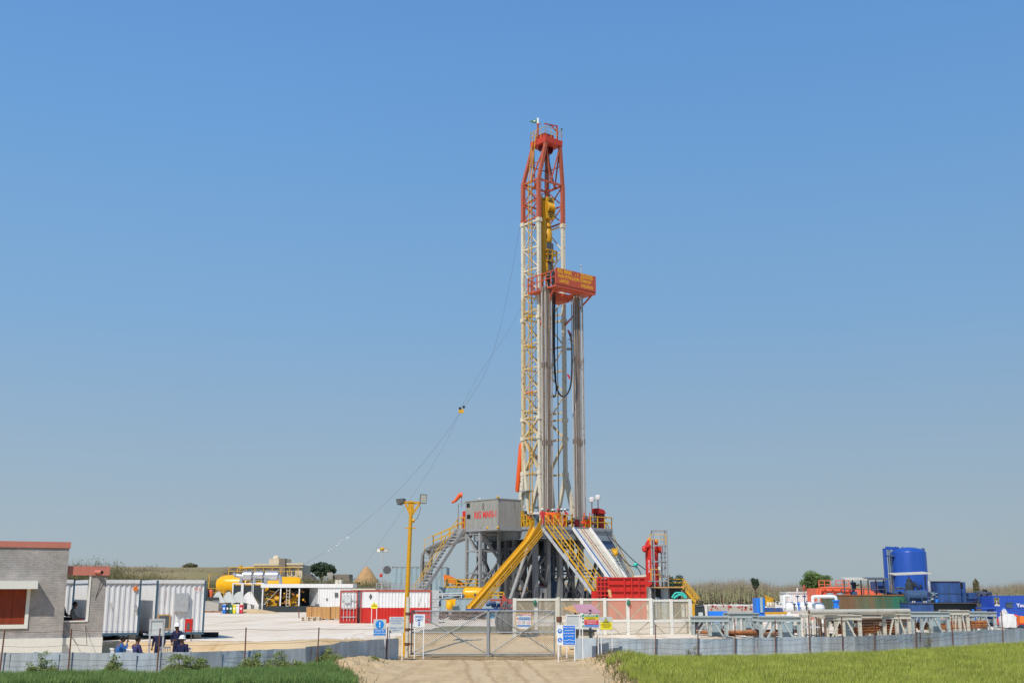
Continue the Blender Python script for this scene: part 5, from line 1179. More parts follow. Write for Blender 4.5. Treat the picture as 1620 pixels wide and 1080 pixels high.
# ------------------------------------------------------------------ stairs, slide, ramp
def stairs(name, lb, top, dirv, side, w, drop, run, cr_='rig_grey', cs='rig_grey', ry='yellow', n=26, sides=(0, 1), sw=(.09, .32)):
    top = V3(top); d = V3(dirv); sd = V3(side); bot = top+d*run-V3((0, 0, drop)); t = thing(name, bot, lb, 'stairs')
    for s_ in (0, 1): MB().bar(top+sd*w*s_, bot+sd*w*s_, *sw).build('stringer', cs, t)
    mb = MB()
    for i in range(1, n): c = top.lerp(bot, i/n); mb.bar(c+sd*.05, c+sd*(w-.05), .26, .05)
    mb.build('treads', cr_, t)
    for s_ in sides:
        mb = MB(); u = V3((0, 0, 1.0)); a = top+sd*w*s_; b = bot+sd*w*s_; mb.bar(a+u, b+u, .06); mb.bar(a+u*.55, b+u*.55, .045)
        for i in range(9): q = a.lerp(b, i/8); mb.bar(q, q+u, .05)
        mb.build('handrail', ry, t)
    return t
stairs('stairway', 'stairway with yellow rails climbing from the catwalk to the drill floor', R(-2.55, -3.65, ZF), -Vv, U, 1.05, ZF-G0, 8.9, cr_='light_grey', cs='yellow', sw=(.06, .17))
mb = MB(); a = R(-2.95, -3.65, ZF-.3); b = a-Vv*8.9-V3((0, 0, ZF-G0-.3)); mb.bar(a, b, .12, .24); tag(mb.build('white_beam', 'light_grey'), 'pale grey beam sloping down along the yellow railed stairway', 'beam')
stairs('stairway', 'grey stairway on the far right side of the drill floor', R(6.45, -2.6, ZF-.3), U, Vv, 1.3, ZF-G0-.3, 6.0, cs='rig_grey', cr_='light_grey')
stairs('stairway', 'grey stairway with yellow rails descending left from the doghouse porch', R(-5.95, 4.55, ZF-.15), -U, Vv, 1.15, ZF-G0-.1, 6.5, cs='rig_grey', cr_='light_grey', sides=(1,))
# escape slide
top = R(-3.0, -3.55, ZF-.25); bot = P(746, 965, 102.6); t = thing('escape_slide', bot, 'long deep yellow escape slide running down left from the drill floor', 'slide')
path = smooth([top, top.lerp(bot, .14)+V3((0, 0, -.05)), top.lerp(bot, .30)+V3((0, 0, -.06)), top.lerp(bot, .62)+V3((0, 0, -.03)), bot.lerp(top, .10)+V3((0, 0, -.06)), bot], 4); mb = MB(); sec = [(-.0, .62), (.05, .62), (.12, .12), (.35, 0), (.85, 0), (1.08, .12), (1.15, .5), (1.20, .5), (1.12, -.10), (.85, -.16), (.35, -.16), (.08, -.1)]
vs = []; m_ = len(sec)
for i, p_ in enumerate(path):
    k = 1+1.9*max(0, 1-i/5)
    for (s_, h_) in sec: vs.append(p_+Vv*s_*.72*(1+.5*max(0, 1-i/5))+V3((0, 0, h_*.55*k)))
fs = [[i*m_+j, i*m_+(j+1) % m_, (i+1)*m_+(j+1) % m_, (i+1)*m_+j] for i in range(len(path)-1) for j in range(m_)]
mb.add(vs, fs); mb.build('trough', 'deep_yellow', t)
mb = MB()
for s_, h_ in ((-.14, -.56), (-.12, -.32), (-.08, -.06)):
    for a, b in zip(path[0:], path[1:]): mb.bar(a+Vv*s_+V3((0, 0, h_)), b+Vv*s_+V3((0, 0, h_)), .09)
mb.build('side_rail', 'deep_yellow', t)
# V-door ramp
t = thing('pipe_ramp', R(2.1, -10, G0), 'white worn pipe ramp with a blue edge leading up to the drill floor', 'ramp')
a0 = V3((1.15, -3.65, ZF-.15)); run = 7.6; b0_ = V3((1.15, -3.65-run, G0+.6))
mb = MB(RM); mb.add([a0, a0+V3((2.0, 0, 0)), b0_+V3((2.0, 0, 0)), b0_, a0-V3((0, 0, .25)), a0+V3((2.0, 0, -.25)), b0_+V3((2.0, 0, -.25)), b0_-V3((0, 0, .25))], [[3, 2, 1, 0], [4, 5, 6, 7], [0, 1, 5, 4], [1, 2, 6, 5], [2, 3, 7, 6], [3, 0, 4, 7]]); mb.build('deck', 'cream_paint', t)
mb = MB(RM)
for q in (.8, 1.15): mb.bar(a0+V3((q, 0, .03)), b0_+V3((q, 0, .03)), .05)
mb.build('skid_rail', 'rust_pipe', t)
MB(RM).bar(a0+V3((2.04, 0, .1)), b0_+V3((2.04, 0, .1)), .08, .3).build('side_plate', 'white_paint', t)
MB(RM).bar(a0+V3((-.10, 0, .05)), b0_+V3((-.10, 0, .05)), .19, .30).build('side_plate', 'ramp_blue', t)
MB(RM).bar(a0+V3((-.24, 0, .05)), b0_+V3((-.24, 0, .05)), .07, .3).build('side_plate', 'white_paint', t)
# goose-neck cable tray with walkway
D1, D2 = 117.5, 121; a = P(737, 842, D1); b = P(685, 864, D2); c = P(672, 872, D2); d = P(668, 888, D2); e = V3((d.x, D2, G0))
t = thing('cable_bridge', e, 'arched grey cable bridge with yellow rails left of the doghouse', 'walkway')
mb = MB(); pts = smooth([a, b, c, d, e], 3)
for u_, w_ in ((0, .22), (.9, .22)):
    o = V3((u_, -.2*u_, 0))
    for p, q in zip(pts, pts[1:]): mb.bar(p+o, q+o, w_, .62, up=(.2, 1, .3))
for p, q in zip(pts[:7], pts[1:8]): mb.bar(p+V3((.35, 0, -.12)), q+V3((.35, 0, -.12)), .8, .72)
mb.build('side_channel', 'duct_grey', t)
mb = MB()
for p in (882, 893, 904, 915, 926): q = P(668, p, D2); mb.bar(q, q+V3((1.0, -.2, 0)), .1)
q = P(668, 886, D2); mb.box(q.x+.1, q.x+.85, D2, D2+.05, G0, q.z-.1); mb.build('rungs', 'doghouse_grey', t)
mb = MB(); rail(mb, [a, b, P(671, 872, D2)], 1.15, .03, step=1.3); rail(mb, [a+V3((0, 1.0, 0)), b+V3((0, 1, 0))], 1.15, .03, step=1.3); mb.build('railing', 'yellow', t)
t = bop
# misc under floor items
mb = MB(); mb.tube([P(786, 905, 116), P(793, 883, 116)], .26, 10); mb.tube([P(793, 883, 116), P(796, 880, 116)], .2, 10); tag(mb.build('hydraulic_cylinder', 'sky_blue'), 'blue hydraulic cylinder slanting below the doghouse', 'cylinder')
rbx = lambda name, m, px0, px1, pt, pb, D, dep, lab, cat: tag(MB().box(xx(px0, D, pb), xx(px1, D, pb), D, D+dep, max(zz(pb, D), G0 if pb > 960 else -9), zz(pt, D)).build(name, m), lab, cat)
# behind substructure
D = 124
t = thing('mud_pump', P(868, 945, D), 'dark red mud pump housing seen between the substructure columns', 'pump')
MB().box(xx(856, D), xx(876, D), D, D+3, G0, zz(915, D)).lathe((xx(866, D), D+1.5, zz(915, D)), [(.75, 0), (.6, .35), (.2, .5)], 14).build('housing', 'maroon', t); MB().box(xx(869, D), xx(876, D), D-.4, D-.02, zz(926, D), zz(918, D)).build('gear_cover', 'deep_yellow', t)
t = thing('hydraulic_unit', P(832, 940, D), 'bright blue hydraulic unit with yellow base behind the columns', 'machine')
MB().box(xx(828, D), xx(841, D), D, D+1.5, zz(928, D), zz(913, D)).build('body', 'bright_blue', t); MB().box(xx(825, D), xx(843, D), D, D+2, G0, zz(928.3, D)).build('base', 'deep_yellow', t)
MB().lathe((xx(830, D), D+.7, zz(913, D)), [(.3, 0), (.3, .3), (.15, .35), (.1, .6)], 10).build('cap', 'deep_yellow', t)
D = 130
t = thing('yellow_walkway', P(905, 940, D), 'yellow railed walkway on a grey tank behind the substructure', 'walkway')
mb = MB(); rail(mb, [(xx(876, D), D, zz(930, D)), (xx(948, D), D, zz(930, D))], 1.1, .06, step=1.1); mb.box(xx(876, D), xx(948, D), D, D+.2, zz(933, D), zz(930, D)); mb.build('railing', 'yellow', t)
MB().box(xx(876, D), xx(950, D), D+.3, D+3, G0, zz(934, D)).build('tank', 'dark_grey', t)
D = 128
t = thing('dark_engine', P(800, 940, D), 'dark engine skid behind the doghouse tower', 'engine')
rn = random.Random(5); mb = MB()
for i in range(22):
    x = xx(rn.uniform(778, 856), D); z = rn.uniform(G0, zz(935, D)); mb.box(x, x+rn.uniform(.4, 1.5), D+rn.uniform(0, 2), D+2.2+rn.random(), G0, z+.5)
mb.build('body', 'tarp_dark', t)
mb = MB()
for i in range(9): x = xx(rn.uniform(885, 945), D); mb.tube([(x, D-2, G0), (x, D-2, G0+rn.uniform(1, 2.6))], rn.uniform(.15, .5), 10)
tag(mb.build('dark_drums', 'tarp_dark'), 'dark drums and valves below the drill floor right side', 'drums', kind='stuff')
mb = MB(RM); rn = random.Random(6)
for i in range(26):
    u = rn.uniform(-2.5, 6); v = rn.uniform(-1, 6); mb.tube([(u, v, rn.uniform(3, 6)), (u+rn.gauss(0, .1), v, ZF-1.2)], .03, 5)
    if i < 12: mb.box(u-.5, u+.5, v-.2, v+.2, ZF-2.1-rn.random()*.6, ZF-1.25)
tag(mb.build('hanging_lines', 'dark_grey'), 'hoses and boxes hanging under the drill floor', 'hoses', kind='stuff')
# ------------------------------------------------------------------ guy line / escape line
def px_line(pts, r): return MB().tube(smooth([P(*p) for p in pts], 5), r, 5, cap=False)
o = px_line([(833, 288, 115), (822, 360, 116), (806, 450, 117), (788, 530, 118), (765, 595, 119), (731, 648, 121), (690, 706, 124), (640, 765, 127), (580, 822, 130), (515, 872, 134), (440, 915, 140)], .013).build('escape_cable', 'cable_grey')
tag(o, 'long thin cable sweeping down left from the red mast section', 'cable')
o = px_line([(829, 478, 115), (800, 530, 116), (765, 582, 117), (738, 628, 118), (722, 665, 119), (690, 726, 120), (640, 802, 122), (577, 893, 126), (556, 925, 128)], .010).build('escape_cable', 'cable_grey')
tag(o, 'thinner cable running down from the middle of the mast to the left', 'cable')
c = P(730, 648, 121); t = thing('escape_trolley', c-V3((0, 0, .4)), 'small yellow trolley hanging on the long cable left of the mast', 'trolley')
MB().box(c.x-.3, c.x+.25, 120.9, 121.1, c.z-.35, c.z+.05).build('body', 'yellow', t); MB().tube([c+V3((-.15, -.12, .15)), c+V3((-.15, .12, .15))], .14, 10).tube([c+V3((.25, -.12, .3)), c+V3((.25, .12, .3))], .14, 10).build('pulley', 'black', t)
mb = MB(); rn = random.Random(14)
for i in range(16): q = P(515, 872, 134).lerp(P(548, 848, 132), i/15); mb.bar(q, q+V3((rn.uniform(-.1, .35), 0, rn.uniform(-.3, .1))), .05)
tag(mb.build('flag_streamers', 'ink_white'), 'thin white streamers tied along the lower end of the long cable', 'streamers')
# ------------------------------------------------------------------ left site: containers & power house
ct1, cm1 = container('shipping_container', 'red and white container showing its barred door end beside the wooden crates', 538.5, 0, 86, radians(4), 1.20, 6.0, 2.4, .68, 'white_paint', 'red and white containers', two='red_paint', posts='faded_red', roofm='faded_red')
mb = MB(cm1)
for x in (.25, .5, .72, .98): mb.bar((x, -.07, .2), (x, -.07, 2.2), .035)
for z in (.5, 1.1, 1.7): mb.bar((.1, -.06, z), (1.12, -.06, z), .05)
mb.build('door_bar', 'light_grey', ct1); MB(cm1).box(.3, .75, -.12, -.08, 1.5, 1.95).build('door_vent', 'sign_pale', ct1)
ct2, cm2 = container('shipping_container', 'long red and white corrugated container with a diamond emblem', 571, 0, 86, radians(2), 5.1, 2.44, 2.42, .68, 'white_paint', 'red and white containers', two='red_paint', posts='faded_red', roofm='faded_red', pitch=.24)
MB(cm2).box(.15, 1.25, -.03, -.01, .14, 1.14).build('smooth_lower_panel', 'red_paint', ct2); MB(cm2).box(.15, 1.25, -.03, -.01, 1.17, 2.3).build('smooth_upper_panel', 'white_paint', ct2)
c = cm2 @ V3((.7, -.036, 1.95)); mb = MB(); mb.add([c+V3((0, 0, .24)), c+V3((-.13, 0, 0)), c+V3((0, 0, -.24)), c+V3((.13, 0, 0))], [[0, 1, 2, 3]]); mb.build('emblem', 'dark_grey', ct2)
mb = MB(cm2); mb.box(5.15, 5.72, .1, .16, 0, 2.42); 
for z in (.6, 1.2, 1.8): mb.box(5.13, 5.74, .07, .10, z, z+.08)
mb.build('door_leaf', 'light_grey', ct2)
# wooden crates and pallets
for i, (a, b, tp_, D, lb) in enumerate(((485, 494, 959.5, 97, 'pale plywood crate at the left end of the crate row'), (494, 509, 959.5, 97, 'plywood crate second from the left with a shaded seam'), (508.5, 523, 959.5, 95.5, 'tall orange brown crate in the middle of the row'), (523.5, 538, 959, 95.5, 'yellowish crate touching the red and white container'))):
    t = thing('wooden_crate', (xx(a, D), D, G0), lb, 'crate', 'wooden crates'); x0 = xx(a, D)+.02; x1 = xx(b, D)-.02
    MB().box(x0, x1, D, D+1.1, G0+.12, zz(tp_, D)).build('box', 'plywood' if i % 2 == 0 else 'wood', t)
    mb = MB()
    for q in (x0, (x0+x1)/2-.04, x1-.08): mb.box(q, q+.08, D-.03, D-.003, G0+.12, zz(tp_, D))
    for q in (x0, x1-.1): mb.box(q, q+.1, D, D+1.1, G0, G0+.117)
    mb.build('batten', 'plywood', t)
for i, (a, b, D) in enumerate(((476.5, 496, 93.5), (497, 506, 94.0))):
    t = thing('pallet', (xx(a, D), D, G0), 'two stacked grey pallets left of the crates' if i == 0 else 'small pallet leaning by the crate row', 'pallet')
    x0 = xx(a, D); x1 = xx(b, D)
    for k in range(2):
        mb = MB(); z = G0+.16*k
        for j in range(4): mb.box(x0, x1, D+.3*j, D+.3*j+.12, z+.12, z+.145)
        for q in (x0, (x0+x1)/2, x1-.1): mb.box(q, q+.1, D, D+1.0, z+.0, z+.118)
        mb.build('deck', 'house_stone', t)
tag(MB().bar(P(473, 977, 85), P(472.5, 962, 85), .06).build('marker_stake', 'rust_post'), 'short rusty stake on the gravel left of the pallets', 'stake')
# colour bins
D = 121; proto_g = 'coloured waste bins'
for i, (m, lb) in enumerate((('bright_blue', 'bright blue waste bin at the left end of the row'), ('tarp_dark', 'black waste bin second in the row'), ('green_paint', 'dark green waste bin between black and yellow'), ('bright_yellow', 'yellow waste bin in the row'), ('sign_white', 'white waste bin beside the red one'), ('sign_red', 'red waste bin at the right end'))):
    x = xx(352+5.4*i, D, 960); w = .34; t = thing('waste_bin', (x+.17, D, G0), lb, 'waste bin', proto_g)
    MB().slab([(x+.03, D, G0+.05), (x+w-.03, D, G0+.05), (x+w, D-.03, G0+.82), (x, D-.03, G0+.82)], (0, .34, 0)).build('body', m, t)
    MB().box(x-.01, x+w+.01, D-.08, D+.36, G0+.822, G0+.92).build('lid', m, t)
    MB().box(x+.09, x+w-.09, D-.04, D-.033, G0+.45, G0+.65).build('label', 'ink_white', t)
tag(MB().box(xx(349, D), xx(385, D), D-.25, D+.5, G0+.0, G0+.045).build('bin_tray', 'dark_grey'), 'low dark tray under the row of waste bins', 'tray')
# power house with open bays
D = 129; t = thing('generator_house', (xx(480, D), D, G0), 'long white generator house with open side showing yellow engines', 'power house')
za = zz(963, D); zr1 = zz(923, D); zr0 = zz(929, D); X = lambda p: xx(p, D)
MB().box(X(416), X(505), D, D+2.8, G0, zz(958, D)).build('base', 'tarp_dark', t)
MB().box(X(412), X(558), D-.15, D+3.2, zr0, zr1).build('roof', 'white_paint', t)
for p in (415, 443.5, 473, 504): MB().box(X(p-1), X(p+1), D-.05, D+.1, zz(958, D)+.005, zr0-.005).build('post', 'white_paint', t)
MB().box(X(416), X(485), D+2.7, D+2.78, zz(958, D), zr0).build('rear_wall', 'tarp_dark', t)
mb = MB(); mb.corr((X(505), D), (X(556), D), zz(960, D), zr0-.01, .3, .03); mb.build('side_wall', 'white_paint', t)
MB().box(X(504.5), X(556), D+.05, D+2.7, G0, zr0-.02).build('cabin', 'light_grey', t)
mb = MB(); mb.slab([(X(485), D+1.6, zz(958, D)), (X(504), D-.02, zz(958, D)), (X(504), D-.02, zr0-.01), (X(485), D+1.6, zr0-.01)], (.04, .04, 0)); mb.build('inner_wall', 'light_grey', t)
for a, b, p0_, p1_ in ((529.5, 534.5, 937, 944), (516, 518.5, 946, 949)): MB().box(X(a), X(b), D-.10, D-.06, zz(p1_, D), zz(p0_, D)).build('window', 'dusty_glass', t)
MB().box(X(500), X(505), D-.6, D-.1, G0, zz(955, D)).build('step_box', 'dark_grey', t)
MB().box(X(528), X(538), D+.5, D+1.6, zr1, zz(916.5, D)).build('roof_unit', 'cream_paint', t)
mb = MB(); mb.bar((X(453), D-.04, zz(958, D)), (X(453), D-.04, zr0), .06); mb.bar((X(458), D-.04, zz(958, D)), (X(458), D-.04, zr0), .06)
for i in range(6): z = lerp(zz(958, D), zr0, i/6); mb.bar((X(453), D-.04, z), (X(458), D-.04, z), .05)
mb.build('ladder', 'cream_paint', t)
mb = MB(); mb.bar((X(417), D-.03, zz(956, D)), (X(441), D-.03, zz(931, D)), .04); mb.build('stay_rod', 'sign_pale', t)
for p in (431, 460):
    e = thing('generator_engine', (X(p), D+1.2, zz(958, D)), ('yellow engine in the left open bay of the generator house' if p == 431 else 'yellow engine with twin filters in the right open bay'), 'engine')
    mb = MB(); mb.box(X(p-10), X(p+10), D+.8, D+2.0, zz(958, D), zz(947, D)); mb.box(X(p-8), X(p+7), D+1.0, D+1.8, zz(947, D), zz(940, D)); mb.build('block', 'deep_yellow', e)
    for q in (-4, 1, 5): MB().lathe((X(p+q), D+1.0, zz(953, D)), [(.12, 0), (.2, .2), (.2, .6), (.08, .75)], 10).build('filter', 'deep_yellow', e)
    MB().tube([(X(p-9), D+.9, zz(938, D)), (X(p+8), D+.9, zz(938, D))], .16, 8).build('manifold', 'rust_pipe', e)
    MB().box(X(p+8), X(p+11), D+.9, D+2.1, zz(957, D), zz(938, D)).build('radiator', 'tarp_dark', e)
rn = random.Random(71)
for nm_, m_, n_ in (('engine_pipework', 'deep_yellow', 26), ('engine_fittings', 'tarp_dark', 30), ('engine_guards', 'rust_pipe', 12)):
    mb = MB()
    for i in range(n_):
        p = P(rn.uniform(418, 483), rn.uniform(931, 956), D+rn.uniform(.25, .9)); r = rn.uniform(.05, .2)
        if i % 2: mb.tube([p, p+V3((rn.uniform(-.7, .7), 0, rn.uniform(-.4, .4)))], r*.6, 6)
        else: mb.lathe(p, [(r, -r), (r*1.2, 0), (r*.8, r)], 8, axis=rn.choice('xyz'))
    tag(mb.build(nm_, m_, t), None, None, kind='stuff')
# fan bays with hoods
for i, (a, b) in enumerate(((367, 379), (383, 396), (399, 413))):
    dd = 2.0-.9*i; DD_ = D+.5
    h_ = thing('radiator_bay', (X(a), DD_, G0), ('dark radiator bay nearest the yellow tank', 'dark radiator bay in the middle', 'dark radiator bay next to the open engine bays')[i], 'radiator', 'radiator bays')
    MB().slab([(X(a), DD_, zz(925, D)), (X(b), DD_, zz(925, D)), (X(b), DD_, zz(958, D)), (X(b-4), DD_, zz(952, D)), (X(a), DD_, zz(938, D))][::-1], (0, .5, 0)).build('grille', 'tarp_dark', h_)
    MB().box(X(a-2), X(a), DD_-.1, DD_+.6, G0, zr1).box(X(b), X(b+2), DD_-.1, DD_+.6, G0, zr1).build('post', 'white_paint', h_)
    MB().box(X(a-2), X(b+2), DD_-.1, DD_+.6, zr1-.005, zr1+.1).build('cap', 'white_paint', h_)
for i, (cx, wL, wR, tp_) in enumerate(((350, 10.5, 10, 935), (366, 11, 10, 935), (382, 13, 10, 935), (398, 13, 14, 935))):
    DD_ = D-1.0+.15*i; pts = []
    for k in range(7): q = k/6; pts.append((X(cx-wL*sin(q*pi/2)), DD_, zz(lerp(tp_, 952, 1-cos(q*pi/2)), D)))
    pts.append((X(cx+wR), DD_, zz(953 if i < 3 else 958, D)))
    o = MB().slab(pts, (0, .08, 0)).build('air_hood', 'sign_pale' if i < 3 else 'white_paint'); tag(o, ('leftmost grey fan shaped air hood', 'second grey fan shaped air hood', 'third grey fan shaped air hood behind the yellow bin', 'largest white triangular air hood beside the open bays')[i], 'hood', 'fan shaped air hoods')
# exhausts
for i, (a, b, c_) in enumerate(((364, 376, 390), (383, 393, 407), (399, 410, 430))):
    e = thing('exhaust_silencer', (X(c_), D+1.5, zr1), ('left', 'middle', 'long right')[i]+' silver exhaust silencer on the generator house roof', 'exhaust', 'silver exhausts')
    y = D+1.4+.3*i; z0 = zz(910.5, D); mb = MB(); mb.tube(smooth([V3((X(a), y, zz(904, D))), V3((X(a+2), y, z0+.1)), V3((X(b), y, z0)), V3((X(c_-3), y, z0))]), .22, 10); mb.build('inlet_pipe', 'chrome', e)
    MB().tube([(X(b+2), y, z0+.05), (X(b+3), y, z0+.05), (X(c_+2), y, z0+.05), (X(c_+3.5), y, z0+.05)], [.25, .52, .52, .25], 12).build('drum', 'chrome', e)
    MB().tube(smooth([V3((X(c_+3), y, z0)), V3((X(c_+6), y, z0-.2)), V3((X(c_+7), y, zr1))]), .2, 8).build('outlet_pipe', 'chrome', e)
    MB().tube([(X(b), y, z0), (X(b-1.5), y, zr1)], .2, 8).build('support', 'chrome', e)
    MB().lathe((X(a), y, zz(904.5, D)), [(.3, 0), (.3, .08)], 10).build('rain_cap', 'dark_grey', e)
# far yellow tank
D = 140; t = thing('yellow_tank', (xx(400, D), D+1.5, G0), 'big horizontal yellow fuel tank with domed end behind the generator house', 'tank')
zc_ = zz(924, D); r = (zz(909, D)-zz(940, D))/2; xa = xx(353, D); xb = xx(470, D)
MB().lathe((0, D+1.5, zc_), [(.02, xa-1.35), (r*.55, xa-1.2), (r*.85, xa-.75), (r, xa), (r, xa+2.0)], 30, axis='x').build('domed_end', 'tank_yellow', t)
MB().lathe((0, D+2.2, zc_-.1), [(r*.92, xa+2.0), (r*.92, xb-.5), (r*.75, xb), (.02, xb+.3)], 30, axis='x').build('barrel', 'tank_yellow', t)
for p in (358, 382, 410, 450): MB().box(xx(p, D)-.15, xx(p, D)+.15, D+.5, D+2.5, G0, zc_-r*.6).build('saddle', 'dark_grey', t)
mb = MB(); rail(mb, [(xx(353, D), D+2, zz(909, D)), (xx(465, D), D+2, zz(909, D))], .95, .035, step=1.1); mb.build('walkway_railing', 'yellow', t)
mb = MB(); rail(mb, [(xx(329, D), D, G0+1.6), (xx(353, D), D, G0+1.6)], 1.0, .03, step=.9); mb.bar((xx(329, D), D, G0), (xx(329, D), D, zz(908, D)), .08); mb.bar((xx(353, D), D+2, zz(909, D)), (xx(353, D), D+2, G0), .08); mb.bar((xx(329, D), D, zz(908, D)), (xx(353, D), D+2, zz(908, D)), .06); mb.build('access_frame', 'yellow', t)
MB().tube([P(381, 900, D), P(381, 894, D)], .2, 8).tube([P(381, 898, D), P(402, 897, D)], .12, 8).build('vent_pipe', 'deep_yellow', t)
# things left of tank
D = 128; t = thing('orange_machine', P(325, 948, D), 'orange red skid machine with black base left of the yellow tank', 'machine')
MB().box(xx(318.5, D), xx(324, D), D, D+1.5, zz(944, D), zz(930, D)).lathe((xx(331, D), D+.5, zz(944, D)), [(.28, 0), (.28, .7), (.1, .8)], 12).build('body', 'coral', t)
MB().box(xx(318.5, D), xx(346, D), D-.2, D+2, zz(949, D), zz(944.3, D)).box(xx(324.5, D), xx(328.5, D), D-.1, D+.5, zz(944, D), zz(932, D)).build('base', 'tarp_dark', t)
D = 136; tag(MB().box(xx(317, D), xx(346, D), D, D+2, G0, zz(950.5, D)).build('concrete_block', 'concrete'), 'long grey concrete block under the orange machine', 'concrete block')
mb = MB(); rn = random.Random(3)
D = 128
for i in range(16): x = xx(rn.uniform(318, 340), D); mb.tube([(x, D+rn.random(), G0+.06+.08*rn.random()), (x+rn.uniform(.6, 1.2), D+rn.random(), G0+.07)], .05, 6)
tag(mb.build('rusty_scrap', 'rust_pipe'), 'heap of rusty scrap pipes on the gravel by the concrete block', 'scrap', kind='stuff')
mb = MB(); cx = xx(399, 124); g = G0
for i in range(24):
    a = i/24*2*pi
mb.lathe((cx, 124, G0-.05), [(3.4, 0), (2.0, .26), (.9, .42), (.05, .5)], 24); mb.v = [tuple(V3(p)+V3((0, 0, .09*nz(p[0]*2, p[1]*2)))) for p in mb.v]
tag(mb.build('sand_heap', 'sand'), 'low sand heap in front of the generator house', 'sand heap')
# another white container roof and grey items behind
ct3, cm3 = container('shipping_container', 'plain white container roof seen behind the barred red and white container', 557, 0, 104, 0, 2.0, 3, 2.55, .68, 'cream_paint', None, posts='cream_paint')
D = 108; t = thing('pipe_manifold', P(630, 940, D), 'grey piping and railings behind the long red and white container', 'pipework'); mb = MB()
x0 = xx(595, D); x1 = xx(668, D)
for q in (922, 926, 929.5, 932.5): mb.bar((x0, D, zz(q, D)), (x1, D, zz(q, D)), .07 if q < 930 else .12)
for i in range(9): x = lerp(x0, x1, i/8); mb.bar((x, D, G0), (x, D, zz(921.5, D)), .1)
mb.build('frame', 'rig_grey', t)
D = 126; t = thing('corrugated_tank', P(645, 940, D), 'tall pale blue corrugated water tank behind the lamp post', 'tank')
mb = MB(); mb.corr((xx(619, D), D), (xx(706, D), D+1), G0, zz(896.5, D), .55, .05); mb.corr((xx(706, D), D+1), (xx(706, D), D+5), G0, zz(896.5, D)); mb.corr((xx(619, D), D+4), (xx(619, D), D), G0, zz(896.5, D)); mb.build('wall', 'blue_grey', t)
MB().bar((xx(619, D), D, zz(896.3, D)), (xx(706, D), D+1, zz(896.3, D)), .1).build('rim', 'rig_grey', t)
# small light tower
D = 97; t = thing('light_tower', P(605, 935, D), 'thin light mast with lit lamp and a round grey dish left of the yellow post', 'light tower')
b = P(605, 872, D); MB().tube([(b.x, D, G0), b], .04, 6).build('pole', 'light_grey', t)
flood(P(600.5, 870, D), (-.4, -.8, -.1), .38, .3, .15, t); flood(P(609.5, 870, D), (.4, -.8, -.1), .38, .3, .15, t)
MB().ball(P(605, 868, D)+V3((0, -.1, 0)), (.22, .1, .16)).build('bulb', 'deep_yellow', t)
MB().lathe(P(612.5, 901, D), [(.06, .25), (.34, -.05), (.33, -.1)], 16, axis='y').build('dish', 'dark_grey', t); MB().bar(P(606, 906, D), P(612, 902, D), .05).build('arm', 'dark_grey', t)
MB().ball(P(602.8, 909.5, D), (.13, .1, .16)).build('beacon', 'red_paint', t)
# ------------------------------------------------------------------ mud tanks etc. (left of rig base)
D = 107; X = lambda p: xx(p, D)
t = thing('mud_tank', (X(755), D, G0), 'lower blue grey mud tank at the foot of the yellow slide', 'tank')
mb = MB(); mb.corr((X(698), D), (X(812), D), G0, zz(947, D), .6, .03); mb.build('wall', 'blue_grey', t); MB().box(X(698), X(812), D+.06, D+2.4, G0, zz(947.4, D)).build('body', 'blue_grey', t)
MB().box(X(697), X(812), D-.06, D+2.4, zz(947, D), zz(946, D)).build('rim', 'rig_grey', t)
D = 112; X = lambda p: xx(p, D)
t = thing('mud_tank', (X(730), D, G0), 'upper blue grey mud tank with yellow rails and an orange canopy above it', 'tank')
MB().box(X(692), X(790), D, D+2.5, G0+1.6, zz(928.5, D)).build('body', 'blue_grey', t); mb = MB(); mb.corr((X(692), D-.05), (X(790), D-.05), zz(938, D), zz(928, D), .6, .03); mb.build('wall', 'blue_grey', t)
mb = MB(); rail(mb, [(X(706), D, zz(928, D)), (X(768), D, zz(928, D))], .72, .045, step=.95); rail(mb, [(X(706), D+2, zz(928, D)), (X(768), D+2, zz(928, D))], .72, .045, step=.95); mb.build('railing', 'yellow', t)
mb = MB(); mb.box(X(704), X(768), D-.1, D+.02, zz(929, D), zz(927, D)); mb.build('walkway', 'yellow', t)
t = thing('orange_canopy', (X(715), D+3, G0), 'orange sheet canopy sloping behind the yellow tank rails', 'canopy')
D2_ = D+3; x_ = lambda p: xx(p, D2_)
MB().slab([(x_(701), D2_, zz(908, D2_)), (x_(711), D2_, zz(910, D2_)), (x_(741), D2_+.5, zz(925, D2_)), (x_(722), D2_, zz(926, D2_)), (x_(702), D2_, zz(917, D2_))], (0, .5, 0)).build('sheet', 'orange', t)
for q in (703, 715): MB().bar((x_(q), D2_+.2, G0), (x_(q), D2_+.2, zz(915, D2_)), .1).build('post', 'yellow', t)
D = 109; X = lambda p: xx(p, D)
t = thing('pipe_bench', (X(715), D, G0), 'white pipe rack crowded with valves between the two mud tanks', 'pipework'); mb = MB()
mb.bar((X(688), D, zz(939, D)), (X(731), D, zz(937.5, D)), .12); mb.bar((X(688), D, zz(941.5, D)), (X(730), D, zz(941, D)), .08)
for q in (689, 700, 730): mb.bar((X(q), D, G0), (X(q), D, zz(938, D)), .1)
mb.build('frame', 'sign_pale', t); rn = random.Random(17)
for m, n in (('dark_grey', 12), ('deep_yellow', 5), ('light_grey', 7), ('dull_blue', 5)):
    for i in range(n):
        mb = MB(); p = P(rn.uniform(690, 732), rn.uniform(941, 960), D+rn.uniform(.2, 1)); r = rn.uniform(.08, .22); mb.lathe(p, [(r, -r), (r*1.2, 0), (r, r)], 10, axis=rn.choice('xyz')); mb.tube([p, p+V3((rn.uniform(-.5, .5), 0, rn.choice((0, -.5))))], .05, 6); mb.build('valve', m, t)
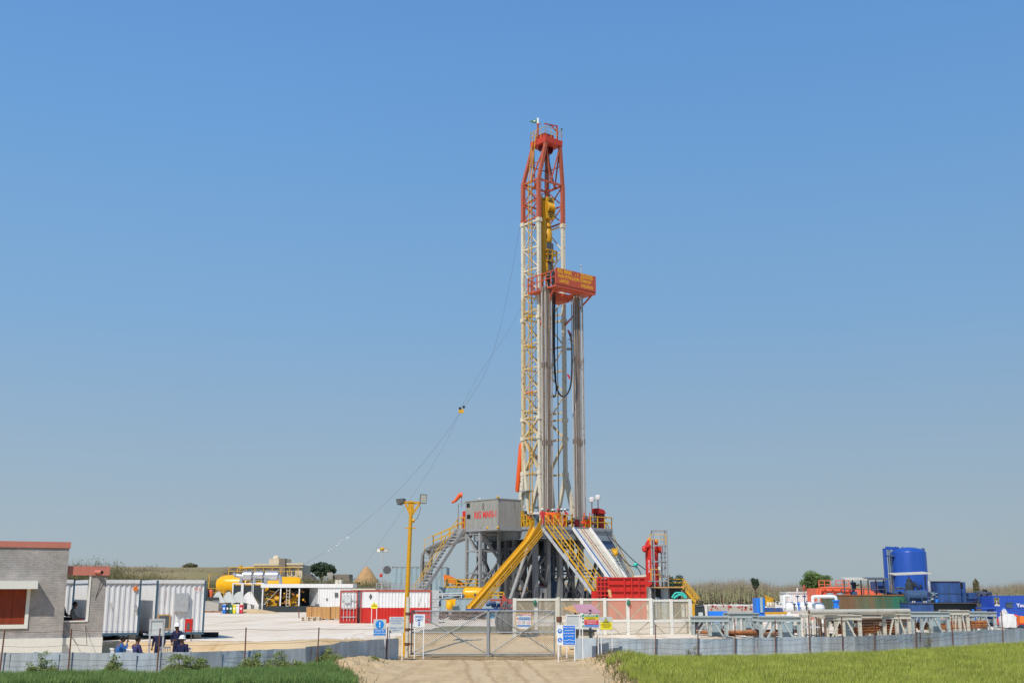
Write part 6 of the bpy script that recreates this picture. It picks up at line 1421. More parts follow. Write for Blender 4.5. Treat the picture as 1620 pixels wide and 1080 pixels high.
t = thing('yellow_funnel', P(712, 958, 106.5), 'bright yellow hopper with round belly beside the lower mud tank', 'hopper')
D = 106.5; X = lambda p: xx(p, D); mb = MB(); mb.slab([(X(703.5), D-.5, zz(949, D)), (X(721.5), D-.5, zz(946.5, D)), (X(720), D-.5, zz(958, D)), (X(711), D-.5, zz(953, D))][::-1], (0, .5, 0)); mb.ball((X(711.5), D-.45, zz(957, D)), (.34, .3, .42), 14, 8); mb.build('hopper', 'tank_yellow', t)
MB().box(X(706), X(717), D-.4, D, G0, zz(961, D)).build('stand', 'light_grey', t)
t = thing('yellow_drum', P(748, 945, 109.5), 'round yellow machine drum behind the escape slide', 'drum')
D = 109.5; X = lambda p: xx(p, D); MB().lathe((0, D+.9, zz(939.5, D)), [(.3, X(731)), (.55, X(733)), (.62, X(736)), (.62, X(763)), (.45, X(765))], 20, axis='x').build('drum', 'tank_yellow', t); MB().box(X(733), X(772), D+.2, D+1.6, G0+1.0, zz(944, D)).build('base', 'yellow', t)
MB().box(X(750), X(752.5), D-.05, D+.4, zz(943, D), zz(938, D)).build('gauge', 'dark_grey', t)
mb = MB(); rail(mb, [(X(770), D, zz(946, D)), (X(797), D, zz(946, D))], .55, .06, step=.5); tag(mb.build('low_railing', 'yellow'), 'low yellow railing right of the yellow drum', 'railing')
D = 101; X = lambda p: xx(p, D)
t = thing('red_skid', (X(795), D, G0), 'red frame skid with triangular brackets beside the mesh screen', 'skid'); mb = MB()
for (a, b) in (((775, 949), (812, 949)), ((793, 953), (812, 953)), ((793, 961), (812, 961)), ((793, 949), (793, 962)), ((803, 949), (803, 962)), ((811, 949), (811, 962))): mb.bar(P(a[0], a[1], D), P(b[0], b[1], D), .14)
mb.slab([P(794, 948, D), P(802, 948, D), P(795.5, 937.5, D)], (0, .1, 0)); mb.build('frame', 'faded_red', t)
mb = MB(); rn = random.Random(19)
for i in range(9): p = P(rn.uniform(768, 810), rn.uniform(952, 961), D+.5); mb.lathe(p, [(.15, -.2), (.2, 0), (.15, .2)], 8, axis='x')
mb.build('pump', 'dull_blue', t)
MB().box(X(737), X(812), D-.4, D+1.6, zz(965, D), zz(962.5, D)).build('deck', 'unit_blue', t); MB().box(X(762), X(783), D, D+1.5, G0, zz(965.2, D)).build('drip_tank', 'sky_blue', t)
MB().bar(P(738, 962, D), P(738, 957, D), .06).build('peg', 'dark_grey', t)
rn = random.Random(23)
mb = MB(); D = 95
for i in range(90): p = P(rn.uniform(688, 760), 975, D+rn.random()*2); p.z = G0+.1+rn.random()*.55; mb.tube([p, p+V3((rn.uniform(.2, .9), rn.uniform(-.3, .3), rn.uniform(-.1, .1)))], rn.uniform(.05, .1), 6)
tag(mb.build('pipe_fitting_heap', 'brown_pipe'), 'heap of rusty pipe fittings on the pad behind the gate', 'fittings', kind='stuff')
# ------------------------------------------------------------------ behind the screen, right of the rig
D = 94; X = lambda p: xx(p, D)
t = thing('red_skip', (X(984), D, G0), 'bright red ribbed steel container behind the mesh screen', 'skip')
MB().box(X(963.5), X(1022), D, D+2.4, G0, zz(912.5, D)).build('body', 'red_paint', t)
mb = MB()
for q in (988, 999.5, 1011, 1021.5): mb.box(X(q)-.06, X(q)+.06, D-.13, D-.002, G0, zz(912.5, D))
for q in (913, 923, 934): mb.box(X(963.5), X(1022), D-.16, D-.002, zz(q+1.2, D), zz(q, D))
mb.build('rib', 'red_paint', t)
mb = MB()
for q in (945.5, 951, 957, 963): mb.bar((X(q), D, G0), (X(q), D, zz(912.5, D)), .08)
for q in (913, 920, 927, 934, 941): mb.bar((X(945.5), D, zz(q, D)), (X(963.5), D, zz(q, D)), .1)
mb.build('open_frame', 'red_paint', t); MB().box(X(945.5), X(963.3), D+1.0, D+1.1, G0, zz(915, D)).build('rear_panel', 'maroon', t)
tag(MB().slab([P(961, 932, 92.5), P(966, 932, 92.5), P(968, 944, 92.2), P(964, 944, 92.2)], (0, .05, 0)).build('wooden_board', 'wood'), 'orange wooden board leaning against the red skip', 'board')
tag(MB().box(X(938), X(946), D+1, D+2, G0, zz(934, D)).build('red_box', 'red_paint'), 'small red box left of the red skip', 'box')
D = 100; X = lambda p: xx(p, D)
t = thing('gas_separator', (X(1032), D, G0), 'tall red vertical gas separator vessel beside the grey scaffold', 'vessel'); cx = P(1031.5, 890, D+1).x; r = .57
MB().lathe((cx, D+1, 0), [(r, zz(928, D)), (r, zz(861, D)), (r*.92, zz(857, D)), (r*.6, zz(853.5, D)), (.05, zz(852, D))], 22).build('shell', 'red_paint', t)
MB().tube(smooth([V3((cx-r*.4, D+.6, zz(863, D))), V3((cx-r*1.25, D+.5, zz(866, D))), V3((cx-r*1.1, D+.4, zz(871, D)))]), .2, 10).build('inlet_elbow', 'red_paint', t)
MB().tube([(cx+r+.15, D+.8, zz(862, D)), (cx+r+.15, D+.8, zz(874, D))], .22, 10).build('valve', 'red_paint', t); MB().tube([(cx+r+.25, D+.8, zz(870, D)), (cx+r+.25, D+.8, G0)], .07, 8).build('drain_pipe', 'dark_grey', t)
MB().ball((cx-.2, D+1, zz(853, D)), .2).ball((cx+.35, D+.8, zz(856, D)), .22).build('top_valve', 'orange', t)
mb = MB(); mb.box(cx-r*.6, cx+r*.6, D+.3, D+1.7, G0, zz(928, D)); mb.build('skirt', 'light_grey', t)
text('SEPARATOR', .2, V3((cx-r*.60, D+1-r*.90, zz(895, D))), (0, 0, -1), (1, -.4, 0), 'ink_white', t)
t = thing('scaffold_tower', (X(1043), D-1.2, G0), 'grey scaffold tower with platforms around the red separator', 'scaffold'); mb = MB(); y0 = D-1.3; y1 = D+.2
for x in (X(1033.5), X(1055)):
    for y in (y0, y1): mb.bar((x, y, G0), (x, y, zz(839.5, D)), .10)
for q in (840, 863, 888, 919):
    for y in (y0, y1): mb.bar((X(1033.5), y, zz(q, D)), (X(1055), y, zz(q, D)), .085)
    for x in (X(1033.5), X(1055)): mb.bar((x, y0, zz(q, D)), (x, y1, zz(q, D)), .09)
mb.build('frame', 'zinc', t)
mb = MB(); mb.box(X(1026), X(1056), y0, y1, zz(919.6, D), zz(918.3, D)); mb.build('platform', 'zinc', t)
mb = MB(); rail(mb, [(X(1028), y0, zz(918, D)), (X(1042), y0, zz(918, D))], .95, .035, step=.6); rail(mb, [(X(1028), y0, zz(862, D)), (X(1053), y0, zz(862, D))], .85, .03, step=1); mb.build('railing', 'yellow', t)
mb = MB(); 
for x in (X(1049), X(1053)): mb.bar((x, y1, G0), (x, y1, zz(845, D)), .05)
for i in range(24): z = lerp(G0, zz(845, D), i/24); mb.bar((X(1049), y1, z), (X(1053), y1, z), .035)
mb.build('ladder', 'zinc', t)
flood(P(1041.5, 899, D-1.5), (.5, -.8, .15), .32, .34, .15, t)
D = 97; X = lambda p: xx(p, D)
t = thing('pump_shelter', (X(1062), D, G0), 'dark open shelter with orange roof edge in front of the scaffold', 'shelter')
MB().box(X(1036), X(1085), D, D+2.5, zz(929.3, D), zz(927.7, D)).build('roof', 'wood', t); MB().box(X(1036), X(1084), D+2.3, D+2.4, G0, zz(930, D)).build('back_panel', 'tarp_dark', t)
for q in (1036, 1084): MB().bar((X(q), D+.1, G0), (X(q), D+.1, zz(929.4, D)), .1).build('post', 'tarp_dark', t)
MB().lathe((X(1054), D+1, G0), [(.3, 0), (.3, 2.6)], 14).lathe((X(1042), D+1, G0), [(.25, 0), (.25, 1.8)], 12).build('drum', 'blue_grey', t)
mb = MB(); mb.tube(smooth([P(1063, 945, D-.5), P(1068, 938, D-.5), P(1074, 937, D-.5), P(1082, 939, D-.5), P(1086, 945, D-.5)]), .07, 8); mb.tube(smooth([P(1070, 945, D-.5), P(1074, 940, D-.5), P(1083, 942, D-.5)]), .07, 8); mb.tube(smooth([P(1066, 946, D-.6), P(1072, 941, D-.6), P(1080, 941, D-.6), P(1084, 946, D-.6)]), .07, 8); tag(mb.build('teal_hose', 'teal'), 'bundle of teal hose draped under the dark shelter', 'hose')
D = 102; X = lambda p: xx(p, D)
t = thing('yellow_stair_platform', (X(1080), D, G0), 'yellow railed platform and steep stairs above the excavator', 'stairs')
mb = MB(); rail(mb, [(X(1056), D, zz(927, D)), (X(1083), D, zz(927, D))], .62, .045, step=1); mb.box(X(1056), X(1083), D, D+1.2, zz(928, D), zz(927, D)); mb.build('platform', 'yellow', t)
for y in (D-.4, D+.6):
    mb = MB(); mb.bar((X(1079), y, zz(927, D)), (X(1099), y, zz(952, D)), .09, .2); mb.bar((X(1083), y, zz(917, D)), (X(1107), y, zz(947, D)), .07); mb.bar((X(1082), y, zz(922, D)), (X(1103), y, zz(949, D)), .05)
    for k in range(6): mb.bar(P(1080+3.8*k, 927+4.7*k, D)+V3((0, y-D, 0)), P(1084+3.8*k, 918+4.9*k, D)+V3((0, y-D, 0)), .05)
    mb.build('handrail', 'yellow', t)
mb = MB()
for k in range(12): p = P(1079+1.75*k, 927.5+2.1*k, D); mb.box(p.x-.12, p.x+.12, D-.38, D+.58, p.z-.02, p.z+.02)
mb.build('treads', 'yellow', t)
MB().tube([(X(1064.5), D+1, G0), (X(1064.5), D+1, zz(911, D))], .22, 12).tube([(X(1060), D+1, G0), (X(1060), D+1, zz(915, D))], .2, 12).build('green_tank', 'green_paint', t)
mb = MB(); mb.tube([P(1003, 912, 101), P(1030, 911, 101), P(1062, 911, 101)], .12, 8); tag(mb.build('flow_line', 'cream_paint'), 'pale horizontal flow line behind the red skip', 'pipe')
for pts, m, lb, r in (([(957, 838, 108), (975, 858, 107), (1000, 884, 104), (1023, 902, 101)], 'black', 'upper black hose running from the drill floor to the separator', .04), ([(960, 845, 108), (975, 870, 106), (995, 893, 104), (1008, 897, 102), (1016, 912, 101)], 'black', 'lower black hose sagging from the drill floor toward the red skip', .04)):
    tag(MB().tube(smooth([P(*p) for p in pts]), r, 6).build('hose_line', m), lb, 'hose')
tag(MB().ball(P(1005.5, 893, 103), (.22, .2, .2)).tube([P(1005.5, 895, 103), P(1007, 900, 103)], .06).build('teal_float', 'teal'), 'small teal ball fixed on the lower black hose', 'float')
t = thing('yellow_winch', P(972, 878, 105.5), 'yellow winch head hanging on the right stairway', 'winch'); MB().box(P(968, 870, 105.5).x, P(977, 870, 105.5).x, 105.4, 106, zz(873, 105.5), zz(867, 105.5)).ball(P(974, 875, 105.5), .25).build('body', 'yellow', t)
# excavator
D = 72; X = lambda p: xx(p, D)
t = thing('excavator_cab', (X(1103), D, G0), 'yellow and black compact excavator behind the first trestle', 'excavator')
MB().box(X(1092), X(1099), D, D+1.4, G0+.6, zz(954.5, D)).slab([(X(1099), D, G0+.6), (X(1105), D, G0+.6), (X(1104), D, zz(954.5, D)), (X(1099), D, zz(954.5, D))], (0, 1.4, 0)).build('body', 'deep_yellow', t)
MB().slab([(X(1098.5), D-.05, G0+.6), (X(1115), D-.05, G0+.6), (X(1114), D-.05, zz(958, D)), (X(1111), D-.05, zz(955.5, D)), (X(1099), D-.05, zz(955.5, D))], (0, 1.3, 0)).build('cab', 'tarp_dark', t)
MB().box(X(1104), X(1111), D-.09, D-.06, zz(974, D), zz(968, D)).build('number_plate', 'sign_pale', t); MB().box(X(1101), X(1111), D-.09, D-.06, zz(959, D), zz(957, D)).build('window', 'dusty_glass', t)
MB().box(X(1093), X(1114), D+.1, D+1.2, G0, G0+.58).build('track', 'rubber', t)
# ------------------------------------------------------------------ trestles and pipes (right foreground)
def trestle(pa, pb, pt, D, m, lb, dep=1.6, panel=True):
    x0 = xx(pa, D, 980); x1 = xx(pb, D, 980); z1 = zz(pt, D); z0 = gz(x0, D)-.05; t = thing('steel_trestle', (x0, D, z0), lb, 'trestle', 'steel trestles'); bh = .29
    for yy in (D, D+dep):
        MB().ibeam((x0, yy, z1-bh/2), (x1, yy, z1-bh/2), .24, bh, .04).build('beam', m, t)
        for x in (x0+.13, (x0+x1)/2, x1-.13):
            MB().ibeam((x, yy, z0), (x, yy, z1-bh-.003), .16, .2, .03, up=(1, 0, 0)).build('post', m, t)
        mb = MB(); xm = (x0+x1)/2
        for s_, e_ in ((x0+.3, xm-.2), (x1-.3, xm+.2)): mb.bar((s_, yy, z0), (e_, yy, z1-bh), .09, .14, up=(0, 1, 0))
        mb.build('brace', m, t)
    mb = MB()
    for x in (x0+.13, x1-.13): mb.bar((x, D+.14, z1-.6), (x, D+dep-.14, z1-.6), .14, .2)
    mb.build('cross_beam', m, t)
    if panel: MB().box(x0+.28+(x1-x0)*.5, x1-.3, D+dep*.5, D+dep*.5+.03, z0, z1-bh-.05).build('panel', 'blue_grey', t)
    return t
for a in ((1092, 1152, 974.5, 65, 'beam_grey', 'blue grey steel trestle nearest the mesh screen'), (1152, 1201, 969, 69, 'beam_grey', 'set back grey steel trestle second from the mesh screen'), (1199.5, 1267, 974.5, 65, 'beam_grey', 'blue grey steel trestle before the yellow engine'), (1304, 1363, 972, 67.5, 'beam_pale', 'rust stained pale trestle right of the upright pipes'), (1363, 1396, 970, 70.5, 'beam_pale', 'short pale trestle with rusty beam below the green tank'),
          (1395, 1441, 970.5, 69.5, 'beam_pale', 'pale trestle under the end of the long white pipe'), (1441, 1503, 967.5, 72, 'beam_grey', 'grey trestle below the dark blue skid'), (1501, 1534, 964.5, 75, 'beam_pale', 'rusty topped short trestle below the blue engine house'), (1532, 1577, 967, 76, 'beam_grey', 'last grey trestle beside the blue cabin')): trestle(*a)
mb = MB(); D = 66.5; rn = random.Random(31)
for i in range(9):
    px = 1270+4.1*i; x = xx(px, D); o = MB().bar((x, D+.3*(i % 2), gz(x, D)), (x+rn.gauss(0, .03), D+.3*(i % 2), zz(975.5+rn.uniform(0, 3), D)), .10, .10).build('upright_beam', 'beam_pale' if i < 5 else 'brown_pipe'); tag(o, 'narrow upright steel member in the gap between trestles', 'beam', 'upright members between trestles')
D = 68; tag(MB().box(xx(1268, D), xx(1302, D), D, D+.8, zz(976.5, D), zz(971.5, D)).build('cross_girder', 'beam_pale'), 'pale cross girder over the upright members', 'girder')
D = 66; tag(MB().box(xx(1268, D), xx(1292, D), D-.4, D+.1, zz(992, D), zz(990, D)).build('grey_plank', 'light_grey'), 'grey plank lying across the upright members', 'plank')
# pipes
pl = []
def pipe(pa, ya, pb, yb, D, r, m, lb, hollow=False, gp=None, D2=None):
    a = P(pa, ya, D); b = P(pb, yb, D2 or D); t = thing('pipe', a.lerp(b, .5), lb, 'pipe', gp)
    MB().tube([a, b], r, 14).build('barrel', m, t)
    if hollow: d = (a-b).normalized(); MB().tube([a+d*.006, a+d*.012], r*.72, 14).build('bore', 'brown_pipe', t)
    return t
pipe(1280, 967.5, 1438, 966, 66.5, .145, 'beam_pale', 'long white pipe with dark open end lying on the trestles', True, D2=70)
gpn = 'rusty casing pipes on the ground behind the trestles'
for k, (a, b, y, D_) in enumerate(((1098, 1198, 999.5, 66.3), (1100, 1250, 1001.8, 66.6), (1180, 1265, 998, 67.2), (1180, 1250, 1003, 66.4))): pipe(a, y, b, y-.3, D_, .10, 'rust_pipe' if k != 3 else 'brown_pipe', 'rusty orange pipe under the trestles nearest the screen', gp=gpn)
for k, (y, m) in enumerate(((980, 'brown_pipe'), (984, 'brown_pipe'), (988.5, 'brown_pipe'), (992.5, 'rust_pipe'), (997, 'rust_pipe'), (1000.5, 'rust_pipe'), (985.5, 'brown_pipe'), (994.5, 'brown_pipe'))): pipe(1314+2*k, y, 1440-3*k, y-2.5, 69+.15*k, .075, m, 'brown drill pipe stacked behind the pale trestles', gp='stacked brown pipes', D2=71)
for k, y in enumerate((983, 987.5, 990.5)): pipe(1445+4*k, y+3, 1560, y, 74, .10, 'rust_pipe', 'thick rusty pipe behind the grey trestles at the right', gp='rusty pipes at the right', D2=76)
for k in range(9):
    px_ = 1105+52*k; D = 66+.0115*(px_-1100); x = xx(px_, D); g = gz(x, D)
    o = MB().box(x-.1, x+.1, D-.3, D+1.6 if px_ < 1300 else D+4.5, g-.05, zz(1004.5 if px_ < 1300 else 1001.5, D)).build('timber_sleeper', 'brown_pipe'); tag(o, 'dark timber sleeper under the rusty pipes behind the right fence', 'sleeper', 'timber sleepers under pipes')
# coloured skid, debris strip
D = 100; X = lambda p: xx(p, D); rn = random.Random(41); t = thing('rubbish_wall', (X(1160), D, G0), 'low pale wall daubed with red marks behind the first trestles', 'wall')
MB().box(X(1120), X(1200), D, D+.5, G0, zz(957.5, D)).build('wall', 'concrete', t); mb = MB()
for i in range(26): x = lerp(X(1122), X(1198), rn.random()); z = rn.uniform(zz(966, D), zz(959, D)); mb.box(x, x+rn.uniform(.05, .25), D-.02, D-.003, z, z+rn.uniform(.05, .2))
mb.build('painted_marks', 'faded_red', t); mb = MB(); 
for i in range(50): x = lerp(X(1120), X(1199), i/50); mb.bar((x, D+.1, zz(957.5, D)), (x, D+.1, zz(957.5, D)+rn.uniform(.03, .14)), .08)
mb.build('coping', 'white_paint', t)
D = 88; tag(MB().box(xx(1122, D), xx(1150, D), D, D+1, G0, zz(966.5, D)).build('blue_tarp', 'bright_blue'), 'low bright blue tarpaulin bundle behind the excavator', 'tarpaulin')
D = 90; X = lambda p: xx(p, D)
t = thing('blue_cabinet', (X(1203), D, G0), 'bright blue ribbed cabinet left of the yellow engine', 'cabinet'); mb = MB(); mb.corr((X(1196.5), D), (X(1210), D), zz(969, D), zz(945.5, D), .22, .05); mb.build('front', 'bright_blue', t); MB().box(X(1196.5), X(1210), D+.05, D+1.4, G0, zz(945.7, D)).build('body', 'bright_blue', t); MB().box(X(1202), X(1206), D-.08, D-.01, zz(968, D), zz(944, D)).build('strap', 'blue_grey', t)
t = thing('yellow_engine', (X(1218), D, G0), 'yellow engine on a blue and white skid right of the blue cabinet', 'engine'); mb = MB(); mb.box(X(1211), X(1219), D, D+1, zz(958, D), zz(944.5, D)); mb.lathe((X(1222), D+.5, zz(958, D)), [(.25, 0), (.22, .5), (.22, .62)], 12); mb.bar(P(1210, 941.5, D), P(1216, 945, D), .1); mb.build('block', 'deep_yellow', t)
mb = MB()
for q in (1215, 1219.5, 1223): mb.lathe((X(q), D, zz(960, D)), [(.06, 0), (.13, .1), (.13, .3), (.05, .4)], 8)
mb.build('filter', 'cream_paint', t); MB().box(X(1208), X(1240), D-.1, D+1.2, zz(969, D), zz(961, D)).build('skid', 'unit_blue', t)
mb = MB(); rail(mb, [(X(1227), D, zz(967, D)), (X(1243), D, zz(967, D))], .7, .05, step=.45); mb.bar(P(1228, 951, D), P(1236, 956, D), .1); mb.build('guard_rail', 'white_paint', t)
D = 72; tag(MB().bar(P(1210, 969.5, D), P(1245, 969, D), .2, .14).build('yellow_beam', 'deep_yellow'), 'yellow beam lying on top of the trestle before the engine', 'beam')
# white separator vessel
D = 84; X = lambda p: xx(p, D); t = thing('separator_vessel', (X(1275), D, G0), 'white horizontal separator vessel with looping white pipes', 'vessel')
zc_ = zz(961, D); r = .42; MB().lathe((0, D+.6, zc_), [(.05, X(1240.5)), (r*.7, X(1242)), (r, X(1244.5)), (r, X(1300)), (r*.7, X(1305)), (.05, X(1308))], 22, axis='x').build('shell', 'sign_white', t)
mb = MB(); mb.tube(smooth([V3((X(1242), D+.2, zc_)), V3((X(1242), D+.2, zz(944.5, D))), V3((X(1244), D+.2, zz(942.3, D))), V3((X(1251), D+.2, zz(942.5, D))), V3((X(1253), D+.2, zz(947, D)))]), .10, 10); mb.build('left_pipe', 'sign_white', t)
mb = MB(); mb.tube(smooth([V3((X(1286), D, zc_+.3)), V3((X(1286), D, zz(946, D))), V3((X(1289), D, zz(943.4, D))), V3((X(1318), D, zz(943.2, D))), V3((X(1322.5), D, zz(946, D))), V3((X(1323), D, zz(951, D)))]), .12, 10); mb.build('right_pipe', 'sign_white', t)
MB().lathe((X(1322.5), D, zz(961, D)), [(.25, 0), (.25, .08), (.18, .1), (.2, .45), (.28, .47), (.28, .55)], 12).build('blue_valve', 'bright_blue', t)
mb = MB(); mb.lathe((X(1323), D, zz(968.5, D)), [(.17, 0), (.17, .5)], 12); mb.bar((X(1310), D, zz(967, D)), (X(1345), D, zz(967, D)), .2); mb.build('outlet', 'sign_white', t)
for q in (1256, 1263, 1275): 
    MB().tube([(X(q), D-.05, zz(965, D)), (X(q), D-.05, zz(955, D))], .05, 6).lathe((X(q), D-.05, zz(957, D)), [(.05, 0), (.12, .03), (.12, .12), (.04, .16)], 8).build('gauge', 'dark_grey' if q != 1263 else 'bright_blue', t)
for q in (1263, 1274): mb = MB(); mb.bar((X(q), D+.2, zz(957, D)), (X(q), D+.2, zz(940 if q > 1270 else 944, D)), .05); mb.lathe((X(q), D+.2, zz(944, D)), [(.05, 0), (.14, .03), (.14, .1), (.05, .12)], 8); mb.build('valve_stem', 'dull_blue', t)
for q in (1248, 1300): MB().box(X(q)-.15, X(q)+.15, D+.3, D+.9, G0, zc_-r*.7).build('saddle', 'sign_white', t)
ct4, cm4 = container('shipping_container', 'white corrugated container behind the white separator vessel', 1245.5, 0, 100, 0, 2.62*1.0, 2.4, zz(936, 100)-.68, .68, 'white_paint', None, posts='sign_pale', pitch=.16)
mb = MB(); D = 99; mb.tube([P(1261.5, 936, D), P(1261.5, 929.5, D)], .07); tag(mb.build('vent_stub', 'white_paint'), 'small white vent stub above the white container', 'vent')
mb = MB(); D = 99; mb.ball(P(1272, 929, D), (.12, .12, .22)); mb.bar(P(1272, 938, D), P(1272, 925, D), .05); tag(mb.build('red_beacon', 'faded_red'), 'red beacon on a short stem above the white container', 'beacon')
# orange tank, green tank, canopies
D = 96; X = lambda p: xx(p, D); t = thing('orange_tank', (X(1330), D, G0), 'orange rectangular tank with railings and inclined stairs', 'tank')
MB().box(X(1292), X(1395), D, D+3, G0, zz(930, D)).build('body', 'coral', t)
mb = MB()
for q in (1294, 1306, 1318, 1331, 1345): mb.box(X(q)-.06, X(q)+.06, D-.1, D-.002, G0, zz(930.5, D))
mb.build('rib', 'coral', t)
mb = MB(); rail(mb, [(X(1297), D, zz(930, D)), (X(1315), D, zz(930, D))], .62, .03, step=.5); rail(mb, [(X(1324), D, zz(930, D)), (X(1345), D, zz(930, D))], .62, .03, step=.6); mb.build('railing', 'coral', t)
mb = MB(); mb.bar(P(1299, 950, D-.5), P(1314, 962, D-.5), .1); mb.bar(P(1303, 948, D-.5), P(1315, 957, D-.5), .08); 
for k in range(5): mb.bar(P(1300+3*k, 950+2.5*k, D-.5), P(1303+3*k, 945+2.6*k, D-.5), .05)
mb.build('stairs', 'coral', t)
MB().tube(smooth([P(1298, 945, D-.3), P(1299, 930, D-.3), P(1302, 929, D-.3), P(1345, 929.5, D-.3)]), .07, 8).build('pipe', 'coral', t)
MB().bar(P(1295, 944, D-.25), P(1295, 952, D-.25), .2).build('bracket', 'sign_pale', t)
D = 88; X = lambda p: xx(p, D); t = thing('rusty_tank', (X(1375), D, G0), 'rust streaked green rectangular tank behind the long white pipe', 'tank')
MB().box(X(1316), X(1438), D, D+3, G0, zz(940.5, D)).build('body', 'rust_green', t); MB().box(X(1315), X(1439), D-.06, D+.05, zz(941.3, D), zz(940, D)).build('rim', 'rust_pipe', t)
MB().quad((X(1412), D-.012, zz(962, D)), (X(1437), D-.012, zz(962, D)), (X(1437), D-.012, zz(942, D)), (X(1412), D-.012, zz(942, D))).build('clean_panel', 'green_paint', t)
mb = MB()
for q in (1424, 1430): mb.tube([P(q, 947, D-.03), P(q+1.5, 950, D-.03), P(q-1, 953, D-.03), P(q+1, 957, D-.03)], .02, 4)
mb.build('scrawled_mark', 'ink_black', t)
mb = MB()
for i, (q, w) in enumerate(((1318, 8), (1334, 8))): mb.lathe((X(q), D+.7, zz(940, D)), [(.3, 0), (.3, .06), (.22, .07), (.22, .12)], 14)
mb.build('hatch', 'blue_grey', t)
def canopy(pa, pb, pt, D, lb, m='light_grey', slope=0):
    x0 = xx(pa, D); x1 = xx(pb, D); z = zz(pt, D); t = thing('canopy', (x0, D, zz(940, D)), lb, 'canopy')
    MB().slab([(x0, D-1, z), (x1, D-1, z+slope), (x1+.2, D+1.5, z+slope+.15), (x0+.3, D+1.5, z+.15)], (0, 0, .07)).build('roof', m, t)
    for x in (x0+.2, (x0+x1)/2, x1-.2): MB().bar((x, D, zz(940, D)), (x, D, z), .08).build('post', 'dark_grey', t)
    return t
canopy(1333, 1368, 917, 89, 'pale flat canopy on thin posts above the rusty tank', 'cream_paint'); canopy(1371, 1404, 917, 90, 'dark flat canopy between the pale canopy and the blue tank', 'dark_grey')
D = 88.5; X = lambda p: xx(p, D); rn = random.Random(51)
t = thing('tank_agitator', (X(1355), D+1, zz(940, D)), 'dark blue agitator motor under the pale canopy', 'motor')
MB().box(X(1350), X(1357), D, D+.8, zz(940, D), zz(935, D)).lathe((X(1353.5), D+.4, zz(935, D)), [(.12, 0), (.12, .5), (.2, .52), (.2, .7)], 10).build('motor', 'dull_blue', t); mb = MB(); mb.bar(P(1347, 923, D), P(1352, 927, D), .08); mb.bar(P(1352, 927, D), P(1359, 924, D), .08); mb.bar(P(1353, 921, D), P(1353, 932, D), .1); mb.build('handle', 'black', t)
mb = MB(); rail(mb, [(X(1332), D, zz(940, D)), (X(1438), D, zz(940, D))], .4, .03, mid=False, step=1.6); tag(mb.build('tank_railing', 'dark_grey'), 'thin dark railing along the top of the rusty tank', 'railing')
D = 92; X = lambda p: xx(p, D); tag(MB().box(X(1391), X(1406), D, D+2, zz(934, D), zz(919, D)).slab([(X(1391), D, zz(934, D)), (X(1406), D, zz(934, D)), (X(1402), D, zz(938, D)), (X(1395), D, zz(938, D))][::-1], (0, 1.5, 0)).build('blue_hopper', 'unit_blue'), 'dark blue hopper standing left of the big blue tank', 'hopper')
D = 89.5; X = lambda p: xx(p, D); mb = MB()
for i in range(10): q = rn.uniform(1392, 1440); mb.tube([P(q, 938.5, D+rn.random()), P(q+rn.uniform(3, 9), 938.5, D+rn.random())], rn.uniform(.1, .2), 8)
mb.tube(smooth([P(1418, 930, D), P(1426, 929, D), P(1436, 934, D), P(1442, 939, D)]), .1, 8); tag(mb.build('tank_top_pipes', 'dull_blue'), 'jumble of blue grey pipes on top of the rusty tank', 'pipes', kind='stuff')
# big blue silo
D = 110; X = lambda p: xx(p, D); cx = X(1442.5); r = X(1469.5)-X(1442.5); y = D
t = thing('blue_silo', (cx, y, G0), 'huge glossy blue cylindrical tank with a domed top', 'tank')
MB().lathe((cx, y, 0), [(r, G0), (r, zz(874, D)), (r*.97, zz(872, D)), (r*.85, zz(869.5, D)), (r*.6, zz(867, D)), (r*.3, zz(865.5, D)), (.05, zz(865, D))], 48).build('shell', 'tank_blue', t)
MB().box(X(1402), X(1406.5), D-.3, D+.1, G0, zz(867, D)).build('duct', 'tank_blue', t)
MB().bar(P(1401, 866.5, D), P(1422, 867.5, D), .22, .3).build('top_arm', 'tank_blue', t)
mb = MB()
for q in (1410, 1413.5): mb.bar((X(q), D, G0), (X(q), D, zz(866, D)), .06)
for i in range(34): z = lerp(G0+3, zz(867, D), i/34); mb.bar((X(1410), D, z), (X(1413.5), D, z), .05)
mb.build('ladder', 'dull_blue', t); mb = MB()
for q in (879, 907): mb.box(X(1406), X(1416), D-.7, D+.7, zz(q+1, D), zz(q-1, D))
mb.build('ladder_platform', 'dull_blue', t)
mb = MB(); mb.tube(smooth([P(1413, 868, D), P(1416, 864.5, D), P(1422, 867, D)]), .04, 6); mb.ball(P(1428, 867, D), .15); mb.ball(P(1460, 868.5, D), (.2, .2, .14)); mb.build('top_fitting', 'dull_blue', t)
canopy(1411, 1470, 910, 93, 'pale sloping canopy in front of the big blue tank', 'cream_paint', .12)
# dark blue mixing skid + engine house
D = 86; X = lambda p: xx(p, D); t = thing('pump_skid', (X(1470), D, G0), 'dark blue skid with a round horizontal vessel in front of the big tank', 'skid')
MB().lathe((0, D+.7, zz(942, D)), [(.3, X(1438.5)), (.42, X(1440)), (.42, X(1470)), (.3, X(1471.5))], 18, axis='x').build('vessel', 'dull_blue', t)
MB().box(X(1437), X(1476), D, D+2.2, G0, zz(953, D)).build('base', 'unit_blue', t)
MB().box(X(1437), X(1545), D-.08, D+2.2, zz(953.8, D), zz(952.8, D)).build('deck', 'dark_grey', t)
mb = MB(); rail(mb, [(X(1438), D, zz(952.8, D)), (X(1480), D, zz(952.8, D))], .75, .025, step=.9); mb.build('railing', 'dull_blue', t)
mb = MB()
for q in (1443, 1446, 1461, 1464): mb.tube([P(q, 951.5, D-.1), P(q+1.4, 951.5, D-.1)], .08, 8)
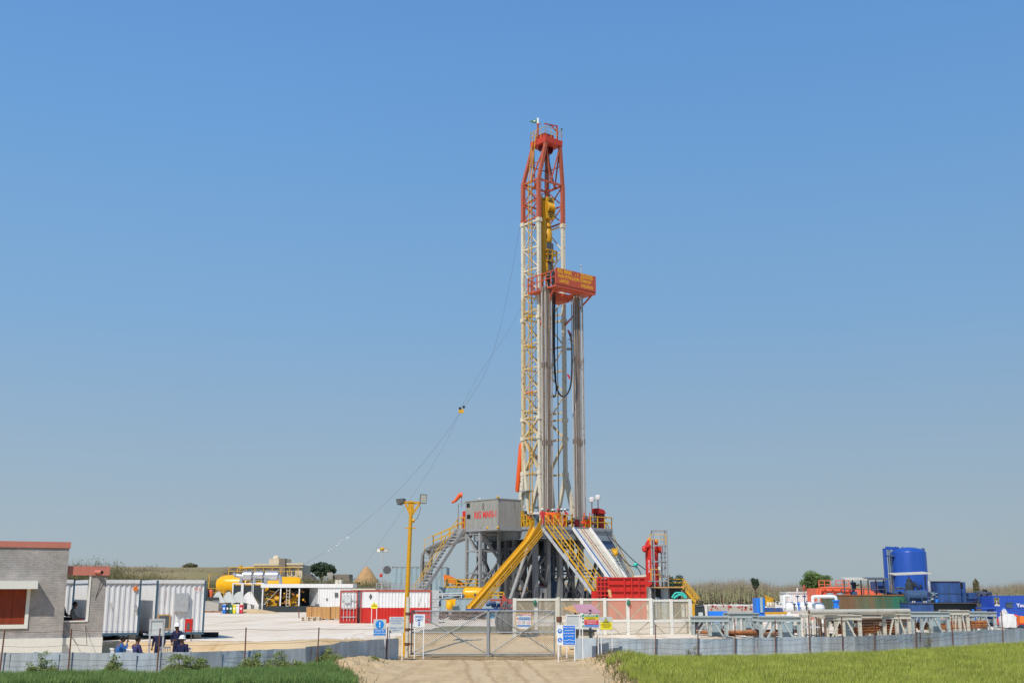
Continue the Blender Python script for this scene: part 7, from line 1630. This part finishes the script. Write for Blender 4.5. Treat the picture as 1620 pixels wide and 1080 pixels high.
mb.build('gauge', 'light_grey', t)
MB().lathe((X(1482), D, zz(952.5, D)), [(.11, 0), (.14, .25)], 12).build('bucket', 'bright_blue', t)
MB().box(X(1457), X(1471), D+1.2, D+2.2, zz(936, D), zz(919, D)).build('panel', 'tank_blue', t)
MB().lathe((X(1476.5), D+.6, zz(936, D)), [(.13, 0), (.13, .7), (.08, .8), (.1, .95)], 12).build('filter', 'chrome', t)
rn = random.Random(61); mb = MB()
for i in range(34): p = P(rn.uniform(1440, 1458), rn.uniform(920, 936), D+1+rn.random()); s_ = rn.uniform(.04, .14); mb.box(p.x-s_, p.x+s_, p.y, p.y+s_*2, p.z-s_, p.z+s_)
mb.lathe((X(1447), D+.9, zz(936, D)), [(.3, 0), (.3, .6), (.2, .7), (.2, .95)], 12); mb.build('engine', 'tarp_dark', t)
mb = MB()
for i in range(30): p = P(rn.uniform(1470, 1486), rn.uniform(937, 951), D+.2+rn.random()); mb.tube([p, p+V3((rn.uniform(-.35, .35), 0, rn.uniform(-.2, .2)))], rn.uniform(.03, .08), 6)
mb.build('pipework', 'blue_grey', t)
MB().box(X(1476), X(1545), D+.3, D+2, G0, zz(954.2, D)).build('under_frame', 'tarp_dark', t)
t = thing('engine_house', (X(1510), D, zz(953, D)), 'dark blue boxy engine house with open black vent at its right end', 'equipment house')
MB().box(X(1485), X(1522), D+.1, D+2.1, zz(952.5, D), zz(919.5, D)).build('housing', 'unit_blue', t)
MB().box(X(1522.2), X(1536), D+.8, D+2.1, zz(952.5, D), zz(920, D)).build('end_housing', 'unit_blue', t); MB().box(X(1523), X(1531), D+.72, D+.79, zz(929, D), zz(921, D)).build('vent', 'black', t)
mb = MB(); 
for q in (1503.5,): mb.box(X(q)-.03, X(q)+.03, D+.05, D+.098, zz(952, D), zz(920, D))
mb.box(X(1485), X(1522), D+.05, D+.098, zz(938, D), zz(937, D)); mb.build('seam', 'dull_blue', t)
MB().box(X(1484), X(1523), D+.02, D+2.2, zz(919.4, D), zz(918.6, D)).build('roof_edge', 'brown_pipe', t)
t = thing('engine_unit', (X(1555), D, zz(953, D)), 'greasy dark engine with blue boxes right of the engine house', 'engine'); MB().box(X(1537), X(1549), D+.4, D+1.8, zz(951, D), zz(937, D)).build('control_box', 'unit_blue', t)
mb = MB(); 
for i in range(70): p = P(rn.uniform(1548, 1568), rn.uniform(936, 952), D+.3+rn.random()); s_ = rn.uniform(.05, .18); mb.lathe(p, [(s_, -s_), (s_*1.1, 0), (s_*.8, s_)], 8, axis=rn.choice('xyz'))
mb.build('block', 'dark_grey', t); mb = MB(); rail(mb, [(X(1528), D, zz(952, D)), (X(1570), D, zz(952, D))], .68, .025, step=.8); mb.build('railing', 'dull_blue', t)
MB().box(X(1545), X(1574), D+.1, D+2, G0, zz(953.2, D)).build('base', 'dark_grey', t); MB().tube([P(1558, 936, D+.5), P(1558, 932, D+.5)], .17, 10).build('exhaust_cap', 'black', t)
mb = MB()
for i in range(9): p = P(1475+6*i, 948, D-.12); mb.bar(p-V3((0, 0, .3)), p+V3((0, 0, .2)), .03)
# blue cabin
D = 84; X = lambda p: xx(p, D); t = thing('blue_cabin', (X(1600), D, G0), 'bright blue corrugated cabin with red base and white lettering', 'cabin')
z1 = zz(943, D); z0 = G0; zm = zz(977, D)
mb = MB(); mb.corr((X(1571), D), (X(1572.5), D), zm, z1, .2, .03); mb.corr((X(1581), D), (X(1680), D-.5), zm, z1, .2, .03); mb.corr((X(1572.5), D), (X(1581), D), zm, zz(958, D), .2, .03); mb.corr((X(1572.5), D), (X(1581), D), zz(944.5, D), z1, .2, .03); mb.corr((X(1571), D+6), (X(1571), D), zm, z1, .25, .03); mb.build('wall', 'cabin_blue', t)
MB().box(X(1571), X(1680), D+.1, D+6, zm, z1+.02).build('roof', 'cabin_blue', t) if False else MB().box(X(1571), X(1680), D+.1, D+6, z1, z1+.04).build('roof', 'cabin_blue', t)
mb = MB(); mb.corr((X(1571), D-.01), (X(1680), D-.5), z0, zm, .2, .03); mb.build('lower_wall', 'red_paint', t)
MB().box(X(1590), X(1601), D-.12, D-.07, zz(961, D), zz(953, D)).build('window', 'dusty_glass', t); mb = MB()
for i in range(5): mb.bar((X(1591+2.2*i), D-.14, zz(961, D)), (X(1591+2.2*i), D-.14, zz(953, D)), .03)
mb.bar((X(1589.5), D-.14, zz(952.6, D)), (X(1601.5), D-.14, zz(952.6, D)), .06); mb.build('window_bar', 'dull_blue', t)
text('Young', .36, V3((X(1605), D-.28, zz(957, D))), X_, (0, 0, 1), 'ink_white', t, bold=.03, align='LEFT')
MB().slab([(X(1577.3), D+.3, zz(958, D)), (X(1580.5), D+.3, zz(958, D)), (X(1580), D+.3, zz(946, D))], (0, .03, 0)).build('curtain', 'sign_white', t)
MB().box(X(1551), X(1573), D-.1, D+1, zz(962.5, D), zz(960, D)).build('side_beam', 'cabin_blue', t)
D = 78; c = P(1595, 985, D); c.z = G0; t = thing('white_sack', c, 'slumped white bulk sack with loops before the blue cabin', 'sack')
mb = MB(); mb.lathe(c, [(.56, 0), (.55, .3), (.5, .6), (.36, .78), (.15, .86), (.02, .87)], 30); mb.ball(c+V3((-.26, 0, .78)), (.19, .2, .42), 14, 8); mb.ball(c+V3((.36, 0, .66)), (.20, .18, .16), 12, 8)
mb.v = [tuple(V3(p)+V3((nz(p[0]*2.5, p[2]*2.5, 2, 1), nz(p[0]*2, p[2]*3, 2, 5), .8*nz(p[0]*3, p[1]*3, 2, 3)))*.17) for p in mb.v]; mb.build('bag', 'sack', t)
MB().tube(smooth([c+V3((-.34, -.05, 1.05)), c+V3((-.26, -.05, 1.27)), c+V3((-.18, -.05, 1.05))]), .02, 5).build('loop', 'bright_blue', t)
D = 80; tag(MB().box(xx(1611, D), xx(1622, D), D, D+1, G0+.2, zz(974, D)).build('orange_drum', 'orange'), 'orange box at the right frame edge before the blue cabin', 'box')
tag(MB().lathe(P(1606, 981, 79.5), [(.22, -.35), (.25, 0), (.22, .35), (.1, .4)], 12).build('red_drum', 'orange_red'), 'small orange red drum right of the white sack', 'drum')
for q, m in ((1513, 'dull_blue'), (1541, 'bright_blue')): 
    p = P(q, 985, 79); tag(MB().lathe((p.x, 79, G0), [(.28, 0), (.3, .5), (.28, .95), (.08, 1.0), (.08, 1.15)], 14).build('plastic_drum', m), ('dull blue drum behind the trestle below the engine house' if q == 1513 else 'bright blue drum behind the last trestle'), 'drum')
# ------------------------------------------------------------------ sky and sun
sd = V3((-.29, -.59, .755)).normalized()
el = math.asin(sd.z); rot = atan2(sd.x, sd.y)
w = bpy.data.worlds.new('World'); S.world = w; w.use_nodes = True; N = w.node_tree.nodes; L = w.node_tree.links
bg = N['Background']; sky = N.new('ShaderNodeTexSky'); sky.sky_type = 'NISHITA'; sky.sun_disc = False; sky.sun_elevation = el; sky.sun_rotation = rot
sky.air_density = 1.0; sky.dust_density = 1.0; sky.ozone_density = 2.0; sky.altitude = 50
sky.sun_intensity = 1
tc = N.new('ShaderNodeTexCoord'); sp = N.new('ShaderNodeSeparateXYZ'); L.new(tc.outputs['Generated'], sp.inputs[0])
asn = N.new('ShaderNodeMath'); asn.operation = 'ARCSINE'; L.new(sp.outputs[2], asn.inputs[0])
mr = N.new('ShaderNodeMapRange'); L.new(asn.outputs[0], mr.inputs[0]); mr.inputs[1].default_value = radians(-2); mr.inputs[2].default_value = radians(60)
cr_ = N.new('ShaderNodeValToRGB'); L.new(mr.outputs[0], cr_.inputs[0]); e_ = cr_.color_ramp.elements
STOPS = [(-2, (.368, .438, .480)), (1.5, (.368, .450, .508)), (6, (.310, .435, .562)), (13, (.218, .408, .655)), (22, (.155, .358, .685)), (30, (.122, .305, .662)), (60, (.075, .23, .56))]
while len(e_) < len(STOPS): e_.new(.5)
for i, (d_, c_) in enumerate(STOPS): e_[i].position = (d_+2)/62; e_[i].color = (*c_, 1)
sc_ = N.new('ShaderNodeVectorMath'); sc_.operation = 'SCALE'; L.new(cr_.outputs[0], sc_.inputs[0]); sc_.inputs['Scale'].default_value = 10.0
mx_ = N.new('ShaderNodeMix'); mx_.data_type = 'RGBA'; mx_.inputs[0].default_value = .92; L.new(sky.outputs[0], mx_.inputs[6]); L.new(sc_.outputs[0], mx_.inputs[7])
hz = N.new('ShaderNodeMapRange'); L.new(sp.outputs[0], hz.inputs[0]); hz.inputs[1].default_value = -.5; hz.inputs[2].default_value = .5; hz.inputs[3].default_value = 1.035; hz.inputs[4].default_value = .965
hn = N.new('ShaderNodeTexNoise'); hn.inputs['Scale'].default_value = 2.0; hn.inputs['Detail'].default_value = 3; L.new(tc.outputs['Generated'], hn.inputs['Vector'])
hm = N.new('ShaderNodeMapRange'); L.new(hn.outputs[0], hm.inputs[0]); hm.inputs[3].default_value = .97; hm.inputs[4].default_value = 1.03
hq = N.new('ShaderNodeMath'); hq.operation = 'MULTIPLY'; L.new(hz.outputs[0], hq.inputs[0]); L.new(hm.outputs[0], hq.inputs[1])
vs_ = N.new('ShaderNodeVectorMath'); vs_.operation = 'SCALE'; L.new(mx_.outputs[2], vs_.inputs[0]); L.new(hq.outputs[0], vs_.inputs['Scale']); L.new(vs_.outputs[0], bg.inputs[0]); bg.inputs[1].default_value = .10
ld = bpy.data.lights.new('sun', 'SUN'); lo = bpy.data.objects.new('sun', ld); COL.objects.link(lo)
ld.energy = 4.0; ld.angle = radians(.5); ld.color = (1, .93, .83); lo.rotation_euler = (-sd).to_track_quat('-Z', 'Y').to_euler()
S.view_settings.view_transform = 'Standard'; S.view_settings.look = 'None'; S.view_settings.exposure = 0; S.view_settings.gamma = 1
